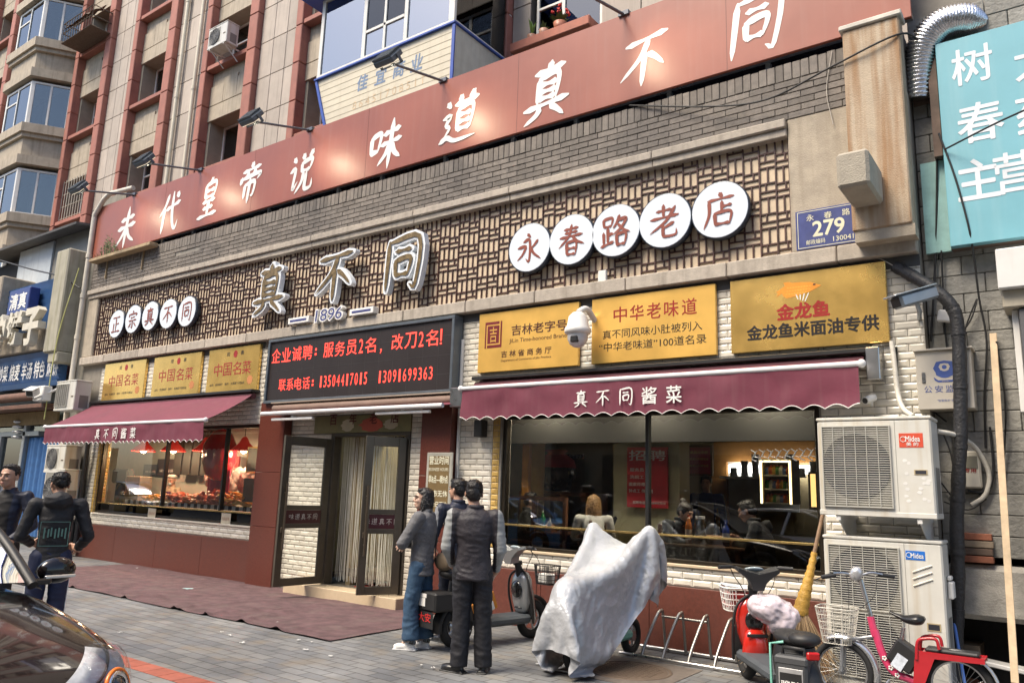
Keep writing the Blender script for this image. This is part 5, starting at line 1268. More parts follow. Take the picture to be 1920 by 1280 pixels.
# ------------------------------------------------------------ ground
def paving():
    m = bpy.data.materials.new('paving'); m.use_nodes = True; N, L, b = bevelled_nodes(m)
    geo = N.new('ShaderNodeNewGeometry')
    mp = N.new('ShaderNodeMapping'); mp.inputs['Scale'].default_value = (1, 1, 1); mp.inputs['Rotation'].default_value = (0, 0, RAD(2)); L.new(geo.outputs['Position'], mp.inputs[0])
    br = N.new('ShaderNodeTexBrick'); br.inputs['Scale'].default_value = 1; br.inputs['Brick Width'].default_value = .3; br.inputs['Row Height'].default_value = .15
    br.inputs['Mortar Size'].default_value = .006; br.inputs['Mortar Smooth'].default_value = .3; br.inputs['Bias'].default_value = 0; br.offset = .5
    br.inputs['Color1'].default_value = (.125, .132, .142, 1); br.inputs['Color2'].default_value = (.192, .194, .192, 1); br.inputs['Mortar'].default_value = (.045, .043, .04, 1)
    L.new(mp.outputs[0], br.inputs['Vector'])
    n1 = N.new('ShaderNodeTexNoise'); n1.inputs['Scale'].default_value = .9; n1.inputs['Detail'].default_value = 8; n1.inputs['Roughness'].default_value = .65; L.new(geo.outputs['Position'], n1.inputs['Vector'])
    r1 = N.new('ShaderNodeMapRange'); r1.inputs[1].default_value = .35; r1.inputs[2].default_value = .7; r1.inputs[3].default_value = .66; r1.inputs[4].default_value = 1.35; L.new(n1.outputs[0], r1.inputs[0])
    v = N.new('ShaderNodeVectorMath'); v.operation = 'SCALE'; L.new(br.outputs['Color'], v.inputs[0]); L.new(r1.outputs[0], v.inputs['Scale'])
    n2 = N.new('ShaderNodeTexNoise'); n2.inputs['Scale'].default_value = 2.6; n2.inputs['Detail'].default_value = 7; L.new(geo.outputs['Position'], n2.inputs['Vector'])
    r2 = N.new('ShaderNodeMapRange'); r2.inputs[1].default_value = .52; r2.inputs[2].default_value = .7; r2.inputs[4].default_value = .55; L.new(n2.outputs[0], r2.inputs[0])
    mx = N.new('ShaderNodeMix'); mx.data_type = 'RGBA'; L.new(r2.outputs[0], mx.inputs[0]); L.new(v.outputs[0], mx.inputs[6]); mx.inputs[7].default_value = (.2, .165, .12, 1)
    L.new(mx.outputs[2], b.inputs['Base Color'])
    b.inputs['Roughness'].default_value = .72
    n3 = N.new('ShaderNodeTexNoise'); n3.inputs['Scale'].default_value = 70; L.new(geo.outputs['Position'], n3.inputs['Vector'])
    m1 = N.new('ShaderNodeMath'); m1.operation = 'MULTIPLY_ADD'; m1.inputs[1].default_value = -1; L.new(br.outputs['Fac'], m1.inputs[0]); 
    m2 = N.new('ShaderNodeMath'); m2.operation = 'MULTIPLY'; m2.inputs[1].default_value = .35; L.new(n3.outputs[0], m2.inputs[0]); L.new(m2.outputs[0], m1.inputs[2])
    bp = N.new('ShaderNodeBump'); bp.inputs['Strength'].default_value = .6; bp.inputs['Distance'].default_value = .008; L.new(m1.outputs[0], bp.inputs['Height']); L.new(bp.outputs[0], b.inputs['Normal'])
    return m
m_pave = paving()
single('ground', MB().box(-400, 400, -400, 400, -.62, -.101), M('far_ground', (.1, .1, .1), .9), None, None, kind='structure')
def pave(u, v): return (-60 + 75 * u, -9.6 + 11 * v, 0)
single('pavement', MB().grid(pave, 4, 4, smooth=False), m_pave, None, None, kind='structure')
single('kerb', MB().box(-60, 15, -9.78, -9.601, -.1, .003, .02), m_stone, None, None, kind='structure')
single('road', MB().box(-60, 15, -21, -9.781, -.1005, -.0965), M('asphalt', (.05, .05, .052), .85, var=.2, vs=20, bump=.3, bs=120), None, None, kind='structure')
b = MB(); x = -14.0
while x < 4:
    yy = -4.47
    b.box(x + .004, x + .236, yy - .11, yy + .11, .0005, .006, .002); x += .24
single('pavement_stripe', b, M('red_paver', (.30, .085, .055), .75, var=.2, vs=10, rv=.14, grime=.3, scol=(.17, .1, .08)), None, None, kind='structure')
# carpet
m_carp = M('carpet', (.115, .066, .07), .95, var=.4, vs=5, bump=.5, bs=180, grime=.75, scol=(.15, .115, .105))
def carp(u, v):
    x = -15.7 + 8.75 * u; y = -2.46 + .02 * math.sin(x * 2) + (2.4 if x < -8.2 else 2.4 - 1.55 * min(1, (x + 8.2) / .4) * 0) * v
    if x > -7.6: y = -2.46 + 1.9 * v
    z = .012 + .012 * max(0, .3 + noise.noise(Vector((x * 1.7, y * 1.7, 0))))
    for (x0, w_, h, sl) in ((-10.05, .05, .05, .15), (-9.35, .045, .05, .25), (-8.6, .07, .05, -.3), (-12.9, .06, .045, .3), (-7.9, .08, .045, .7), (-11.4, .06, .05, .5), (-14.2, .06, .05, -.4), (-9.9, .09, .035, 1.1)):
        d = (x - x0 - sl * (y + 2.46)); z += .6 * h * math.exp(-(d / w_) ** 2) * max(0, 1 - (y + 2.46) / 2.3) * (1 + .35 * math.sin(y * 30))
    return (x, y, z)
b = MB().grid(carp, 240, 60); single('carpet', b, m_carp, 'dusty wrinkled maroon carpet laid on the paving before the restaurant', 'carpet')
# manhole cover
pc = AZ(1180, 1257, 0)
mh = empty('manhole_cover', 'round brown manhole cover in a square frame near the bicycle rack', 'manhole', (pc.x, pc.y, 0))
part('frame', MB().box(pc.x - .55, pc.x + .55, pc.y - .55, pc.y + .55, .0, .006, .002), M('manhole_frame', (.12, .1, .085), .8, var=.25, vs=12), mh)
b = MB().lathe([(0, .011), (.37, .011), (.38, .007)], (pc.x, pc.y, 0), 36); b.lathe([(.39, .007), (.395, .013), (.42, .013), (.425, .007)], (pc.x, pc.y, 0), 36)
for i in range(-7, 8):
    for j in range(-7, 8):
        if (i * i + j * j) * .0025 < .12: b.box(pc.x + i * .048 - .017, pc.x + i * .048 + .017, pc.y + j * .048 - .006, pc.y + j * .048 + .006, .011, .0145)
part('lid', b, M('manhole_iron', (.13, .095, .07), .6, metal=.3, var=.25, vs=14), mh)
# litter
m_lit = M('litter_white', (.6, .6, .58), .7)
rs = random.Random(8)
spots = [(352, 1104), (573, 1216), (620, 1228), (584, 1202), (790, 1245), (812, 1250), (232, 1065), (257, 1064), (294, 1069), (416, 1183), (454, 1203), (520, 1165), (1010, 1243), (432, 1189), (225, 1184), (560, 1198)]
for k, (px, py) in enumerate(spots):
    p = AZ(px, py, .02); b = MB(); s_ = rs.uniform(.012, .032) if k else .08
    b.X = Matrix.Translation((p.x, p.y, .032 if k == 0 else .02)) @ Matrix.Rotation(rs.uniform(0, 3), 4, 'Z')
    b.grid(lambda u, v: (s_ * (u - .5) * 2, s_ * (v - .5), .012 * noise.noise(Vector((u * 3, v * 3, k)))), 4, 3)
    o = single('litter', b, m_lit if k else M('mask_blue', (.4, .6, .62), .7), 'scrap of white paper litter on the paving' if k else 'pale blue face mask lying on the maroon carpet', 'litter', 'paper scraps on the ground' if k else None)
# ------------------------------------------------------------ across the street (seen in the panes)
ob = empty('opposite_building', 'long beige building across the street, seen mirrored in the shop windows', 'building', (-12, -25, 0))
b = MB().box(-60, -22, -34, -25, 0, 18).box(-22, -8, -34, -25.5, 0, 13.5).box(-8, 25, -34, -25, 0, 19); b.box(-60, 25, -25.25, -25.001, 4.2, 5.4)
part('wall', b, M('opp_wall', (.42, .36, .25), .8, var=.12, vs=.5), ob)
b = MB()
for i in range(28):
    for z in (6.3, 9.4, 12.5, 15.6): b.box(-59 + i * 3, -57.3 + i * 3, -25.03, -25.001, z, z + 1.6)
part('windows', b, M('opp_window', (.05, .06, .07), .15), ob)
b = MB()
for i in range(17): b.box(-59 + i * 5, -55 + i * 5, -25.02, -25.001, .2, 3.6)
part('shop_fronts', b, M('opp_shop', (.05, .045, .04), .3, var=.4, vs=.6), ob)
# ------------------------------------------------------------ left-hand neighbour
lf = empty('blue_shopfront', 'neighbouring small eatery with blue slatted fascia at the left edge', 'building', (-22, 0, 0))
m_slat = M('slat_blue', (.055, .14, .32), .45, var=.12, vs=3, streak=.2, scol=(.08, .12, .2))
YN = -.2
def slats(x0, x1, z0, z1, n):
    b = MB(); dz = (z1 - z0) / n
    for k in range(n):
        z = z0 + k * dz
        b.add([(x0, YN, z), (x1, YN, z), (x1, YN - .05, z + dz - .02), (x0, YN - .05, z + dz - .02), (x0, YN + .02, z + dz - .019), (x1, YN + .02, z + dz - .019), (x1, YN + .02, z), (x0, YN + .02, z)], [(0, 1, 2, 3), (3, 2, 5, 4), (0, 3, 4, 7), (1, 6, 5, 2)])
    b.box(x0, x1, YN + .021, YN + .15, z0, z1)
    return b
part('slatted_fascia', slats(-26, -20.05, 5.3, 6.62, 8), m_slat, lf)
part('slatted_fascia', slats(-26, -19.62, 3.85, 4.75, 6), m_slat, lf)
part('concrete_beam', MB().box(-26, -19.6, -.35, .1, 4.76, 5.28, .02), m_cement, lf)
part('concrete_pier', MB().box(-20.0, -19.35, -.5, .6, 4.6, 7.15, .03).box(-19.8, -19.3, -.45, .4, 4.35, 4.6, .02), M('concrete_moss', (.37, .35, .28), .9, var=.15, vs=4, streak=.7, scol=(.15, .15, .08)), lf)
part('concrete_pier', MB().box(-26, -23.2, -.45, .4, 5.3, 7.0, .03), m_cement, lf)
part('side_wall', MB().box(-19.3, -18.02, .02, .3, 0, 8.5).box(-30, -20.6, .6, 1.2, 0, 4.3), M('dirty_render', (.25, .235, .2), .9, var=.2, vs=3, streak=.5, scol=(.12, .11, .09)), lf)
sp = part('shop_wall', MB().box(-27, -20.6, .3, .5, 0, 3.9).box(-20.6, -19.3, .24, .3, 2.7, 3.9), M('shop_green', (.16, .2, .18), .5, var=.2, vs=2), lf)
part('blue_curtain', MB().grid(lambda u, v: (-21.7 + 2.3 * u, .2 + .035 * math.sin(u * 60) + .02 * math.sin(u * 23), .25 + 2.4 * v), 120, 4), M('curtain_blue', (.05, .15, .36), .7, var=.2, vs=6), lf)
part('door_frame', MB().box(-21.9, -21.75, .1, .28, .1, 3.0, .01).box(-23.3, -21.0, .1, .28, 2.68, 2.8, .01).box(-23.3, -23.15, .1, .28, .1, 2.68, .01), M('alu_grey', (.3, .32, .33), .4, metal=.4), lf)
part('red_poster', MB().box(-23.1, -22.0, .25, .29, .6, 2.1), M('poster_dull', (.2, .03, .05), .6), lf)
part('pane', MB().box(-23.15, -21.9, .18, .185, .3, 2.65).box(-25, -20.6, .2, .205, 2.8, 3.5), m_wing, lf)
part('awning_roll', MB().tube([(-26, -.35, 3.6), (-19.9, -.35, 3.6)], .11, 10).box(-26, -19.75, -.4, .1, 3.3, 3.4, .01), M('awning_brown', (.15, .075, .05), .7, var=.25, vs=6), lf)
part('bamboo_blind', MB().box(-25.5, -20.0, .05, .1, 2.95, 3.28), M('bamboo', (.3, .21, .1), .8, var=.25, vs=10), lf)
b = MB()
for k, t in enumerate('明炉饼子'):
    b.text(t, (-23.3 + k * .95, -.5, 5.28), h=.95, w_=.85, d=.18, bold=.05)
part('raised_letters', b, M('letter_ivory', (.62, .58, .48), .5), lf)
b = MB()
for k, t in enumerate(('炒菜', '烧麦', '羊汤', '特色', '焖饼')): b.text(t, (-22.7 + k * .7, YN - .06, 4.28), h=.42, w_=.58, d=.003, bold=.02)
part('lettering', b, m_sgw, lf)
pl_ = single('blue_nameplate', MB().box(-22.3, -21.1, -.55, -.3, 5.75, 6.4, .02), M('plate_navy', (.03, .05, .2), .4, var=.15), 'small navy projecting nameplate with two white characters on the blue slats', 'sign')
b = MB(); b.text('清真', (-21.7, -.553, 6.07), h=.42, w_=.95, d=.002, bold=.03); part('lettering', b, m_sgw, pl_)
sd_ = empty('rooftop_shed', 'pale sheet shed with a dark sloping roof above the blue shop', 'shed', (-23.5, 1, 6.9))
part('sheet_wall', MB().box(-24.6, -22.5, .4, .45, 6.75, 8.1), M('sheet_pale', (.5, .54, .56), .5, var=.1, streak=.2), sd_)
part('tarp', MB().box(-22.49, -20.2, .45, .5, 7.0, 8.15), M('tarp_grey', (.22, .21, .18), .5, var=.25, vs=2), sd_)
part('opening', MB().box(-27, -24.6, .5, .55, 6.8, 7.9), m_dark, sd_)
rb = MB(); rb.X = Matrix.Translation((-23.3, .5, 8.2)) @ Matrix.Rotation(RAD(8), 4, 'X'); rb.box(-3.5, 2.9, -.5, 1.2, -.03, .03); part('roof', rb, M('roof_dark', (.1, .1, .1), .7, var=.3), sd_)
cable([A(0, 488, -.4), A(60, 505, -.4), A(112, 518, -.4), A(150, 540, -.3)], .02, 'black cable sagging across the pale shed above the blue fascia')
cable([(-18.95, -.4, 6.6), (-19.3, -.5, 4.9), (-19.5, -.45, 3.0)], .012, 'thin yellow cable hanging over the mossy concrete pier', M('cable_yellow', (.55, .55, .2), .5))
ac_unit(-18.5, -.33, 3.17, .92, .36, .68, 'air conditioner on the wall just above the left corner of the left awning', 0, 1, round_=False)
ac_unit(-18.55, -.33, 1.78, .92, .36, .62, 'middle air conditioner of the stack half hidden under the left awning', 0)
ac_unit(-18.45, -.33, .95, .9, .36, .92, 'lowest air conditioner of the stack beside the blue curtain', 0)
single('ac_stand', MB().box(-18.95, -17.95, -.5, -.1, .78, .94, .01).box(-18.9, -18.8, -.5, -.1, 0, .779).box(-18.1, -18.0, -.5, -.1, 0, .779), m_steel, 'metal stand under the lowest air conditioner left of the shop', 'stand')
b = MB().tube(bez([(-17.95, -.12, 3.3), (-17.9, -.14, 2.4), (-17.95, -.12, 1.4), (-17.9, -.12, .2)], 20), .05, 10); single('lagged_pipe', b, MATS['black_wrap'], 'grey black wrapped pipe behind the air conditioners at the left corner', 'pipe')
p = A(68, 735, -.6); bullet(A(55, 738, -.9), A(68, 732, -.7), p + Vector((.4, .3, .1)), .1, 'white box camera under the blue fascia at the left', m_white)
p = A(80, 738, -.5); single('camera_box', MB().obox((p.x, -.5, p.z), (.5, .2, .35), None, .02), m_white, 'white junction box beside the left camera', 'box')
p = A(40, 805, .15); b = MB()
for k in range(4): b.sph((p.x, .1, p.z - .2 + k * .13), (.2 - .03 * abs(k - 1.5), .16, .05), None, 12, 0, 6)
single('wall_vent', b, m_steel, 'louvred metal vent on the green glass of the left shop', 'vent')

# ------------------------------------------------------------ dining room behind the right window
rm = MB()
RX0, RX1, RY1 = -9.7, -.9, 5.5
part('dining_floor', MB().box(RX0, RX1, .24, RY1, .3, .42), M('room_floor', (.13, .1, .07), .4, var=.15), bld)
part('dining_wall', MB().box(RX0, RX1, RY1, RY1 + .1, .16, 3.3).box(RX0, RX0 + .1, .25, RY1, .16, 3.3), m_cream, bld)
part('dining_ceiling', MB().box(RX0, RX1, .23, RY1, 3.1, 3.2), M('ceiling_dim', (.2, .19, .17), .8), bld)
part('shade_band', MB().box(RX0, RX1, .75, .85, 2.42, 3.09), M('shade_band_dark', (.014, .013, .011), .7, var=.3), bld)  # added dark box; shade across the window top is put into its colour
part('side_partition', MB().box(-1.2, -1.16, .24, RY1, .16, 3.1), M('wood_panel', (.19, .1, .04), .5, var=.2), bld)
m_wood = M('wood_brown', (.14, .055, .022), .45, var=.2, vs=9)
def flat_sign(px0, py0, px1, py1, Y, name, mat, lab, cat, texts=(), tm=None, frame=None):
    p, q = A(px0, py0, Y), A(px1, py1, Y); x0, x1, z1, z0 = p.x, q.x, p.z, q.z
    e = empty(name, lab, cat, ((x0 + x1) / 2, Y, z0))
    part('panel', MB().box(x0, x1, Y, Y + .03, z0, z1), mat, e)
    if frame: part('frame', MB().box(x0 - .03, x1 + .03, Y + .004, Y + .05, z0 - .03, z0 - .001).box(x0 - .03, x1 + .03, Y + .004, Y + .05, z1 + .001, z1 + .03).box(x0 - .03, x0 - .001, Y + .004, Y + .05, z0, z1).box(x1 + .001, x1 + .03, Y + .004, Y + .05, z0, z1), frame, e)
    if texts:
        b = MB()
        for t, fx, fz, h, wf in texts: b.text(t, (x0 + (x1 - x0) * fx, Y - .002, z0 + (z1 - z0) * fz), h=(z1 - z0) * h, w_=(x1 - x0) * wf, d=.001, bold=.015)
        part('lettering', b, tm or m_sgw, e)
    return e
m_pred = M('poster_red', (.42, .02, .03), .5)
flat_sign(1176, 838, 1252, 953, 1.1, 'recruiting_poster', m_pred, 'tall red recruiting poster with large pale characters inside the right window', 'poster', (('招聘', .5, .86, .17, .9), ('服务员', .25, .62, .06, .35), ('洗碗工', .25, .5, .06, .35), ('面案师傅', .25, .38, .06, .4), ('钟点工 传菜员', .35, .27, .06, .6), ('招聘电话：13504417015', .55, .08, .045, .8)))
p, q = A(1176, 955, 1.2), A(1290, 1030, 1.2)
part('cream_pillar', MB().box(-5.35, -4.35, 1.16, 1.5, .16, 3.1), M('pillar_pale', (.4, .38, .25), .6, var=.06), bld)
flat_sign(1290, 838, 1332, 888, 2.2, 'wall_notice', m_pred, 'red notice board with gold lines right of the pale pillar', 'poster', (('菜品公示栏', .5, .8, .1, .8), ('信息公示牌信息', .5, .55, .09, .85), ('信息公示牌信息', .5, .3, .09, .85)), M('notice_gold', (.6, .35, .1), .5), m_wood)
flat_sign(1064, 851, 1093, 860, 3.0, 'menu_board', M('board_dark', (.05, .012, .01), .5), 'small dark red board with pale writing above the counter', 'sign', (('明厨亮灶', .5, .66, .3, .8), ('菜品展示', .5, .28, .25, .8)))
# kitchen hatch
p, q = A(1366, 866, RY1 - .02), A(1500, 960, RY1 - .02)
e = empty('kitchen_hatch', 'bright kitchen opening with white lights and steel shelves at the back', 'kitchen', (p.x, RY1 - .1, q.z))
part('back', MB().box(p.x, q.x, RY1 - .05, RY1 - .02, q.z, p.z), M('kitchen_wall', (.6, .62, .6), .5, var=.1), e)
part('shelf', MB().box(p.x, q.x, RY1 - .5, RY1 - .051, q.z + .55, q.z + .59), m_steel, e)
b = MB()
for k in range(9): b.cyl((p.x + .2 + k * .2, RY1 - .28, q.z + .591), (p.x + .2 + k * .2, RY1 - .28, q.z + .75 + .12 * (k % 3)), .075)
part('pan', b, m_steel, e)
part('wood_surround', MB().box(p.x - .25, q.x + .3, RY1 - .1, RY1 - .021, p.z + .001, p.z + .4).box(p.x - .3, p.x - .001, RY1 - .12, RY1 - .021, .16, p.z), M('wood_orange', (.35, .16, .04), .5, var=.2), e)
m_lamp = M('lamp_white', (.8, .8, .8), .5, emit=(1, .97, .9), es=3.5)
part('light_panel', MB().box(p.x + .1, p.x + .9, RY1 - .3, RY1 - .06, p.z - .2, p.z - .06).box(p.x + 1.05, p.x + 1.75, RY1 - .3, RY1 - .06, p.z - .2, p.z - .06), m_lamp, e)
# drinks fridge with lit bottles
Yf = 3.0; p, q = A(1430, 866, Yf), A(1480, 945, Yf)
e = empty('drinks_cabinet', 'lit drinks cabinet with rows of bottles near the right end of the window', 'fridge', ((p.x + q.x) / 2, Yf, q.z))
part('case', MB().box(p.x - .05, q.x + .05, Yf + .35, Yf + .4, q.z, p.z).box(p.x - .05, p.x, Yf, Yf + .349, q.z, p.z).box(q.x, q.x + .05, Yf, Yf + .349, q.z, p.z).box(p.x - .05, q.x + .05, Yf, Yf + .4, p.z + .001, p.z + .05), M('fridge_back', (.25, .2, .12), .6), e)
part('light', MB().box(p.x - .04, p.x - .015, Yf - .02, Yf - .001, q.z, p.z).box(q.x + .015, q.x + .04, Yf - .02, Yf - .001, q.z, p.z).box(p.x - .04, q.x + .04, Yf - .02, Yf - .001, p.z, p.z + .025), M('lamp_warm', (.8, .7, .4), .5, emit=(1, .78, .4), es=2), e)
hz_ = (p.z - q.z) / 3
for r_ in range(3):
    part('shelf', MB().box(p.x, q.x, Yf + .02, Yf + .349, q.z + r_ * hz_, q.z + r_ * hz_ + .02), m_white, e)
rs = random.Random(4)
cols = [(.5, .12, .03), (.45, .25, .04), (.06, .2, .05), (.5, .5, .45), (.1, .15, .35)]
def bottle(x, y, z, h, r, c, lab, cap=(.5, .1, .05), group=None, label_c=None):
    e = empty('bottle', lab, 'bottle', (x, y, z), group)
    part('body', MB().lathe([(0, 0), (r, .0), (r, h * .6), (r * .85, h * .7), (r * .35, h * .84), (r * .35, h * .93), (0, h * .93)], (x, y, z), 14), M('bottle_%.2f%.2f%.2f' % c, c, .12, spec=.7), e)
    part('cap', MB().cyl((x, y, z + h * .931), (x, y, z + h), r * .42, None, 12), M('cap_%.2f%.2f%.2f' % cap, cap, .4), e)
    if label_c: part('label', MB().lathe([(r + .001, h * .15), (r + .001, h * .5)], (x, y, z), 14), M('lab_%.2f%.2f%.2f' % label_c, label_c, .5), e)
for r_ in range(3):
    for k in range(7): bottle(p.x + (q.x - p.x) * (k + .6) / 7.2, Yf + .12, q.z + r_ * hz_ + .021, hz_ * .72 * rs.uniform(.8, 1), .05, cols[(k + r_ * 2) % 5], ('bottle of drink on the top shelf of the lit cabinet', 'bottle of drink on the middle shelf of the lit cabinet', 'bottle of drink on the bottom shelf of the lit cabinet')[2 - r_], group=('bottles on the top cabinet shelf', 'bottles on the middle cabinet shelf', 'bottles on the bottom cabinet shelf')[2 - r_])
e = flat_sign(1519, 888, 1531, 950, 1.6, 'lit_picture', M('picture_glow', (.5, .35, .15), .5, emit=(1, .6, .2), es=.7), 'narrow warm lit picture at the right end of the window', 'picture', (), None, M('picture_frame', (.03, .025, .02), .5))
# ceiling lights
m_cl = M('ceiling_light', (.8, .8, .8), .5, emit=(1, .88, .68), es=34)
for k, (x, y) in enumerate(((-6.2, .5), (-5.0, 2.8), (-3.0, .5), (-3.4, 4.2), (-7.2, 4.2), (-4.6, .5))):
    single('ceiling_light', MB().box(x - .3, x + .3, y - .08, y + .08, 3.06, 3.099), m_cl, 'small white ceiling light strip in the dining room', 'light', 'dining room ceiling lights')
# wooden cabinet, lantern, left partition
e = empty('food_cabinet', 'glass and wood serving cabinet at the left end of the right window', 'cabinet', (-6.1, .5, .95))
Yc = .5; 
b = MB()
x0, x1, xm = A(948, 940, Yc).x, A(1058, 940, Yc).x, A(1000, 940, Yc).x
z0, z1 = .16, A(1000, 930, Yc).z
for x in (x0, xm, x1): b.box(x - .025, x + .025, Yc, Yc + .06, z0, z1)
b.box(x0, x1, Yc, Yc + .06, z1 - .05, z1); b.box(x0, x1, Yc - .02, Yc + .5, z1 - .45 - .2, z1 - .62)
part('frame', b, m_wood, e); part('pane', MB().box(x0, x1, Yc + .03, Yc + .034, z1 - .6, z1 - .05), m_glass, e)
e = empty('red_jar', 'large dark wine jar with a red cloth top behind the cabinet', 'jar', (-7.0, 2.2, 1.9)); p = A(1043, 880, 2.2)
part('jar', MB().lathe([(0, -.35), (.22, -.33), (.33, -.1), (.3, .12), (.18, .2), (0, .2)], p, 20), M('jar_black', (.02, .015, .015), .25), e); part('cloth_top', MB().lathe([(.33, .03), (.3, .16), (.15, .26), (.2, .32), (0, .33)], p, 14), m_pred, e)
single('shelf_rack', MB().box(p.x - .6, p.x + .8, 2.0, 2.5, p.z - .42, p.z - .36).box(p.x - .6, p.x - .52, 2.0, 2.5, .16, p.z - .42).box(p.x + .72, p.x + .8, 2.0, 2.5, .16, p.z - .42), m_wood, 'dark wooden rack carrying the wine jar', 'rack')
single('wood_screen', MB().box(A(978, 900, 1.0).x, A(990, 900, 1.0).x, 1.0, 1.08, .16, 3.0), M('wood_orange', (.35, .16, .04), .5), 'orange wooden post at the left side of the dining room', 'post')
single('yellow_pipe_column', MB().tube([(A(1008, 850, 1.4).x, 1.4, .16), (A(1008, 850, 1.4).x, 1.4, 3.09)], .12, 14), M('column_ochre', (.42, .3, .13), .6), 'ochre round column inside at the left of the dining room', 'column')
# tables and chairs by the window
def table(x, y, lab):
    e = empty('dining_table', lab, 'table', (x, y, .42), 'dining tables by the window')
    part('top', MB().box(x - .6, x + .6, y - .4, y + .4, 1.13, 1.17, .01), m_wood, e)
    for sx in (-.5, .5):
        for sy in (-.32, .32): part('leg', MB().box(x + sx - .03, x + sx + .03, y + sy - .03, y + sy + .03, .42, 1.129), m_wood, e)
TZ = 1.17
table(-3.75, .62, 'dark wooden table by the window between the dark haired diner and the man in black'); table(-5.9, 1.0, 'dark wooden table by the window before the blonde diner')
def chair(x, y, rz, lab):
    e = empty('dining_chair', lab, 'chair', (x, y, .42)); T = Matrix.Translation((x, y, .42)) @ Matrix.Rotation(rz, 4, 'Z')
    def nb(): b = MB(); b.X = T; return b
    part('seat', nb().box(-.2, .2, -.2, .2, .43, .47, .01), m_wood, e)
    part('backrest', nb().box(-.2, .2, -.22, -.18, .85, .95, .01).box(-.14, -.1, -.215, -.185, .47, .849).box(-.02, .02, -.215, -.185, .47, .849).box(.1, .14, -.215, -.185, .47, .849), m_wood, e)
    for a in (-.18, .18):
        part('leg', nb().box(a - .02, a + .02, .15, .19, 0, .429), m_wood, e); part('leg', nb().box(a - .02, a + .02, -.22, -.18, 0, .95), m_wood, e)
chair(-2.55, .7, RAD(90), 'carved wooden chair behind the man in black at the right end of the window')
chair(-5.1, .5, RAD(-60), 'dark wooden chair back behind the grey scooter cover')
chair(-4.35, 1.0, RAD(20), 'dark wooden chair in the shade beside the pale pillar')
p = A(1292, 1040, .35); bottle(p.x, .35, TZ, .34, .042, (.55, .16, .03), 'orange drink bottle on the window table', (.6, .12, .05), None, (.6, .5, .4))
p = A(1362, 1040, .38); bottle(p.x, .38, TZ, .3, .04, (.03, .06, .3), 'blue soda bottle on the window table', (.05, .1, .5), None, (.5, .5, .55))
p = A(1314, 1040, .4); e = empty('glass_jar', 'clear round glass jar between the orange and blue bottles', 'jar', (p.x, .4, TZ)); part('jar', MB().lathe([(0, 0), (.07, 0), (.07, .24), (.05, .27), (.05, .3)], (p.x, .4, TZ), 16), glass('jar_glass', (.75, .78, .72), .12), e); part('lid', MB().cyl((p.x, .4, TZ + .3), (p.x, .4, TZ + .33), .055), m_white, e)
p = A(1017, 1000, .75); bottle(p.x, .75, TZ, .3, .04, (.02, .2, .03), 'green bottle on the table in the glass cabinet corner', (.6, .6, .55))
p = A(1028, 1003, .75); bottle(p.x, .78, TZ, .2, .03, (.55, .52, .45), 'pale vinegar bottle beside the green bottle', (.6, .6, .55))
p = A(985, 990, .8); single('white_bowl', MB().lathe([(0, 0), (.07, 0), (.11, .09), (.1, .09), (.06, .01), (0, .01)], (p.x, .8, TZ), 18), m_white, 'white bowl held before the diner at the far left', 'bowl')
b = MB()
p = A(1375, 1035, .55)
single('food_bowl', MB().lathe([(0, 0), (.08, 0), (.14, .1), (.125, .1), (.07, .015), (0, .015)], (p.x - .25, .6, TZ), 18), M('bowl_wood', (.35, .2, .09), .5), 'brown bowl before the man in black with chopsticks', 'bowl')
# writing on the glass, thin
b = MB(); 
for k in range(9):
    p = A(1408 + k * 15, 848 - k * .4, .07); xx = p.x
    b.tube(bez([(xx, .07, p.z + .03), (xx + .05, .07, p.z - .01), (xx + .01, .07, p.z - .07), (xx + .06, .07, p.z - .1)], 10), .006, 4); b.tube(bez([(xx + .07, .07, p.z + .02), (xx + .03, .07, p.z - .04), (xx + .09, .07, p.z - .06)], 8), .005, 4)
single('window_scribble', b, M('paint_white', (.75, .76, .75), .5), 'white painted cursive writing on the glass at the right end', 'writing')

# ------------------------------------------------------------ food shop behind the left window
part('food_floor', MB().box(-20.5, -11.0, .24, 1.9, .1, .16), MATS['room_floor'], bld)
part('food_wall', MB().box(-20.5, -11.5, 1.7, 1.8, .16, 3.3).box(-20.5, -20.4, .31, 1.7, .16, 3.3).box(-20.4, -18.0, .305, .33, .16, 3.3).box(-11.6, -11.5, .24, 1.7, .16, 3.3).box(-20.5, -11.5, .31, 1.8, 3.2, 3.3), M('food_white', (.62, .6, .54), .6, var=.08), bld)
m_shade = M('shade_red', (.5, .03, .02), .35, emit=(1, .05, .03), es=.06)
m_bulb = M('bulb_warm', (.8, .7, .5), .5, emit=(1, .72, .38), es=12)
for k, px in enumerate((269, 325, 385, 457, 472)):
    if k == 4: continue
    LY_ = .75; p = A(px, 845, LY_); e = empty('heat_lamp', ('leftmost', 'second from the left', 'third from the left', 'rightmost', '')[k] + ' red cone lamp shade hanging over the food counter', 'lamp', (p.x, LY_, p.z), 'red lamps over the food counter')
    part('lamp_shade', MB().lathe([(.03, .28), (.06, .25), (.1, .16), (.27, .0), (.26, -.01)], (p.x, LY_, p.z), 20), m_shade, e)
    part('bulb', MB().sph((p.x, LY_, p.z + .02), .07, None, 10, 0, 6), m_bulb, e); part('cord', MB().tube([(p.x, LY_, p.z + .28), (p.x, LY_, 3.19)], .008, 4), m_black, e)
    ll = bpy.data.lights.new('heat_lamp_light', 'POINT'); ll.energy = 20; ll.color = (1, .72, .42); ll.shadow_soft_size = .08
    lo = bpy.data.objects.new('heat_lamp_light', ll); COL.objects.link(lo); lo.parent = e; lo.location = (0, 0, -.06)
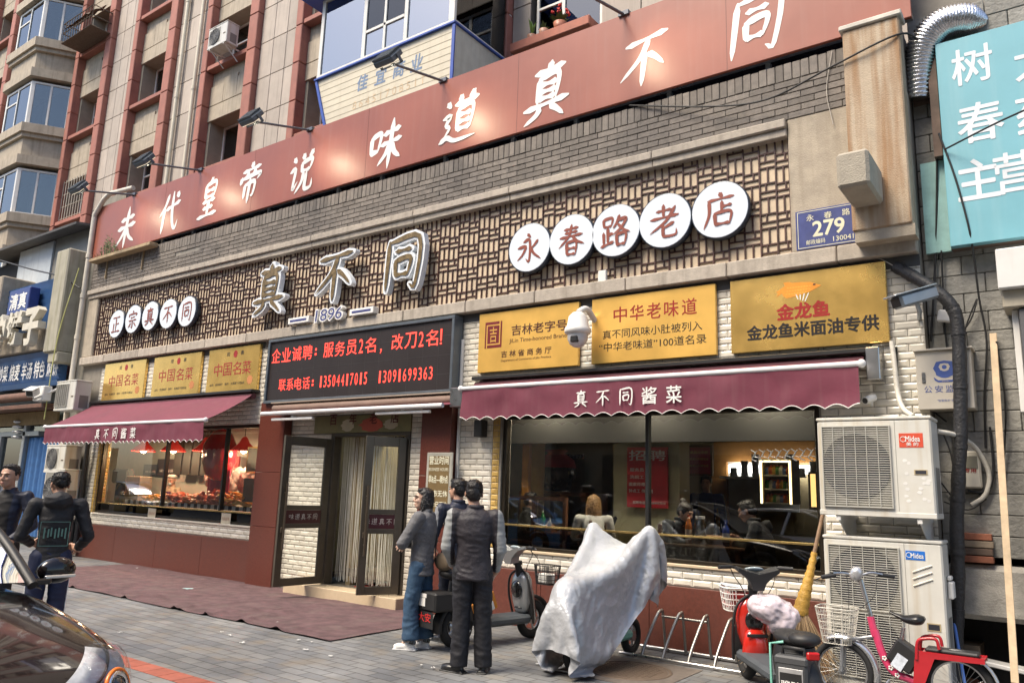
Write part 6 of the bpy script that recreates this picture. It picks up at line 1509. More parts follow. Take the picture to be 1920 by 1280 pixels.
b = MB().box(-16.9, -11.96, .2, 1.1, 1.05, 1.15, .01); single('food_counter', b, m_steel, 'steel counter inside the left window under the red lamps', 'counter')
b = MB(); z = 1.02; x = -16.6; k = 0
while x < -12.1:
    b.box(x, x + .11, .165, .2, 1.19, 1.27, mi=k % 2); x += .112; k += 1
single('checker_strip', b, [m_white, m_black], 'black and white checker strip along the front of the food trays', 'trim')
def heap(px0, px1, col, lab, shape, seed, n, h=.16):
    rs = random.Random(seed); b = MB(); x0, x1 = A(px0, 960, .4).x, A(px1, 960, .4).x
    for i in range(n):
        x = rs.uniform(x0, x1); y = rs.uniform(.24, .62); z = 1.27 + h * 1.2 * rs.random() * (.5 + .5 * (y - .24) / .38); R = Matrix.Rotation(rs.uniform(0, 3), 3, 'Z') @ Matrix.Rotation(rs.uniform(-.5, .5), 3, 'Y')
        b.sph((x, y, z), [q * rs.uniform(.75, 1.2) for q in shape], R, 9, 0, 6)
    single('food_heap', b, M('food_' + lab[:8], col, .3, var=.3, vs=25, rv=.25), lab, 'food', 'heaps of cooked food in the left window')
heap(278, 312, (.62, .30, .04), 'yellow rolled food at the left end of the window trays', (.12, .035, .03), 1, 26, .1)
heap(306, 355, (.52, .11, .03), 'reddish braised pieces left of the middle of the trays', (.07, .05, .04), 2, 60)
heap(350, 392, (.60, .22, .04), 'orange meat strips in the middle of the window trays', (.11, .04, .035), 3, 50)
heap(380, 405, (.55, .13, .07), 'round pink sausages piled right of the middle of the trays', (.07, .06, .06), 4, 34, .24)
heap(402, 425, (.45, .12, .06), 'dark red meat slices beside the yellow sticks', (.07, .05, .03), 5, 34, .22)
heap(420, 467, (.72, .38, .03), 'long bright yellow sticks at the right end of the trays', (.17, .03, .03), 6, 46, .2)
single('wooden_stand', MB().box(A(236, 900, .7).x, A(262, 900, .7).x, .7, 1.0, .9, A(240, 892, .7).z, .01), M('wood_grey', (.36, .28, .2), .6, var=.25, vs=6), 'grey wooden stand at the left end of the food window', 'stand')
b = MB(); p = A(220, 915, .8)
b.box(p.x - .35, p.x + .35, .8, 1.0, p.z + .12, p.z + .45, .04).box(p.x - .12, p.x + .12, .8, 1.0, p.z - .3, p.z + .12, .03).box(p.x - .3, p.x + .3, .8, 1.0, p.z - .42, p.z - .3, .02)
single('meat_slicer', b, M('slicer_grey', (.07, .08, .075), .45), 'dark grey counter machine left of the wooden stand', 'machine')
p = A(408, 850, .5); b = MB(); n = 24
b.lathe([(.0, .55), (.06, .5), (.2, .42), (.33, .15), (.33, -.15), (.25, -.42), (.1, -.52), (0, -.54)], (p.x, .55, p.z), 20)
single('red_bag', b, M('red_plastic', (.45, .01, .02), .15, coat=.6, bump=.4, bs=12), 'large shiny red plastic bag hanging in the left window', 'bag')
b = MB(); b.grid(lambda u, v: (p.x - .42 + .72 * u, .62 + .05 * math.sin(u * 22), p.z - .75 + .45 * v), 30, 4); single('magenta_cloth', b, M('cloth_magenta', (.35, .01, .08), .5), 'magenta cloth hanging below the red plastic bag', 'cloth')
rs = random.Random(9)
for k in range(7):
    p = A(398 + 11 * k, 895 + 14 * (k % 2), .9); c = ((.62, .5, .48), (.66, .62, .6), (.6, .4, .38))[k % 3]
    b = MB(); b.sph((p.x, .9 + .05 * (k % 3), p.z), (.26, .1, .22), Matrix.Rotation(rs.uniform(-.4, .4), 3, 'Y'), 12, 0, 8)
    me = remeshed(b, .025, 1, .06, .12); mt_ = M('pack_%d' % (k % 3), c, .25, var=.2, vs=9); single('packed_food', setmat(me, mt_), mt_, 'pale vacuum packed food bag hanging at the right of the left window', 'package', 'packed food hanging in the left window')
flat_sign(466, 840, 493, 884, .3, 'menu_sign', M('menu_green', (.07, .09, .04), .4, var=.5, vs=5), 'upper dark green picture panel at the right end of the left window', 'sign', (), None, M('gold_frame', (.5, .36, .12), .3, metal=.7))
flat_sign(458, 896, 491, 942, .26, 'menu_sign', M('menu_dark', (.03, .03, .035), .4, var=.8, vs=4), 'lower dark picture panel with gold writing at the right end of the left window', 'sign', (('招牌', .7, .6, .3, .35), ('酱菜', .7, .25, .25, .35)), M('menu_gold', (.55, .42, .12), .4), None)
flat_sign(430, 855, 447, 876, 1.5, 'star_sign', m_pred, 'small red starburst price sign on the white wall inside', 'sign')
flat_sign(270, 870, 295, 890, 1.6, 'wall_poster', M('poster_grey', (.12, .13, .15), .5), 'dark grey wall poster behind the left red lamps', 'poster', (('放心肉', .5, .3, .2, .7),))
flat_sign(296, 860, 330, 892, 1.6, 'wall_poster', M('poster_brown', (.07, .045, .04), .5), 'dark brown wall poster behind the middle red lamps', 'poster', (('诚信经营', .5, .3, .18, .7),))
b = MB(); p = A(352, 840, 1.4)
for k in range(4): b.box(p.x - .5 + k * .36, p.x - .2 + k * .36, 1.4, 1.5, p.z - .6, p.z + .4)
single('bottle_shelf', b, M('shelf_dark', (.04, .03, .02), .5, var=.3), 'dark shelf of bottles behind the middle of the left window', 'shelf')
for (px, py, lab) in ((285, 962, 'small cream price card under the left part of the food trays'), (424, 972, 'small cream price card with gold edge at the right of the tray front')):
    p = A(px, py, .02); e = empty('price_card', lab, 'card', (p.x, .02, p.z - .08)); part('card', MB().box(p.x - .14, p.x + .14, .012, .02, p.z - .09, p.z + .1), M('card_cream', (.62, .55, .42), .5), e); b = MB(); b.text('扫码点单', (p.x, .0105, p.z), h=.06, w_=.22, d=.001); part('lettering', b, M('card_ink', (.4, .2, .1), .5), e)
# ------------------------------------------------------------ people
m_skin = M('skin', (.47, .27, .185), .5, var=.08, vs=18)
m_skin2 = M('skin_pale', (.55, .35, .26), .48, var=.06, vs=18)
m_hair = M('hair_black', (.012, .010, .010), .42, var=.3, vs=60, bump=.3, bs=160)
m_shoe = M('shoe_black', (.012, .012, .013), .3)
def cap(mb, a, b, r0, r1, seg=14):
    a = Vector(a); b = Vector(b); mb.tube([a, b], [r0, r1], seg); mb.sph(a, r0, None, seg, 0, 8); mb.sph(b, r1, None, seg, 0, 8)
def chainc(mb, P, R, seg=14):
    for i in range(len(P) - 1): cap(mb, P[i], P[i + 1], R[i], R[i + 1], seg)
def loft(mb, rings, seg=24):
    V = []
    for c, rx, ry, yaw in rings:
        for k in range(seg):
            a = 2 * math.pi * k / seg; x, y = rx * math.cos(a), ry * math.sin(a)
            sg = lambda t: (abs(t) ** .85) * (1 if t > 0 else -1)
            x, y = rx * sg(math.cos(a)), ry * sg(math.sin(a))
            V.append((c[0] + x * math.cos(yaw) - y * math.sin(yaw), c[1] + x * math.sin(yaw) + y * math.cos(yaw), c[2]))
    n = len(rings); F = [(i * seg + k, i * seg + (k + 1) % seg, (i + 1) * seg + (k + 1) % seg, (i + 1) * seg + k) for i in range(n - 1) for k in range(seg)]
    F += [tuple(range(seg))[::-1], tuple(range((n - 1) * seg, n * seg))]
    mb.add(V, F, True)
def hand(mb, wr, d, nrm, s, curl=.35, side=1, spread=.12):
    # palm from the wrist along d, back of the hand towards nrm; thumb on the given side
    d = Vector(d).normalized(); nrm = Vector(nrm); nrm = (nrm - d * nrm.dot(d)).normalized(); t = d.cross(nrm) * side; wr = Vector(wr)
    R = Matrix((t, d, nrm)).transposed()
    mb.sph(wr + d * .05 * s, (.043 * s, .055 * s, .018 * s), R, 14, 0, 8); cap(mb, wr - d * .03 * s, wr + d * .03 * s, .027 * s, .028 * s)
    for k, (o, L_) in enumerate(((-.031, .068), (-.011, .08), (.011, .074), (.031, .058))):
        p = wr + d * .092 * s + t * o * s; dd = (d + t * spread * (k - 1.5) * .5).normalized(); P = [p]; a = curl * (.8 + .2 * k)
        for j, f in enumerate((.45, .32, .25)):
            dd = (dd * math.cos(a) - nrm * math.sin(a)).normalized(); P.append(P[-1] + dd * L_ * s * f * 1.25)
        chainc(mb, P, [.0098 * s, .0092 * s, .0086 * s, .0075 * s], 10)
    p = wr + d * .03 * s - t * .033 * s; dd = (d * .75 - t * .75 - nrm * .25).normalized(); q = p + dd * .042 * s; dd = (d * .95 - t * .2 - nrm * .35).normalized(); chainc(mb, [p, q, q + dd * .036 * s], [.013 * s, .0105 * s, .0085 * s], 10)
def person(name, label, loc, heading, h=1.78, J=None, skin=None, top=None, legs=None, build=1.0, head_yaw=0, head_pitch=0, hair='short', shoe='black', hands=True,
           vox=.0075, coat=None, seated=False, group=None, female=False, extra=None, cat='person', curl=(.4, .4), hn=(None, None), face=True, hem=.47, flare=0.0, wr_r=.034):
    J0 = dict(hipL=(-.052, 0, .51), hipR=(.052, 0, .51), knL=(-.056, .01, .28), knR=(.056, .01, .28), anL=(-.06, -.01, .045), anR=(.06, -.01, .045),
              toeL=(-.075, .085, .012), toeR=(.075, .085, .012), shL=(-.113, -.005, .805), shR=(.113, -.005, .805), elL=(-.14, -.02, .635), elR=(.14, -.02, .635),
              wrL=(-.14, .03, .495), wrR=(.14, .03, .495), haL=(-.135, .045, .44), haR=(.135, .045, .44), pel=(0, 0, .53), chest=(0, -.005, .72), neck=(0, -.008, .845), head=(0, .012, .925))
    J0.update(J or {})
    Q = {k: Vector(v) * h for k, v in J0.items()}
    H4 = Matrix.Translation(Vector(loc)) @ Matrix.Rotation(heading, 4, 'Z')
    e = empty(name, label, cat, loc, group)
    W = {k: H4 @ v for k, v in Q.items()}
    skin = skin or m_skin; s = h / 1.75; yaw = heading
    bx = build
    # --- body: one continuous skin
    b = MB()
    k_ = s * 1.06
    Rh = Matrix.Rotation(heading + head_yaw, 3, 'Z') @ Matrix.Rotation(head_pitch, 3, 'X')
    hc = W['head']
    def hp(x, y, z): return hc + Rh @ (Vector((x, y, z)) * k_)
    def he(x, y, z, rx, ry, rz, seg=16, X=None): b.sph(hp(x, y, z), (rx * k_, ry * k_, rz * k_), Rh if X is None else Rh @ X, seg, 0, 10)
    he(0, -.012, .022, .073, .092, .086, 22); he(0, .022, -.03, .062, .064, .082, 20); he(0, .05, -.082, .036, .034, .03); he(0, .03, -.07, .05, .05, .04)
    he(0, .076, .022, .05, .014, .012); he(.034, .058, -.03, .024, .024, .022); he(-.034, .058, -.03, .024, .024, .022)
    if face:
        chainc(b, [hp(0, .083, .012), hp(0, .1, -.025), hp(0, .096, -.033)], [.008 * k_, .0125 * k_, .012 * k_], 10); he(.012, .088, -.035, .01, .01, .008); he(-.012, .088, -.035, .01, .01, .008)
        he(0, .079, -.062, .024, .012, .007); he(0, .078, -.073, .02, .011, .007)
    for sx in (-1, 1): he(sx * .074, -.012, -.012, .009, .02, .033, 12, Matrix.Rotation(sx * .35, 3, 'Z'))
    cap(b, W['neck'] - Vector((0, 0, .03 * s)), hp(0, -.018, -.075), .056 * s * (.85 if female else 1), .053 * s * (.85 if female else 1))
    loft(b, [(W['pel'] - Vector((0, 0, .04 * h)), .08 * s, .06 * s, yaw), (W['pel'] + Vector((0, 0, .06 * h)), .1 * s, .07 * s, yaw), (W['chest'], .12 * s, .08 * s, yaw), (W['neck'] - Vector((0, 0, .04 * h)), .1 * s, .06 * s, yaw), (W['neck'], .05 * s, .05 * s, yaw)])
    for S in 'LR':
        chainc(b, [W['neck'] - Vector((0, 0, .03 * h)), W['sh' + S], W['el' + S], W['wr' + S]], [.04 * s, .042 * s, .034 * s, .025 * s])
        chainc(b, [W['hip' + S], W['kn' + S], W['an' + S]], [.07 * s, .047 * s, .034 * s]); cap(b, W['an' + S], W['toe' + S] + (W['an' + S] - W['toe' + S]) * .5 + Vector((0, 0, .022)), .026 * s, .016 * s)
        if hands:
            d = W['ha' + S] - W['wr' + S]; i = 0 if S == 'L' else 1
            nr = hn[i]; nr = H4.to_3x3() @ Vector(nr) if nr else (H4.to_3x3() @ Vector((-1 if S == 'L' else 1, 0, .2)))
            hand(b, W['wr' + S], d, nr, s * 1.08, curl[i], 1 if S == 'L' else -1)
    body = part('body', setmat(remeshed(b, vox, 2), skin), None or skin, e) if False else None
    me = setmat(remeshed(b, vox, 2), skin); body = part('body', me, skin, e)
    # --- face details
    if face:
        for sx in (-1, 1):
            eb = MB(); eb.sph(hp(sx * .031, .0795, .0), (.0125 * k_, .006 * k_, .0048 * k_), Rh, 10, 0, 6); part('eye', eb, M('eye_dark', (.03, .02, .018), .2), e)
        eb = MB()
        for sx in (-1, 1): chainc(eb, [hp(sx * .014, .089, .0205), hp(sx * .033, .086, .026), hp(sx * .05, .073, .0205)], [.0035 * k_, .0042 * k_, .0025 * k_], 6)
        part('eyebrows', eb, m_hair, e)
        eb = MB(); eb.sph(hp(0, .0885, -.0675), (.021 * k_, .004 * k_, .0058 * k_), Rh, 10, 0, 6); part('lips', eb, M('lips', (.36, .13, .11), .45), e)
    # --- hair
    hb = MB()
    def hh(x, y, z, rx, ry, rz, X=None): hb.sph(hp(x, y, z), (rx * k_, ry * k_, rz * k_), Rh if X is None else Rh @ X, 18, 0, 10)
    if hair == 'short':
        hh(0, -.02, .056, .0775, .09, .064); hh(0, -.05, .0, .07, .062, .08); hh(0, .045, .09, .056, .03, .02)
        for sx in (-1, 1): hh(sx * .058, -.012, .03, .022, .055, .045)
    elif hair == 'crop':
        hh(0, -.022, .06, .074, .086, .058); hh(0, -.052, .018, .066, .056, .062); hh(0, .036, .093, .052, .03, .016)
        for sx in (-1, 1): hh(sx * .062, -.022, .03, .015, .05, .04)
    elif hair == 'bob':
        hh(0, -.02, .052, .08, .092, .07); hh(0, -.06, -.03, .076, .06, .11); hh(0, .045, .088, .055, .03, .02)
        for sx in (-1, 1): hh(sx * .068, -.015, -.05, .024, .052, .11); hh(sx * .05, -.05, -.12, .036, .045, .06)
        hh(0, -.06, -.13, .06, .045, .055)
    elif hair == 'long':
        hh(0, -.014, .045, .088, .1, .08); hh(0, -.065, -.06, .095, .065, .16); hh(0, -.07, -.2, .1, .05, .14)
        for sx in (-1, 1): hh(sx * .07, -.02, -.08, .035, .06, .16)
    elif hair == 'bun':
        hh(0, -.014, .045, .079, .094, .07); hh(0, -.05, .0, .07, .062, .08); hh(0, -.07, .11, .04, .04, .035)
        for sx in (-1, 1): hh(sx * .06, -.01, .02, .022, .05, .05)
    if hair:
        hm = extra.get('hair_mat', m_hair) if extra else m_hair
        me = remeshed(hb, .008, 1, .012, .02)
        st = MB(); rs = random.Random(len(label)); fs = me.polygons; long_ = hair in ('bob', 'long')
        for _ in range(700 if not seated else 250):
            f = fs[rs.randrange(len(fs))]; c = f.center; n_ = f.normal; L_ = rs.uniform(.006, .016) * (1.9 if long_ else 1)
            d = (n_ * (.35 if long_ else .75) + Vector((rs.gauss(0, .35), rs.gauss(0, .35), rs.gauss(0, .2) - (.9 if long_ else .0))) + (Rh @ Vector((0, -.3, 0)))).normalized()
            sd_ = d.cross(n_); sd_ = sd_.normalized() * .004 if sd_.length > 1e-4 else Vector((.004, 0, 0))
            st.add([c - sd_, c + sd_, c + d * L_], [(0, 1, 2)], True)
        me = merge(me, st); part('hair', setmat(me, hm), hm, e)
    # --- trousers
    if legs:
        m, (r0, r1, r2) = legs; t = MB()
        loft(t, [(W['pel'] + Vector((0, 0, -.055 * h)), .1 * s * bx, .085 * s * bx, yaw), (W['pel'] + Vector((0, 0, .0 * h)), .118 * s * bx, .095 * s * bx, yaw), (W['pel'] + Vector((0, 0, .07 * h)), .108 * s * bx, .085 * s * bx, yaw)])
        for S in 'LR':
            a, k, n = W['hip' + S], W['kn' + S], W['an' + S]; n2 = n + (k - n).normalized() * (.02 * h if flare else -.014 * h)
            chainc(t, [a, a.lerp(k, .5), k], [r0 * s, (r0 * .55 + r1 * .45) * s, r1 * s]); t.tube([k, k.lerp(n2, .5), n2], [r1 * s, (r1 + r2) / 2 * s, r2 * s + flare], 18)
        me = remeshed(t, .011, 3); fold(me, .0085 if not seated else .006, (9, 9, 13, 5), h); part('trousers', setmat(me, m), m, e)
    # --- shoes
    if shoe:
        m = {'black': m_shoe, 'white': M('shoe_white', (.74, .73, .72), .5)}[shoe]
        for S in 'LR':
            a, t_ = W['an' + S], W['toe' + S]; d = (t_ - a); d.z = 0; d.normalize(); R = Matrix((d.cross(EZ), d, EZ)).transposed(); z0 = loc[2]
            sb = MB(); c = Vector((a.x, a.y, z0)); L_ = .13 * s
            sb.sph(c + d * .015 + Vector((0, 0, .045 * s)), (.042 * s, .07 * s, .045 * s), R, 14, 0, 8); sb.sph(c + d * .1 * s + Vector((0, 0, .034 * s)), (.047 * s, .095 * s, .036 * s), R, 14, 0, 8)
            sb.obox(c + d * .06 * s + Vector((0, 0, .014 * s)), (.085 * s, .25 * s, .028 * s), R, .012)
            sm = part('shoe', setmat(remeshed(sb, .008, 2), m), m, e)
            sl_ = MB(); sl_.obox(c + d * .06 * s + Vector((0, 0, .006)), (.09 * s, .265 * s, .012), R, .004); part('sole', sl_, m_black if shoe == 'black' else M('sole_white', (.6, .6, .6), .6), sm)
            if shoe == 'white':
                cb = MB(); cb.tube([c + Vector((0, 0, .07 * s)) - d * .015, c + Vector((0, 0, .1 * s)) - d * .02], [.043 * s, .04 * s], 14); part('collar', cb, m_black, sm)
    # --- top
    if top:
        m = top[0]; t = MB(); hz = hem * h
        p, c, n = W['pel'], W['chest'], W['neck']; zc = lambda z: Vector((0, 0, z))
        base = Vector((p.x, p.y, loc[2] + hz)) if not seated else p
        loft(t, [(base, .146 * s * bx, .114 * s * bx, yaw), (p + zc(.03 * h), .140 * s * bx, .096 * s * bx, yaw), (p.lerp(c, .55), .126 * s * bx, .098 * s * bx, yaw), (c, .146 * s * bx, .112 * s * bx, yaw), (c.lerp(n, .5), .148 * s * bx, .1 * s * bx, yaw), (c.lerp(n, .82), .118 * s * bx, .078 * s * bx, yaw), (n + zc(.0), .062 * s, .06 * s, yaw)], 28)
        for S in 'LR':
            cap(t, c.lerp(n, .62), W['sh' + S], .05 * s, .062 * s * bx)
            w2 = W['wr' + S] + (W['el' + S] - W['wr' + S]) * .1
            chainc(t, [W['sh' + S], W['sh' + S].lerp(W['el' + S], .5), W['el' + S]], [.064 * s * bx, .058 * s * bx, .052 * s * bx]); t.tube([W['el' + S], W['el' + S].lerp(w2, .5), w2], [.052 * s * bx, .047 * s, wr_r * 1.15 * s], 16)
        if top[1] == 'hood': t.sph(n - (H4.to_3x3() @ Vector((0, .075, .03))) * s, (.13 * s, .075 * s, .085 * s), Matrix.Rotation(heading, 3, 'Z'), 18, 0, 10)
        if top[1] in ('collar', 'blazer'): t.tube([n + Rz * (.064 * s) + Vector((0, 0, .012 * s + (-.03 * s if Rz.dot(H4.to_3x3() @ Vector((0, 1, 0))) > .4 else 0))) for Rz in [H4.to_3x3() @ Vector((math.cos(a), math.sin(a), 0)) for a in np.linspace(0, 6.28, 18, endpoint=False)]], .017 * s, 8, closed=True)
        me = remeshed(t, .010, 2); fold(me, .0075, (7, 7, 15, 8), h * 3)
        o = part('jacket', setmat(me, m), m, e)
        if len(top) > 2:   # second cloth colour by region, given in the thing's own frame
            me.materials.append(top[2]); fn = top[3]; inv = H4.inverted(); wp = wpos(o)
            for f in me.polygons:
                q = inv @ (f.center + wp)
                if fn(q / h): f.material_index = 1
    e['_'] = 0; del e['_']
    return e, W, H4, hp, Rh, s
def face_to(x, y): return math.atan2(-x, y)
# man seen from behind: dark jacket with grey sleeves
m_jk = M('jacket_dark', (.022, .019, .025), .6, var=.22, vs=30, bump=.6, bs=16)
m_gs = M('sleeve_grey', (.26, .27, .27), .6, var=.15, vs=20)
m_dt = M('trousers_black', (.007, .007, .011), .7, var=.25, bump=.6, bs=14)
person('person', 'man seen from behind in a dark jacket with grey sleeves and black trousers', (-4.9, -2.52, 0), face_to(-.6, .8), 1.83,
       dict(head=(-.012, .02, .925), hipL=(-.055, 0, .51), hipR=(.052, 0, .51), anL=(-.055, -.0, .045), anR=(.072, .015, .045), toeL=(-.125, .045, .012), toeR=(.085, .1, .012), knL=(-.05, .01, .28), knR=(.062, .02, .28),
            elL=(-.142, -.01, .635), elR=(.142, -.005, .63), wrL=(-.11, .09, .525), wrR=(.12, .07, .505), haL=(-.07, .125, .49), haR=(.09, .1, .46), shL=(-.112, -.005, .8), shR=(.112, -.005, .8)),
       m_skin, (m_jk, 'collar', m_gs, lambda q: abs(q.x) > .124 or (q.y > .045 and abs(q.x) > .085 and q.z < .63)), (m_dt, (.096, .084, .08)), 1.2, head_yaw=.05, hair='short', hem=.47)
# woman in a grey blazer, arms folded, looking left
m_bz = M('blazer_grey', (.125, .125, .132), .75, var=.25, vs=40, bump=.55, bs=18)
m_jean = M('jeans', (.03, .07, .13), .8, var=.28, vs=9, streak=.4, scol=(.07, .14, .23), bump=.4, bs=20)
hd = face_to(-.93, -.36)
e, W, H4, hp, Rh, s = person('person', 'woman in glasses, grey blazer and blue jeans looking left with folded arms', (-6.0, -2.05, 0), hd, 1.735,
       dict(elL=(-.135, .085, .645), wrL=(.01, .1, .665), haL=(.09, .085, .675), elR=(.135, .06, .63), wrR=(.0, .12, .63), haR=(-.08, .11, .63), anL=(-.045, .03, .045), anR=(.05, -.03, .045), toeL=(-.055, .13, .012), toeR=(.06, .07, .012), knL=(-.05, .04, .28), knR=(.05, -.01, .28), shL=(-.1, 0, .805), shR=(.1, 0, .805)),
       m_skin2, (m_bz, 'blazer'), (m_jean, (.098, .084, .088)), 1.18, head_yaw=.5, head_pitch=.08, hair='bob', shoe='white', female=True, hem=.45, flare=.012)
gb = MB()
for sx in (-1, 1): gb.tube([hp(sx * .032 + .024 * math.cos(t), .094 - .006 * abs(math.cos(t)), -.002 + .02 * math.sin(t)) for t in np.linspace(0, 6.28, 18, endpoint=False)], .0022, 5, closed=True); gb.tube([hp(sx * .056, .088, .004), hp(sx * .076, -.01, .006)], .002, 5)
gb.tube([hp(-.009, .096, .002), hp(.009, .096, .002)], .002, 5); part('glasses', gb, m_black, e)
fb = MB(); rs = random.Random(2)
for S in 'LR':
    a = W['an' + S] + Vector((0, 0, .035))
    for k in range(46):
        t = k / 46 * 6.283; r = .083 * s; p = a + Vector((r * math.cos(t), r * math.sin(t), 0)); fb.tube([p, p + Vector((rs.uniform(-.01, .01), rs.uniform(-.01, .01), -rs.uniform(.015, .04)))], .0022, 3)
part('frayed_hem', fb, M('fray', (.25, .3, .34), .9), e)
fl = MB(); Hh = H4.to_3x3()
fl.obox(W['pel'] + Hh @ Vector((-.142, .0, .06)), (.006, .12, .014), Matrix.Rotation(hd, 3, 'Z'), .002); part('pocket_flap', fl, M('blazer_dark', (.05, .05, .055), .8), e)
sb = MB().tube(bez([W['shR'] + Vector((0, 0, .08)), W['chest'] + (H4.to_3x3() @ Vector((.06, -.125, -.02))), W['pel'] + (H4.to_3x3() @ Vector((.1, -.11, .0)))], 14), .007, 6); part('bag_strap', sb, m_black, e)
# man between them, dark navy jacket with a grey shoulder stripe
m_nv = M('jacket_navy', (.012, .016, .035), .55, var=.2, bump=.6, bs=14)
person('person', 'man in a navy jacket with grey shoulder stripe, half hidden behind the woman', (-6.02, -1.45, 0), face_to(-.85, .3), 1.86, dict(shL=(-.115, 0, .8), elL=(-.15, .02, .64), wrL=(-.11, .1, .56)), m_skin, (m_nv, 'collar', M('stripe_grey', (.22, .23, .25), .6), lambda q: .15 < abs(q.x) < .17 and q.z > .68), (M('trousers_navy', (.012, .016, .03), .75), (.095, .075, .064)), 1.05, head_yaw=.3, hair='short', hem=.49)
# two men on the left
pmA = CP + ray(24, 868) * 8.6; pmA.z = 0
pmB = CP + ray(118, 882) * 8.0; pmB.z = 0
e, W, H4, hp, Rh, s = person('person', 'man in an open navy jacket over a black polo at the left edge', pmA, face_to(.6, -.8), 1.84,
       dict(elL=(-.17, .0, .64), wrL=(-.1, .1, .55), haL=(-.04, .13, .54), elR=(.175, .0, .64), wrR=(.1, .12, .58), haR=(.03, .15, .585), head=(0, .015, .925)), m_skin, (m_nv, 'blazer', M('polo_black', (.012, .011, .012), .7), lambda q: q.y > .03 and abs(q.x) < .05 + .02 * (q.z - .6) and q.z > .46), (m_dt, (.098, .077, .066)), 1.02, head_yaw=-.05, hair='crop', curl=(.15, .25), hem=.47, vox=.007)
hd = face_to(-.8, .35)
m_hd = M('hoodie_black', (.014, .014, .017), .7, var=.25, bump=.6, bs=15)
e, W, H4, hp, Rh, s = person('person', 'man in a black hoodie and striped track trousers, back to the street at the left', pmB, hd, 1.78,
       dict(elL=(-.165, .0, .63), wrL=(-.1, .12, .58), haL=(-.06, .165, .6), elR=(.175, -.02, .63), wrR=(.13, .1, .55), haR=(.1, .15, .56), head=(-.005, .02, .922)), m_skin, (m_hd, 'hood'), (M('track_navy', (.01, .016, .05), .7), (.098, .078, .066)), 1.02, head_yaw=.25, hair='crop', curl=(.55, 1.2), hem=.43, vox=.007)
# back print and trouser stripe
b = MB(); Hh = H4.to_3x3(); bk = Hh @ Vector((0, -1, 0)); rt = Hh @ Vector((1, 0, 0))
c = W['chest'] + Hh @ Vector((0.0, -.142, -.12)) 
for a0, a1, c0, c1 in ((-.13, .13, -.13, -.124), (-.13, .13, .104, .11), (-.13, -.124, -.124, .104), (.124, .13, -.124, .104)):
    b.add([c + rt * a0 + EZ * c0, c + rt * a1 + EZ * c0, c + rt * a1 + EZ * c1, c + rt * a0 + EZ * c1], [(0, 1, 2, 3)])

for k, (x_, w_) in enumerate(((-.095, .014), (-.06, .014), (-.035, .014), (.0, .014), (.03, .014), (.06, .014), (.09, .014))): b.add([c + rt * x_ + EZ * (-.055 + .01 * (k % 3)), c + rt * (x_ + w_) + EZ * (-.055 + .01 * (k % 3)), c + rt * (x_ + w_) + EZ * (.05 - .012 * (k % 2)), c + rt * x_ + EZ * (.05 - .012 * (k % 2))], [(0, 1, 2, 3)])
part('back_print', b, M('print_green', (.1, .2, .17), .7), e)
b = MB()
for o in (-.018, 0, .018): b.tube([W['hipR'] + Hh @ Vector((.098, o, -.12)), W['knR'] + Hh @ Vector((.083, o, 0)), W['anR'] + Hh @ Vector((.072, o, .04))], .005, 4)
for o in (-.018, 0, .018): b.tube([W['hipL'] + Hh @ Vector((-.098, o, -.12)), W['knL'] + Hh @ Vector((-.083, o, 0)), W['anL'] + Hh @ Vector((-.072, o, .04))], .005, 4)
part('trouser_stripes', b, m_sgw, e)
# people inside
SIT = dict(pel=(0, 0, .30), hipL=(-.06, 0, .30), hipR=(.06, 0, .30), knL=(-.07, .22, .3), knR=(.07, .22, .3), anL=(-.07, .2, .05), anR=(.07, .2, .05), toeL=(-.07, .28, .02), toeR=(.07, .28, .02), chest=(0, .02, .47), neck=(0, .04, .60), head=(0, .07, .675), shL=(-.115, .035, .56), shR=(.115, .035, .56), elL=(-.15, .08, .42), elR=(.15, .08, .42), wrL=(-.07, .2, .44), wrR=(.07, .2, .46), haL=(-.03, .25, .45), haR=(.03, .25, .48))
kw = dict(seated=True, vox=.011, shoe='black', legs=(m_dt, (.085, .07, .06)), hem=.27)
person('person', 'diner with long blonde hair in a white top, seen from behind through the window', (-5.35, .62, .42), face_to(-.5, .8), 1.72, SIT, m_skin2, (M('top_white', (.66, .65, .63), .7), None), hair='long', extra=dict(hair_mat=M('hair_blonde', (.3, .17, .07), .5, var=.35, vs=40)), female=True, **kw)
person('person', 'diner with short dark hair in a dark coat beside the blonde diner', (-5.15, 1.35, .42), face_to(-.6, .4), 1.75, SIT, m_skin, (m_hd, 'collar'), hair='short', **kw)
person('person', 'diner with dark tied up hair leaning over the window table with chopsticks', (-4.2, .55, .42), face_to(.95, -.1), 1.72, dict(SIT, head=(0, .12, .65), neck=(0, .075, .595)), m_skin2, (M('coat_dark', (.018, .022, .028), .7), 'collar'), hair='bun', head_pitch=-.35, **kw)
person('person', 'man in black leaning over his bowl at the right end of the window table', (-3.0, .55, .42), face_to(-.95, .0), 1.78, dict(SIT, head=(0, .13, .655), neck=(0, .085, .595)), m_skin, (m_hd, 'collar'), hair='short', head_pitch=-.4, **kw)
person('person', 'diner in black at the far left of the right window, half hidden by the cabinet', (-6.75, .95, .42), face_to(.5, .3), 1.74, SIT, m_skin, (m_hd, 'collar'), hair='short', **kw)
e, W, H4, hp, Rh, s = person('person', 'waiter in blue with a grey apron standing behind the window table', (-4.35, 2.1, .42), face_to(.2, -.9), 1.62, None, m_skin, (M('shirt_blue', (.02, .035, .14), .7), None), (m_dt, (.09, .075, .066)), hair='short', vox=.011)
b = MB(); f = H4.to_3x3(); b.grid(lambda u, v: W['chest'] + f @ Vector((.22 * (u - .5), .15 * s - .05 * (2 * u - 1) ** 2, .06 - .5 * v)), 8, 8); part('apron', b, M('apron_grey', (.3, .28, .27), .8), e)
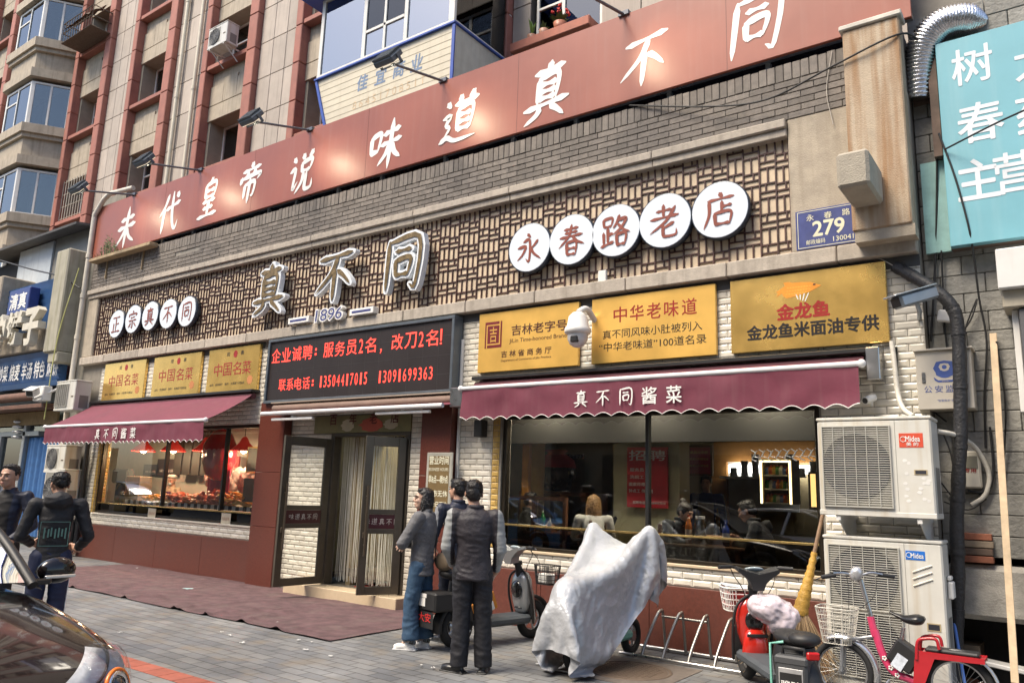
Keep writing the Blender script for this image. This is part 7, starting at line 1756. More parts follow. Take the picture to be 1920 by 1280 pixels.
person('person', 'person in a grey jacket walking at the back of the dining room', (-5.3, 3.4, .42), face_to(.9, .3), 1.7, None, m_skin, (M('coat_grey', (.08, .085, .1), .7), None), (m_dt, (.09, .075, .066)), hair='short', vox=.012)
e, W, H4, hp, Rh, s = person('person', 'shop worker in a white cap, beige coat and purple apron behind the food trays', (A(312, 930, 1.0).x, 1.1, .16), face_to(.3, -.95), 1.66, dict(elL=(-.15, .06, .62), elR=(.15, .06, .62), wrL=(-.12, .2, .56), wrR=(.1, .2, .56), haL=(-.1, .25, .54), haR=(.08, .25, .54)), m_skin, (M('coat_beige', (.5, .4, .28), .7), 'collar'), (m_dt, (.09, .075, .066)), hair=None, vox=.01, head_pitch=-.2)
cb = MB(); cb.lathe([(0, .1), (.07, .095), (.105, .06), (.1, .03), (.085, .02)], hp(0, -.01, .035), 20); part('cap', cb, M('cap_cloth', (.7, .7, .68), .8), e)
mb_ = MB(); mb_.sph(hp(0, .062, -.06), (.05 * s, .045 * s, .04 * s), Rh, 14, 0, 8); part('mask', mb_, M('mask_pale', (.55, .62, .68), .7), e)
b = MB(); f = H4.to_3x3(); b.grid(lambda u, v: W['chest'] + f @ Vector((.26 * (u - .5) * (1 if v > .35 else .55), .165 * s - .06 * (2 * u - 1) ** 2, .1 - .55 * v)), 8, 10); part('apron', b, M('apron_purple', (.09, .015, .08), .7), e)
# ------------------------------------------------------------ car at the left edge
m_tyre = M('tyre', (.016, .016, .017), .8, var=.2); m_rim = M('rim_alloy', (.5, .5, .5), .3, metal=.9); m_chrome = M('chrome', (.75, .75, .76), .1, metal=1, var=.02)
m_plast = M('black_plastic', (.018, .018, .019), .5, var=.15)
ST = [(2.27, .50, .34, .60, .66), (2.22, .70, .27, .67, .745), (2.08, .825, .21, .745, .83), (1.85, .885, .18, .81, .905), (1.45, .905, .18, .885, .985), (1.05, .91, .18, .94, 1.04), (.8, .91, .18, .965, 1.06), (.0, .91, .18, .985, 1.0), (-.9, .905, .18, 1.0, 1.01), (-1.6, .895, .19, 1.0, 1.02), (-2.05, .85, .25, .97, 1.0), (-2.25, .74, .32, .88, .9)]
def cr(P, t):
    n = len(P) - 1; t = max(0, min(.99999, t)) * n; i = int(t); f = t - i
    a = P[max(i - 1, 0)]; b = P[i]; c = P[i + 1]; d = P[min(i + 2, n)]
    return tuple(.5 * (2 * y + (z - x) * f + (2 * x - 5 * y + 4 * z - w_) * f * f + (3 * y - x - 3 * z + w_) * f ** 3) for x, y, z, w_ in zip(a, b, c, d))
def body(u, v):
    x, w_, zb, zs, zt = cr(ST, u)
    pr = [(.80, zb), (.955, zb + .08), (.99, .45), (1.0, zs - .16), (.975, zs - .05), (.91, zs), (.66, zs + (zt - zs) * .55), (.33, zs + (zt - zs) * .9), (0, zt)]
    pr = [(a, b) for a, b in pr] + [(-a, b) for a, b in pr[::-1][1:]]
    y, z = cr(pr, v)
    return Vector((x, y * w_, z))
def make_car(loc, th, col, lab, detail=True, group=None):
    e = empty('parked_car', lab, 'car', loc, group); T = Matrix.Translation(loc) @ Matrix.Rotation(th, 4, 'Z')
    def nb(): b = MB(); b.X = T; return b
    paint = M('paint_%.2f%.2f%.2f' % col, col, .16, var=.03, coat=.7, metal=.0, spec=.25)
    n = 60 if detail else 36
    part('body', nb().grid(lambda u, v: body(u, v), n, 64), paint, e)
    part('nose', nb().grid(lambda u, v: body(0, v) * 1.0 + Vector((.02 * (1 - u), 0, 0)) if u > .5 else Vector((2.28, body(0, v).y * .9, body(0, v).z * .95 + .03)), 1, 32), m_plast, e)
    # seams of the bonnet
    b = nb(); 
    for vv in (.33, .67):
        b.tube([body(u, vv) + Vector((0, 0, .001)) for u in np.linspace(.1, .53, 22)], .004, 4)
    b.tube([body(.52, v) + Vector((0, 0, .001)) for v in np.linspace(.33, .67, 16)], .005, 4)
    part('panel_seam', b, m_plast, e)
    # cabin
    def roofp(s_, v):   # s along from windscreen base to tail, v across
        P = [(.92, .82, 1.035), (.5, .76, 1.32), (.05, .68, 1.52), (-.35, .665, 1.575), (-1.0, .66, 1.57), (-1.5, .67, 1.5), (-1.85, .72, 1.28), (-2.1, .78, 1.02)]
        x, w_, z = cr(P, s_); q = 2 * v - 1
        return Vector((x + .16 * (1 - q * q) * (1 if s_ < .3 else 0) * (1 - s_ / .3 if s_ < .3 else 0) - 0, w_ * q, z + .035 * (1 - q * q)))
    part('windscreen', nb().grid(lambda u, v: roofp(.015 + .265 * u, .04 + .92 * v), 12, 16), glass('car_glass', (.2, .32, .34), .0, ior=1.2), e)
    part('roof', nb().grid(lambda u, v: roofp(.285 + .45 * u, v), 14, 14), paint, e)
    part('rear_window', nb().grid(lambda u, v: roofp(.74 + .25 * u, .06 + .88 * v), 8, 10), glass('car_glass_dark', (.05, .07, .08), .0, ior=1.35), e)
    b = nb()
    for q in (0.015, .985): b.tube([roofp(s_, q) for s_ in np.linspace(0, .3, 10)], .032, 8)
    for q in (0.01, .99): b.tube([roofp(s_, q) for s_ in np.linspace(.3, .99, 16)], .03, 8)
    for sx in (-1, 1): b.tube([(-.35, sx * .66, 1.53), (-.5, sx * .88, 1.0)], .04, 8); b.tube([(-1.45, sx * .67, 1.48), (-1.75, sx * .87, 1.0)], .05, 8)
    part('pillars', b, m_plast if detail else paint, e)
    for sx in (0, 1): part('side_window', nb().grid(lambda u, v: Vector((.88 - 2.75 * u - (.6 - .75 * u) * v, (1 if sx else -1) * (.88 - .21 * v), 1.0 + .52 * v * (1 if .12 < u < .85 else .8))), 14, 5), MATS['car_glass_dark'], e)
    b = nb().box(-1.8, .75, -.8, .8, .4, .85).obox((.45, 0, .93), (.6, 1.5, .22), Matrix.Rotation(.15, 3, 'Y'), .06)
    for sy in (-.38, .38): b.obox((-.45, sy, 1.0), (.16, .48, .7), Matrix.Rotation(-.2, 3, 'Y'), .07); b.sph((-.52, sy, 1.42), (.06, .13, .1), None, 12)
    b.tube([(.12 + .05 * math.sin(t), .38 + .18 * math.cos(t), .98 + .17 * math.sin(t)) for t in np.linspace(0, 6.28, 24, endpoint=False)], .016, 6, closed=True)
    part('interior', b, M('car_interior', (.035, .035, .036), .7), e)
    for x in (1.38, -1.38):
        for sx in (-1, 1):
            wb_ = nb(); R = Matrix.Rotation(RAD(90), 4, 'X')
            wb_.lathe([(.2, -.1), (.3, -.11), (.335, -.07), (.335, .07), (.3, .11), (.2, .1)], (x, sx * .82, .335), 30, R)
            w_ = part('wheel', wb_, m_tyre, e)
            rb = nb(); rb.lathe([(0, -.05), (.2, -.07), (.215, -.1), (.215, .1), (.2, .07), (0, .05)], (x, sx * .82, .335), 24, R)
            part('rim', rb, m_rim, w_)
            ab = nb(); ab.lathe([(.33, -.06), (.39, -.06), (.39, .0), (.33, .0)], (x, sx * .885, .36), 30, R); part('arch', ab, m_plast, e)
    for sx in (-1, 1):
        b = nb()
        b.sph((.72, sx * 1.03, 1.1), (.065, .125, .085), None, 18, 0, 10); b.obox((.78, sx * .9, 1.04), (.05, .14, .04), None, .01)
        mm = part('mirror', b, paint, e)
        part('signal', nb().obox((.772, sx * 1.03, 1.065), (.03, .2, .022), None, .006), m_chrome, mm)
        # headlight: chrome bowl, lens cover, projector with an amber ring
        v0, v1 = (.19, .40) if sx > 0 else (.60, .81)
        def patch(u0, u1, va, vb, off, taper=0.0):
            def fn(u, v):
                uu = u0 + (u1 - u0) * u; m_ = (va + vb) / 2; k = 1 - taper * u; vv = m_ + (va + (vb - va) * v - m_) * k + (.012 * u if sx > 0 else -.012 * u)
                q = body(uu, vv); du = body(uu + .004, vv) - body(uu - .004, vv); dv = body(uu, vv + .004) - body(uu, vv - .004); nn = du.cross(dv)
                if nn.length > 1e-9: nn.normalize()
                if nn.dot(q - Vector((q.x * .6, 0, .4))) < 0: nn = -nn
                return q + nn * off
            return fn
        hl = part('headlight', nb().grid(patch(.03, .24, v0, v1, .004, .5), 18, 12), M('lamp_bowl', (.72, .73, .75), .22, metal=.35, var=.2, vs=20), e)
        c = patch(.1, .1, v0, v1, .012)(0, .42 if sx > 0 else .58); cdir = Vector((.86, sx * .42, .22)).normalized(); Rr = cdir.to_track_quat('Z', 'Y').to_matrix()
        part('amber_ring', nb().tube([c + Rr @ Vector((.088 * math.cos(t), .088 * math.sin(t), .0)) for t in np.linspace(0, 6.28, 28, endpoint=False)], .011, 8, closed=True), M('amber', (.85, .2, .03), .2), hl)
        part('lamp_divider', nb().tube([patch(.03, .24, v0, v1, .012, .5)(t, .72 if sx > 0 else .28) for t in np.linspace(0, 1, 12)], .008, 6), m_plast, hl)
        part('chrome_ring', nb().lathe([(.076, -.01), (.08, .012), (.062, .012), (.055, -.004)], c, 28, Rr), m_chrome, hl)
        part('projector', nb().sph(c + cdir * -.01, (.052, .052, .04), Rr, 20, 0, 12), M('projector', (.02, .022, .025), .03, coat=1), hl)
        part('lens_cover', nb().grid(patch(.025, .25, v0 - .004 if sx > 0 else v0 + .004, v1 + .004 if sx > 0 else v1 - .004, .03, .62), 18, 12), glass('lamp_cover', (.93, .95, .97), .05), hl)
    part('grille', nb().box(2.2, 2.29, -.45, .45, .42, .6, .02), m_plast, e)
    part('chrome_strip', nb().box(2.285, 2.3, -.46, .46, .61, .625, .004), m_chrome, e)
    b = nb().obox((.86, .2, 1.07), (.03, .6, .015), Matrix.Rotation(.05, 3, 'X'), .003); part('wiper', b, m_plast, e)
    return e
car = make_car(Vector((-6.36, -7.13, 0)), RAD(1), (.008, .005, .005), 'glossy black car nosing into the bottom left corner')
# cars on the road behind the camera, mirrored in the shop windows
for x, y, c, lab in ((-5.4, -11.3, (.75, .76, .77), 'white car on the road, seen mirrored in the right window'), (-9.9, -11.3, (.03, .03, .035), 'black car on the road behind the white one, seen mirrored'), (-14.3, -11.3, (.1, .25, .5), 'blue car on the road, seen mirrored in the right window'), (-37, -11.4, (.5, .36, .14), 'tan car on the road, seen mirrored in the left window')):
    make_car(Vector((x, y, -.1)), 0.0, c, lab, False, 'cars on the road')

# ------------------------------------------------------------ scooters
def wheel_parts(e, T, c, r, w_, rimcol=None, spokes=0, tr=.035):
    def nb(): b = MB(); b.X = T; return b
    R = Matrix.Rotation(RAD(90), 4, 'Y')
    t = nb().tube([(c[0], c[1] + (r - tr) * math.cos(a), c[2] + (r - tr) * math.sin(a)) for a in np.linspace(0, 6.283, 36, endpoint=False)], tr, 10, closed=True)
    w = part('wheel', t, m_tyre, e)
    rb = nb()
    rb.tube([(c[0], c[1] + (r - 2 * tr) * math.cos(a), c[2] + (r - 2 * tr) * math.sin(a)) for a in np.linspace(0, 6.283, 32, endpoint=False)], .012, 6, closed=True)
    if spokes:
        for k in range(spokes): a = 6.283 * k / spokes; sg = (k % 2 - .5) * w_; rb.tube([(c[0] + sg, c[1] + .02 * math.cos(a + .6), c[2] + .02 * math.sin(a + .6)), (c[0], c[1] + (r - 2 * tr) * math.cos(a), c[2] + (r - 2 * tr) * math.sin(a))], .0016, 3)
    else:
        for k in range(5): a = 6.283 * k / 5; rb.tube([(c[0], c[1], c[2]), (c[0], c[1] + (r - 2 * tr) * math.cos(a), c[2] + (r - 2 * tr) * math.sin(a))], .014, 6)
    rb.cyl((c[0] - w_ / 2, c[1], c[2]), (c[0] + w_ / 2, c[1], c[2]), .03 if spokes else .055)
    part('rim', rb, rimcol or m_rim, w)
    return w
def wire_basket(e, T, c, wx, wy, h, mat, n=7, taper=.82, name='basket', lev=5, wr=.004):
    b = MB(); b.X = T
    def ring(f, z): return [(c[0] + sx * wx / 2 * f, c[1] + sy * wy / 2 * f, z) for sx, sy in ((-1, -1), (1, -1), (1, 1), (-1, 1))]
    def rr(f, z):
        P = []
        for a in np.linspace(0, 6.283, 32, endpoint=False):
            q = lambda t: (abs(t) ** .45) * (1 if t > 0 else -1)
            P.append((c[0] + wx / 2 * f * q(math.cos(a)), c[1] + wy / 2 * f * q(math.sin(a)), z))
        return P
    for k in range(lev):
        t = k / (lev - 1); b.tube(rr(taper + (1 - taper) * t, c[2] + h * t), wr * (1.6 if k == lev - 1 else 1), 5, closed=True)
    P0, P1 = rr(taper, c[2]), rr(1, c[2] + h)
    for k in range(32): b.tube([P0[k], P1[k]], wr, 4)
    for k in range(1, 8): b.tube([(c[0] - wx / 2 * taper + wx * taper * k / 8, c[1] - wy / 2 * taper, c[2]), (c[0] - wx / 2 * taper + wx * taper * k / 8, c[1] + wy / 2 * taper, c[2])], wr, 4)
    return part(name, b, mat, e)
def scooter(lab, rear, front, main, panel, opts):
    ss = opts.get('seat', .77)
    rear = Vector(rear); front = Vector(front); d = (front - rear); L_ = d.length; th = math.atan2(-d.x, d.y); o = (rear + front) / 2; o.z = 0
    e = empty('electric_scooter', lab, 'scooter', o, 'electric scooters on the pavement'); T = Matrix.Translation(o) @ Matrix.Rotation(th, 4, 'Z')
    def nb(): b = MB(); b.X = T; return b
    hb = L_ / 2; r = .225
    wheel_parts(e, T, (0, hb, r), r, .09, None, 0, .05); wheel_parts(e, T, (0, -hb, r), r, .09, None, 0, .05)
    part('front_mudguard', nb().tube([(0, hb + .26 * math.cos(a), r + .26 * math.sin(a)) for a in np.linspace(.4, 2.6, 12)], .065, 8, flat=.35), opts.get('guard', m_plast), e)
    part('fork', nb().tube([(-.07, hb, r), (-.07, hb - .06, .55), (-.03, hb - .12, .68)], .018, 8).tube([(.07, hb, r), (.07, hb - .06, .55), (.03, hb - .12, .68)], .018, 8), m_steel, e)
    hy = hb - .22
    # leg shield with rounded battery-like front panel
    part('leg_shield', nb().grid(lambda u, v: (.17 * (2 * u - 1) * (1 - .35 * v * v), hy + .12 - .2 * v * .4 - .1 * (1 - (2 * u - 1) ** 2) * .4, .24 + .52 * v), 10, 10), m_plast, e)
    fp = MB(); loft(fp, [(T @ Vector((0, hy + .07 - .05 * (z - .3), z)), w_, dd, th) for z, w_, dd in ((.3, .06, .04), (.34, .10, .07), (.45, .135, .085), (.6, .15, .09), (.7, .135, .08), (.765, .09, .06), (.78, .05, .03))], 28); part('front_panel', fp, panel, e)
    part('panel_inset', nb().sph((0, hy - .035, .58), (.09, .03, .1), None, 18, 0, 10), M('inset_black', (.01, .01, .011), .15, coat=.7), e)
    b = nb(); 
    for sx in (-1, 1): b.tube(bez([(sx * .17, hy + .1, .2), (sx * .19, hy + .02, .5), (sx * .15, hy, .72), (0, hy + .03, .82)], 16), .014, 8)
    part('crash_bar', b, m_plast, e)
    part('column', nb().tube([(0, hy + .04, .66), (0, hy - .03, .88)], [.05, .038], 14).tube([(0, hy - .024, .86), (0, hy - .03, .9)], .055, 14), m_plast, e)
    hd = nb()
    hx = [(.06, .9), (.1, .95), (.17, 1.0), (.18, 1.06), (.08, 1.03)]
    hd.prism([(-.05, .88), (.05, .88), (.075, .95), (.13, 1.0), (.2, 1.05), (.19, 1.08), (.09, 1.05), (0, 1.03), (-.09, 1.05), (-.19, 1.08), (-.2, 1.05), (-.13, 1.0), (-.075, .95)], (0, hy - .03, 0), (1, 0, 0), (0, -.12, 1), -.075, .055)
    part('head_shell', hd, opts.get('head', panel), e)
    part('dashboard', nb().sph((0, hy - .05, 1.05), (.1, .06, .022), Matrix.Rotation(-.5, 3, 'X'), 18, 0, 8), M('dash_glass', (.35, .42, .45), .08), e)
    b = nb()
    for sx in (-1, 1): b.tube(bez([(sx * .1, hy - .03, 1.04), (sx * .2, hy - .03, 1.07), (sx * .24, hy - .07, 1.075)], 8), .014, 8)
    part('handlebar', b, m_plast, e)
    for sx in (-1, 1):
        part('grip', nb().tube([(sx * .23, hy - .065, 1.075), (sx * .36, hy - .12, 1.075)], .02, 10), m_plast, e); part('brake_lever', nb().tube([(sx * .22, hy - .02, 1.08), (sx * .33, hy - .04, 1.06)], .007, 6), m_steel, e)
    part('floor', nb().box(-.15, .15, -hb + .28, hy + .1, .2, .3, .03), opts.get('floor', M('floor_grey', (.07, .08, .09), .6)), e)
    # seat box and saddle
    part('seat_box', nb().grid(lambda u, v: ((.15 + .02 * math.sin(v * 3)) * math.cos(u * 6.283) , -hb + .1 + (.24 - .05 * v) * math.sin(u * 6.283), .3 + (ss - .35) * v), 24, 6), main, e)
    sd = nb(); sd.sph((0, -hb + .14, ss), (.14, .26, .06), None, 18, 0, 10); sd.sph((0, -hb - .12, ss + .03), (.13, .12, .06), None, 16, 0, 8); part('saddle', sd, m_plast, e)
    if opts.get('backrest'): part('backrest', nb().sph((.0, -hb - .22, .93), (.15, .05, .1), None, 16, 0, 10), M('backrest_tan', (.12, .09, .06), .6), e)
    part('rear_mudguard', nb().tube([(0, -hb + .27 * math.cos(a), r + .27 * math.sin(a)) for a in np.linspace(.9, 3.3, 14)], .085, 8, flat=.4), m_plast, e)
    b = nb()
    for sx in (-1, 1): b.tube(bez([(sx * .22, hy - .03, 1.06), (sx * .16, hy + .06, .98), (sx * .07, hy + .07, .85), (sx * .04, hy + .06, .7)], 14), .005, 5)
    b.tube(bez([(.2, hy - .04, 1.06), (.24, hy + .1, .9), (.1, hb - .02, .6), (.08, hb, .3)], 14), .004, 5); part('cable', b, m_plast, e)
    part('tail_lamp', nb().box(-.05, .05, -hb - .3, -hb - .26, .5, .56, .01), M('tail_red', (.4, .01, .01), .15), e)
    part('kickstand', nb().tube([(-.12, -hb + .1, .2), (-.16, -hb - .02, .01), (.16, -hb - .02, .01), (.12, -hb + .1, .2)], .012, 6), m_steel, e)
    return e, T, nb, hb, hy
m_silver = M('scooter_silver', (.4, .41, .42), .3, metal=.6, var=.06)
e, T, nb, hb, hy = scooter('silver and black electric scooter parked nose to the wall behind the standing man', (-5.74, -1.72, 0), (-5.5, -.6, 0), m_plast, m_silver, dict(backrest=True))
part('side_panel', nb().obox((.17, -hb + .26, .45), (.02, .34, .2), Matrix.Rotation(.4, 3, 'X'), .008).obox((-.17, -hb + .26, .45), (.02, .34, .2), Matrix.Rotation(.4, 3, 'X'), .008), M('panel_orange', (.65, .25, .04), .4), e)
part('side_panel', nb().obox((.175, -hb + .3, .42), (.02, .2, .1), Matrix.Rotation(.4, 3, 'X'), .008), m_sgw, e)
b = nb().box(-.15, .15, -hb - .42, -hb - .14, .42, .62, .02); part('tail_box', b, m_plast, e)
b = nb().box(-.12, .0, -hb - .428, -hb - .421, .56, .6); b.box(-.14, -.02, -hb - .4275, -hb - .4212, .47, .555); part('tail_sticker', b, m_sgw, e)
b = nb(); b.text('大安', (-.02, -hb - .424, .36), h=.09, w_=.22, d=.001, bold=.02); b.add([(-.13, -hb - .42, .25), (.13, -hb - .42, .25), (.13, -hb - .42, .42), (-.13, -hb - .42, .42)], [(0, 1, 2, 3)], mi=1); part('mudflap', b, [M('flap_red', (.5, .03, .03), .5), m_plast], e)
bk = wire_basket(e, T, (.06, hb + .2, .62), .3, .24, .22, m_plast); part('white_box', nb().box(-.04, .14, hb + .12, hb + .26, .63, .74, .01), m_sgw, bk)
m_redp = M('scooter_red', (.55, .022, .012), .2, coat=1, var=.05)
e, T, nb, hb, hy = scooter('red electric scooter with a white front basket and a stuffed plastic bag on it', (-1.98, -1.86, 0), (-2.80, -.78, 0), m_plast, m_redp, dict(head=m_plast, guard=m_redp, seat=.6))
fp = MB(); loft(fp, [(T @ Vector((0, hy - .05, z)), w_, dd, math.atan2(.82, 1.08)) for z, w_, dd in ((.22, .12, .05), (.27, .13, .07), (.38, .12, .075), (.46, .1, .06), (.5, .07, .03))], 24); part('knee_panel', fp, m_redp, e)
part('panel_trim', nb().box(-.1, .1, hy - .125, hy - .11, .44, .47, .005).box(-.03, .05, hy - .06, hy - .045, .6, .63, .004), m_plast, e)
bk = wire_basket(e, T, (0, hb + .14, .62), .4, .28, .22, m_sgw, wr=.006); part('red_liner', nb().box(-.17, .17, hb + .03, hb + .25, .63, .8, .03), M('liner_red', (.4, .03, .03), .5), bk); part('paper', nb().obox((0, hb + .14, .845), (.36, .24, .02), Matrix.Rotation(.1, 3, 'Y'), .006), M('paper_print', (.6, .62, .65), .5, var=.3, vs=20), bk)
bb = MB(); bb.X = T; bb.sph((.12, hy - .24, .7), (.25, .18, .13), Matrix.Rotation(.25, 3, 'Y'), 20, 0, 12); bb.sph((.16, hy - .3, .6), (.13, .12, .1), None, 14, 0, 8)
me = remeshed(bb, .012, 1, .06, .14); fold(me, .012, (14, 14, 14, 6), 3.0)
single('plastic_bag', setmat(me, M('bag_pinkwhite', (.58, .5, .54), .2, var=.35, vs=7, coat=.5)), MATS['bag_pinkwhite'], 'stuffed pink and white plastic bag resting on the red scooter', 'bag')
# battery box on the back of the red scooter
cx = Vector((-1.99, -1.9, .0))
bx = MB(); q0, q1 = A(1452, 1228, -2.14), A(1512, 1228, -2.14)
xa, xb, zt = q0.x, q1.x, q0.z + .0
e2 = empty('battery_case', 'dark grey battery case with a silver label strapped on the red scooter', 'battery', ((xa + xb) / 2, -2.05, .1))
part('case', MB().box(xa, xb, -2.14, -1.96, .14, zt, .02).box(xa - .005, xb + .005, -2.145, -1.955, zt - .06, zt + .01, .015), M('case_grey', (.06, .062, .065), .55), e2)
part('handle', MB().tube([(xa + .04, -2.05, zt), (xa + .04, -2.05, zt + .06), (xb - .04, -2.05, zt + .06), (xb - .04, -2.05, zt)], .016, 8), m_plast, e2)
lb_ = part('label_plate', MB().box(xa + .03, xb - .03, -2.147, -2.1405, .2, zt - .08, .002), M('label_silver', (.5, .5, .5), .35, metal=.5), e2)
b = MB().box(xa + .04, xb - .04, -2.1485, -2.1472, .215, zt - .115); part('label_ink', b, m_black, lb_); b = MB(); b.text('骅驰', ((xa + xb) / 2, -2.149, (.2 + zt - .1) / 2), h=.06, w_=.15, d=.001, bold=.03); part('lettering', b, m_sgw, lb_)
single('mint_strap', MB().tube([(xa - .04, -2.1, .2), (xa - .05, -2.08, zt + .08), (xa + .05, -2.06, zt + .1)], .012, 6), M('mint', (.2, .5, .4), .4), 'mint green bar beside the battery case on the red scooter', 'bar')

# ------------------------------------------------------------ covered scooter: a loose silver sheet let fall over it (small cloth solver)
def drape():
    nx, ny, sp = 42, 56, .047
    gx, gy = np.meshgrid((np.arange(nx) - (nx - 1) / 2) * sp, (np.arange(ny) - (ny - 1) / 2) * sp + -.2, indexing='ij')
    rg = np.random.RandomState(4)
    X = np.stack([gx, gy, 1.5 + .01 * rg.rand(nx, ny)], -1); Pv = X.copy()
    caps = [((-.38, .36, 1.34), (-.34, .36, .98), .075), ((.38, .36, 1.34), (.34, .36, .98), .075), ((-.36, .36, 1.0), (.36, .36, 1.0), .05), ((0, .4, .95), (0, .5, .3), .13), ((-.05, .5, .62), (.05, .5, .62), .16),
            ((0, -.1, .66), (0, -.75, .76), .15), ((0, -.78, .74), (0, -.84, .58), .15), ((0, -.2, .45), (0, -.75, .4), .2), ((0, .3, .4), (0, -.3, .4), .17), ((0, -.5, .25), (0, -.75, .25), .2), ((0, .4, .4), (0, .5, .3), .2)]
    caps = [(np.array(a), np.array(b), r) for a, b, r in caps]
    def con(a, b, rest, k=1.0):
        d = X[b] - X[a]; L = np.linalg.norm(d, axis=-1, keepdims=True) + 1e-9; c = d * (.5 * k * (L - rest) / L); X[a] += c; X[b] -= c
    S = np.s_
    G = []
    for off in (0, 1):
        n0 = (nx - off) // 2; G.append(((S[off:off + 2 * n0:2, :]), (S[off + 1:off + 2 * n0:2, :]), sp, 1)) if off + 2 * n0 <= nx else None
        n1 = (ny - off) // 2; G.append(((S[:, off:off + 2 * n1:2]), (S[:, off + 1:off + 2 * n1:2]), sp, 1))
    for a, b in (((S[0:nx - 1:2, 0:ny - 1]), (S[1:nx:2, 1:ny])), ((S[1:nx - 1:2, 0:ny - 1]), (S[2:nx:2, 1:ny])), ((S[0:nx - 1:2, 1:ny]), (S[1:nx:2, 0:ny - 1])), ((S[1:nx - 1:2, 1:ny]), (S[2:nx:2, 0:ny - 1]))): G.append((a, b, sp * 1.414, .45))
    B = [(S[0:nx - 2:1, :], S[2:nx:1, :]), (S[:, 0:ny - 2], S[:, 2:ny])]
    for it in range(330):
        vel = (X - Pv) * .965; Pv[:] = X; X += vel; X[..., 2] -= .0011
        hem = max(.5, 1 - it / 260)
        for q in range(7):
            for a, b, r, k in G: con(a, b, r, k)
            for a, b in B: 
                d = X[b] - X[a]; L = np.linalg.norm(d, axis=-1, keepdims=True) + 1e-9; c = d * (.06 * np.minimum(0, L - 2 * sp) / L); X[a] += c; X[b] -= c
            # elastic hem draws the edge together
            for e0, e1 in ((S[0, :-1], S[0, 1:]), (S[-1, :-1], S[-1, 1:]), (S[:-1, 0], S[1:, 0]), (S[:-1, -1], S[1:, -1])):
                d = X[e1] - X[e0]; L = np.linalg.norm(d, axis=-1, keepdims=True) + 1e-9; c = d * (.25 * (L - sp * hem) / L); X[e0] += c; X[e1] -= c
            for a, b, r in caps:
                ab = b - a; t = np.clip(((X - a) @ ab) / (ab @ ab), 0, 1)[..., None]; d = X - (a + t * ab); L = np.linalg.norm(d, axis=-1, keepdims=True) + 1e-9
                m = (L < r + .012); X += np.where(m, d * ((r + .012 - L) / L), 0); Pv[:] = np.where(m, Pv * .45 + X * .55, Pv)
            for k, sx in ((0, -1), (1, 1)):
                i_ = int(round((nx - 1) / 2 + sx * (.38 + .004 * 0) / sp * 1.12)); j_ = int(round((.36 + .2) / sp + (ny - 1) / 2)); X[i_ - 1:i_ + 2, j_ - 1:j_ + 2] = np.array([sx * .38, .36, 1.42]) + (X[i_ - 1:i_ + 2, j_ - 1:j_ + 2] - X[i_, j_]) * .8
            if it > 90:
                f = min(1, (it - 90) / 80); z_ = X[..., 2]
                lx = np.where(z_ > .95, .5, .30 + .2 * np.clip(z_ / .95, 0, 1)) + (1 - f) * .6; X[..., 0] = np.where(np.abs(X[..., 0]) > lx, np.sign(X[..., 0]) * (lx + (np.abs(X[..., 0]) - lx) * .85), X[..., 0])
                yl, yh = -1.0 - (1 - f) * .6, .72 + (1 - f) * .6; X[..., 1] = np.where(X[..., 1] < yl, yl + (X[..., 1] - yl) * .85, np.where(X[..., 1] > yh, yh + (X[..., 1] - yh) * .85, X[..., 1]))
                zl = .03 + np.clip((X[..., 1] + .15) * .42, 0, .34); lo_ = X[..., 2] < zl; X[..., 2] = np.where(lo_, X[..., 2] + (zl - X[..., 2]) * .3, X[..., 2])
        fl = X[..., 2] < .03; X[..., 2] = np.maximum(X[..., 2], .03); Pv[fl] = Pv[fl] * .5 + X[fl] * .5
    X[..., 0] *= .92
    return X, nx, ny
X, nx, ny = drape()
o = Vector((-4.2, -1.22, 0)); th = face_to(-.02, 1)
o = Vector((-4.16, -1.2, 0))
e = empty('covered_scooter', 'scooter under a crumpled silver grey rain cover with two horn like mirror bumps', 'scooter', o); T = Matrix.Translation(o) @ Matrix.Rotation(th, 4, 'Z')
b = MB(); b.X = T
b.add([tuple(p) for p in X.reshape(-1, 3)], [(i * ny + j, (i + 1) * ny + j, (i + 1) * ny + j + 1, i * ny + j + 1) for i in range(nx - 1) for j in range(ny - 1)], True)
me = b.mesh('cover', [])
ob_ = bpy.data.objects.new('t', me); COL.objects.link(ob_); q = ob_.modifiers.new('s', 'SUBSURF'); q.levels = 2; q.render_levels = 2
tx = bpy.data.textures.new('cr', 'CLOUDS'); tx.noise_scale = .09; tx.noise_depth = 3; dm = ob_.modifiers.new('d', 'DISPLACE'); dm.texture = tx; dm.strength = .012; dm.texture_coords = 'LOCAL'
me2 = bpy.data.meshes.new_from_object(ob_.evaluated_get(bpy.context.evaluated_depsgraph_get())); bpy.data.objects.remove(ob_)
fold(me2, .014, (6.5, 6.5, 3, 4), 2.0); fold(me2, .0045, (17, 17, 8, 9), 5.0)
m_cov = M('cover_silver', (.44, .455, .48), .38, metal=.22, var=.08, vs=5, bump=.3, bs=30)
part('cover', setmat(me2, m_cov), m_cov, e)
def nb(): b = MB(); b.X = T; return b
wheel_parts(e, T, (0, .62, .2), .2, .08, None, 0, .045); wheel_parts(e, T, (0, -.6, .2), .2, .08, None, 0, .045)
part('underframe', nb().box(-.08, .12, -.1, .45, .2, .3, .03), M('mint', (.2, .5, .4), .4), e)
part('kickstand', nb().tube([(-.1, -.55, .22), (-.18, -.66, .012), (.14, -.66, .012), (.1, -.55, .22)], .012, 6), m_steel, e)

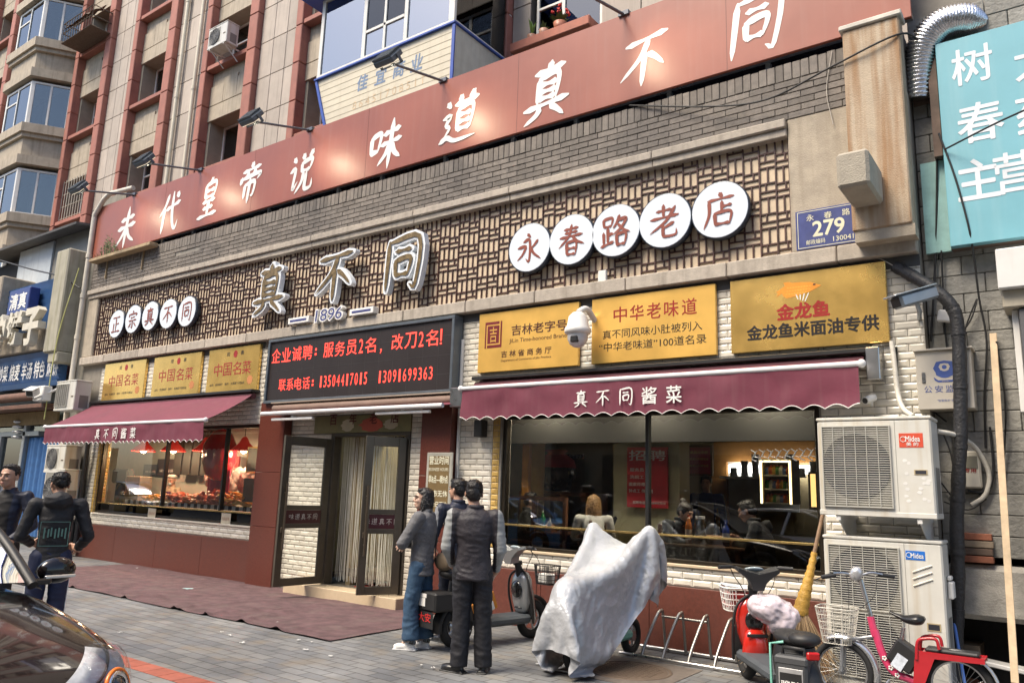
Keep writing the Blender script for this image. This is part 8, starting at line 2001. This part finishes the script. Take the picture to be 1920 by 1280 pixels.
# ------------------------------------------------------------ bicycle rack
fr_ = [AZ(1202, 1234), AZ(1243, 1240), AZ(1292, 1249), AZ(1337, 1258), AZ(1372, 1258)]
r0 = Vector((-3.98, -.72, 0)); r1 = Vector((-2.55, -.62, 0)); 
e = empty('bicycle_rack', 'low steel bicycle rack of bent hoops by the red plinth', 'bicycle rack', ((r0.x + r1.x) / 2, -.45, 0))
b = MB().tube([(-4.25, -.70, .03), (-2.45, -.70, .03)], .016, 8).tube([(-4.25, -.18, .03), (-2.45, -.18, .03)], .022, 8); part('base_rail', b, m_steel, e)
xs = [-3.98, -3.74, -3.45, -3.17, -2.88, -2.62]
for k, x in enumerate(xs): part('hoop', MB().tube(bez([(x, -.70, .03), (x + .01, -.62, .16), (x + .04, -.40, .42), (x + .05, -.33, .46), (x + .05, -.27, .42), (x + .05, -.2, .03)], 30), .017, 8), M('rack_steel', (.36, .35, .33), .4, metal=.9, var=.2), e)
b = MB()
for k in (0, 1, 3): b.tube([(xs[k + (k > 1) * 0] + .05, -.30, .4), (xs[k + 1 if k < 5 else k] + .05, -.30, .4)], .014, 6)
part('tie_bar', b, MATS['rack_steel'], e)

# ------------------------------------------------------------ pink electric bicycle (seen side on)
YB_ = -1.08
def Q_(px, py, dy=0.0): p = A(px, py, YB_); return Vector((p.x, YB_ + dy, p.z))
e = empty('electric_bicycle', 'pink electric bicycle with a white wire basket and red rear rack before the air conditioner', 'bicycle', Q_(1690, 1290) * 1.0)
e.location.z = 0
m_pink = M('frame_pink', (.62, .05, .14), .3, coat=.8, var=.1, vs=12); m_rred = M('rack_red', (.42, .012, .02), .35, coat=.5)
hubF = Q_(1581, 1276); hubF.z = .27; hubR = Q_(1790, 1300); hubR = Vector((hubF.x + .9, YB_, .27))
TB = Matrix.Rotation(RAD(90), 4, 'Z')
def wl_(c):
    Tm = Matrix.Translation(c) @ TB; return wheel_parts(e, Tm, (0, 0, 0), .26, .07, m_rim, 28, .028)
wl_(hubF); wl_(hubR)
st, hb_, ht = Q_(1612, 1080), Q_(1637, 1172), Q_(1622, 1125)
part('steerer', MB().tube([Q_(1637, 1168), Q_(1614, 1086)], .019, 10), m_steel, e)
part('head_unit', MB().sph(Q_(1606, 1075, -.02), (.055, .05, .07), Matrix.Rotation(.4, 3, 'Y'), 16, 0, 10), M('unit_silver', (.55, .55, .56), .25, metal=.6), e)
part('head_tube', MB().tube([Q_(1632, 1155), Q_(1641, 1192)], .032, 12), m_pink, e)
for sy in (-.055, .055): part('fork', MB().tube([Q_(1640, 1192), hubF + Vector((.02, sy, .26)), hubF + Vector((0, sy, 0))], .016, 8), M('fork_silver', (.45, .46, .47), .3, metal=.7), e)
part('front_mudguard', MB().tube([hubF + Vector((.285 * math.cos(a), 0, .285 * math.sin(a))) for a in np.linspace(-.2, 2.0, 16)], .035, 8, flat=.4), M('guard_silver', (.6, .6, .6), .2, metal=.8), e)
part('rear_mudguard', MB().tube([hubR + Vector((.285 * math.cos(a), 0, .285 * math.sin(a))) for a in np.linspace(.3, 2.6, 16)], .035, 8, flat=.4), MATS['guard_silver'], e)
fr = MB().tube(bez([Q_(1640, 1180), Q_(1655, 1225), Q_(1675, 1258), Q_(1705, 1272), Q_(1735, 1283)], 24), .034, 12)
part('frame', fr, m_pink, e)
fl_ = MB(); rs = random.Random(6)
for (px, py) in ((1660, 1232), (1672, 1250), (1684, 1264), (1722, 1276)):
    c = Q_(px, py, -.036)
    for k in range(5): a = k * 1.257; fl_.sph(c + Vector((.014 * math.cos(a), 0, .014 * math.sin(a))), (.009, .003, .009), None, 6, 0, 4)
part('flower_decal', fl_, m_sgw, e)
part('rear_stay', MB().tube([Q_(1735, 1283), hubR], .02, 8).tube([Q_(1690, 1268), Q_(1684, 1215)], .02, 8), M('stay_grey', (.3, .3, .31), .4, metal=.6), e)
part('seat_post', MB().tube([Q_(1683, 1240), Q_(1694, 1175)], .017, 10), m_steel, e)
sd = MB(); a, c = Q_(1672, 1152), Q_(1720, 1160); sd.tube(bez([Q_(1668, 1146), Q_(1682, 1153), Q_(1700, 1160), Q_(1722, 1161), Q_(1734, 1158)], 16), [.022] * 4 + [.028] * 3 + [.045] * 3 + [.075, .085, .09, .09, .08, .07, .05][:7][:max(0, 0)] if False else [.02, .024, .027, .03, .034, .038, .045, .055, .066, .076, .084, .09, .09, .085, .07, .05, .03][:len(bez([Q_(1668, 1146), Q_(1682, 1153), Q_(1700, 1160), Q_(1722, 1161), Q_(1734, 1158)], 16))], 14, flat=.5)
part('saddle', sd, M('saddle_black', (.015, .015, .016), .3), e)
bt = MB(); bt.X = Matrix.Translation(Q_(1697, 1228, 0)) @ Matrix.Rotation(RAD(32), 4, 'Y'); bt.box(-.11, .11, -.075, .075, -.1, .1, .015)
bo = part('battery_box', bt, m_plast, e)
bt = MB(); bt.X = Matrix.Translation(Q_(1689, 1238, 0)) @ Matrix.Rotation(RAD(32), 4, 'Y'); bt.box(-.045, .045, -.079, -.0755, -.06, .06); part('sticker', bt, M('sticker_pale', (.6, .65, .72), .4, var=.25, vs=40), bo)
rk = MB()
for sy in (-.09, .09): rk.tube(bez([Q_(1722, 1232, sy), Q_(1724, 1200, sy), Q_(1738, 1194, sy), Q_(1758, 1196, sy), Q_(1764, 1214, sy)], 20), .014, 8)
rk.prism([(0, 0), (.48, -.0), (.48, -.04), (.12, -.05), (.02, -.3), (-.05, -.28), (-.03, -.08)], Q_(1724, 1216, -.09), EX, EZ, -.012, .0)
rk.prism([(0, 0), (.48, -.0), (.48, -.04), (.12, -.05), (.02, -.3), (-.05, -.28), (-.03, -.08)], Q_(1724, 1216, .1), EX, EZ, -.012, .0)
p = Q_(1724, 1216); rk.box(p.x + .03, p.x + .48, YB_ - .089, YB_ + .089, p.z - .03, p.z - .005)
part('rear_rack', rk, m_rred, e)
part('rack_pad', MB().box(p.x + .05, p.x + .44, YB_ - .08, YB_ + .08, p.z - .004, p.z + .03, .012), m_plast, e)
hbm = MB().tube(bez([Q_(1600, 1078, -.02), Q_(1585, 1073, -.05), Q_(1568, 1072, -.12)], 8), .012, 8).tube(bez([Q_(1614, 1078, .02), Q_(1630, 1074, .06), Q_(1650, 1078, .1)], 8), .012, 8)
part('handlebar', hbm, m_steel, e)
part('grip', MB().tube([Q_(1572, 1076, -.1), Q_(1549, 1079, -.16)], .02, 10), m_plast, e); part('grip', MB().tube([Q_(1642, 1078, .09), Q_(1670, 1083, .16)], .02, 10), m_plast, e)
part('brake_lever', MB().tube([Q_(1574, 1068, -.1), Q_(1540, 1083, -.18)], .006, 5), m_plast, e); part('brake_lever', MB().tube([Q_(1638, 1068, .1), Q_(1668, 1070, .16)], .006, 5), m_plast, e)
part('brake_cable', MB().tube(bez([Q_(1640, 1080, .05), Q_(1640, 1115, .0), Q_(1615, 1140, -.03)], 14), .003, 4).tube(bez([Q_(1590, 1078, -.05), Q_(1594, 1110, -.05), Q_(1593, 1160, -.04)], 14), .003, 4), m_plast, e)
pb0 = Q_(1571, 1175)
wire_basket(e, Matrix.Translation((pb0.x, YB_, pb0.z - .13)), (0, 0, 0), .34, .3, .3, M('basket_white', (.6, .57, .5), .5, var=.25, vs=30), 7, .7, 'basket', 6, .0035)
part('pedal_arm', MB().tube([Q_(1672, 1270, -.08), Q_(1658, 1290, -.1)], .012, 6).box(Q_(1655, 1290).x - .05, Q_(1655, 1290).x + .05, YB_ - .2, YB_ - .1, .1, .125, .005), m_steel, e)

# ------------------------------------------------------------ twig broom
e = empty('twig_broom', 'twig broom bound with yellow tape leaning beside the tall air conditioner', 'broom', A(1505, 1262, -.75))
def BQ(px, py, Y): return A(px, py, Y)
h0, h1, h2, h3 = BQ(1544, 958, -.42), BQ(1527, 1035, -.5), BQ(1510, 1110, -.58), BQ(1499, 1152, -.62)
part('handle', MB().tube(bez([h0, h1, BQ(1520, 1070, -.53)], 12), .019, 10), M('broom_wood', (.25, .16, .1), .7, var=.3, vs=20, bump=.3), e)
part('binding', MB().tube(bez([h1, BQ(1519, 1072, -.54), h2, h3], 24), [.028 + .05 * (i / 24) ** 1.3 + .005 * math.sin(i * 2.3) for i in range(len(bez([h1, BQ(1519, 1072, -.54), h2, h3], 24)))], 14), M('tape_yellow', (.47, .27, .045), .5, var=.15, vs=25, bump=.4, bs=60), e)
tw = MB(); rs = random.Random(12); ax = (h3 - h2).normalized()
for k in range(620):
    a = rs.uniform(0, 6.283); r_ = math.sqrt(rs.random()); s0 = h3 + Vector((.07 * r_ * math.cos(a), .05 * r_ * math.sin(a), .02)); L_ = rs.uniform(.38, .62)
    fan = Vector((.40 * r_ * math.cos(a) + .03, .10 * r_ * math.sin(a), 0)); mid = s0 + ax * L_ * .5 + fan * .4 + Vector((rs.gauss(0, .012), rs.gauss(0, .012), 0)); end = s0 + ax * L_ + fan + Vector((rs.gauss(0, .03), rs.gauss(0, .02), 0)); end.z = max(.01, end.z)
    tw.tube([s0, mid, end], [.0042, .0034, .002], 3, caps=False)
part('bristles', tw, M('twig', (.40, .28, .16), .8, var=.3, rv=.5), e)
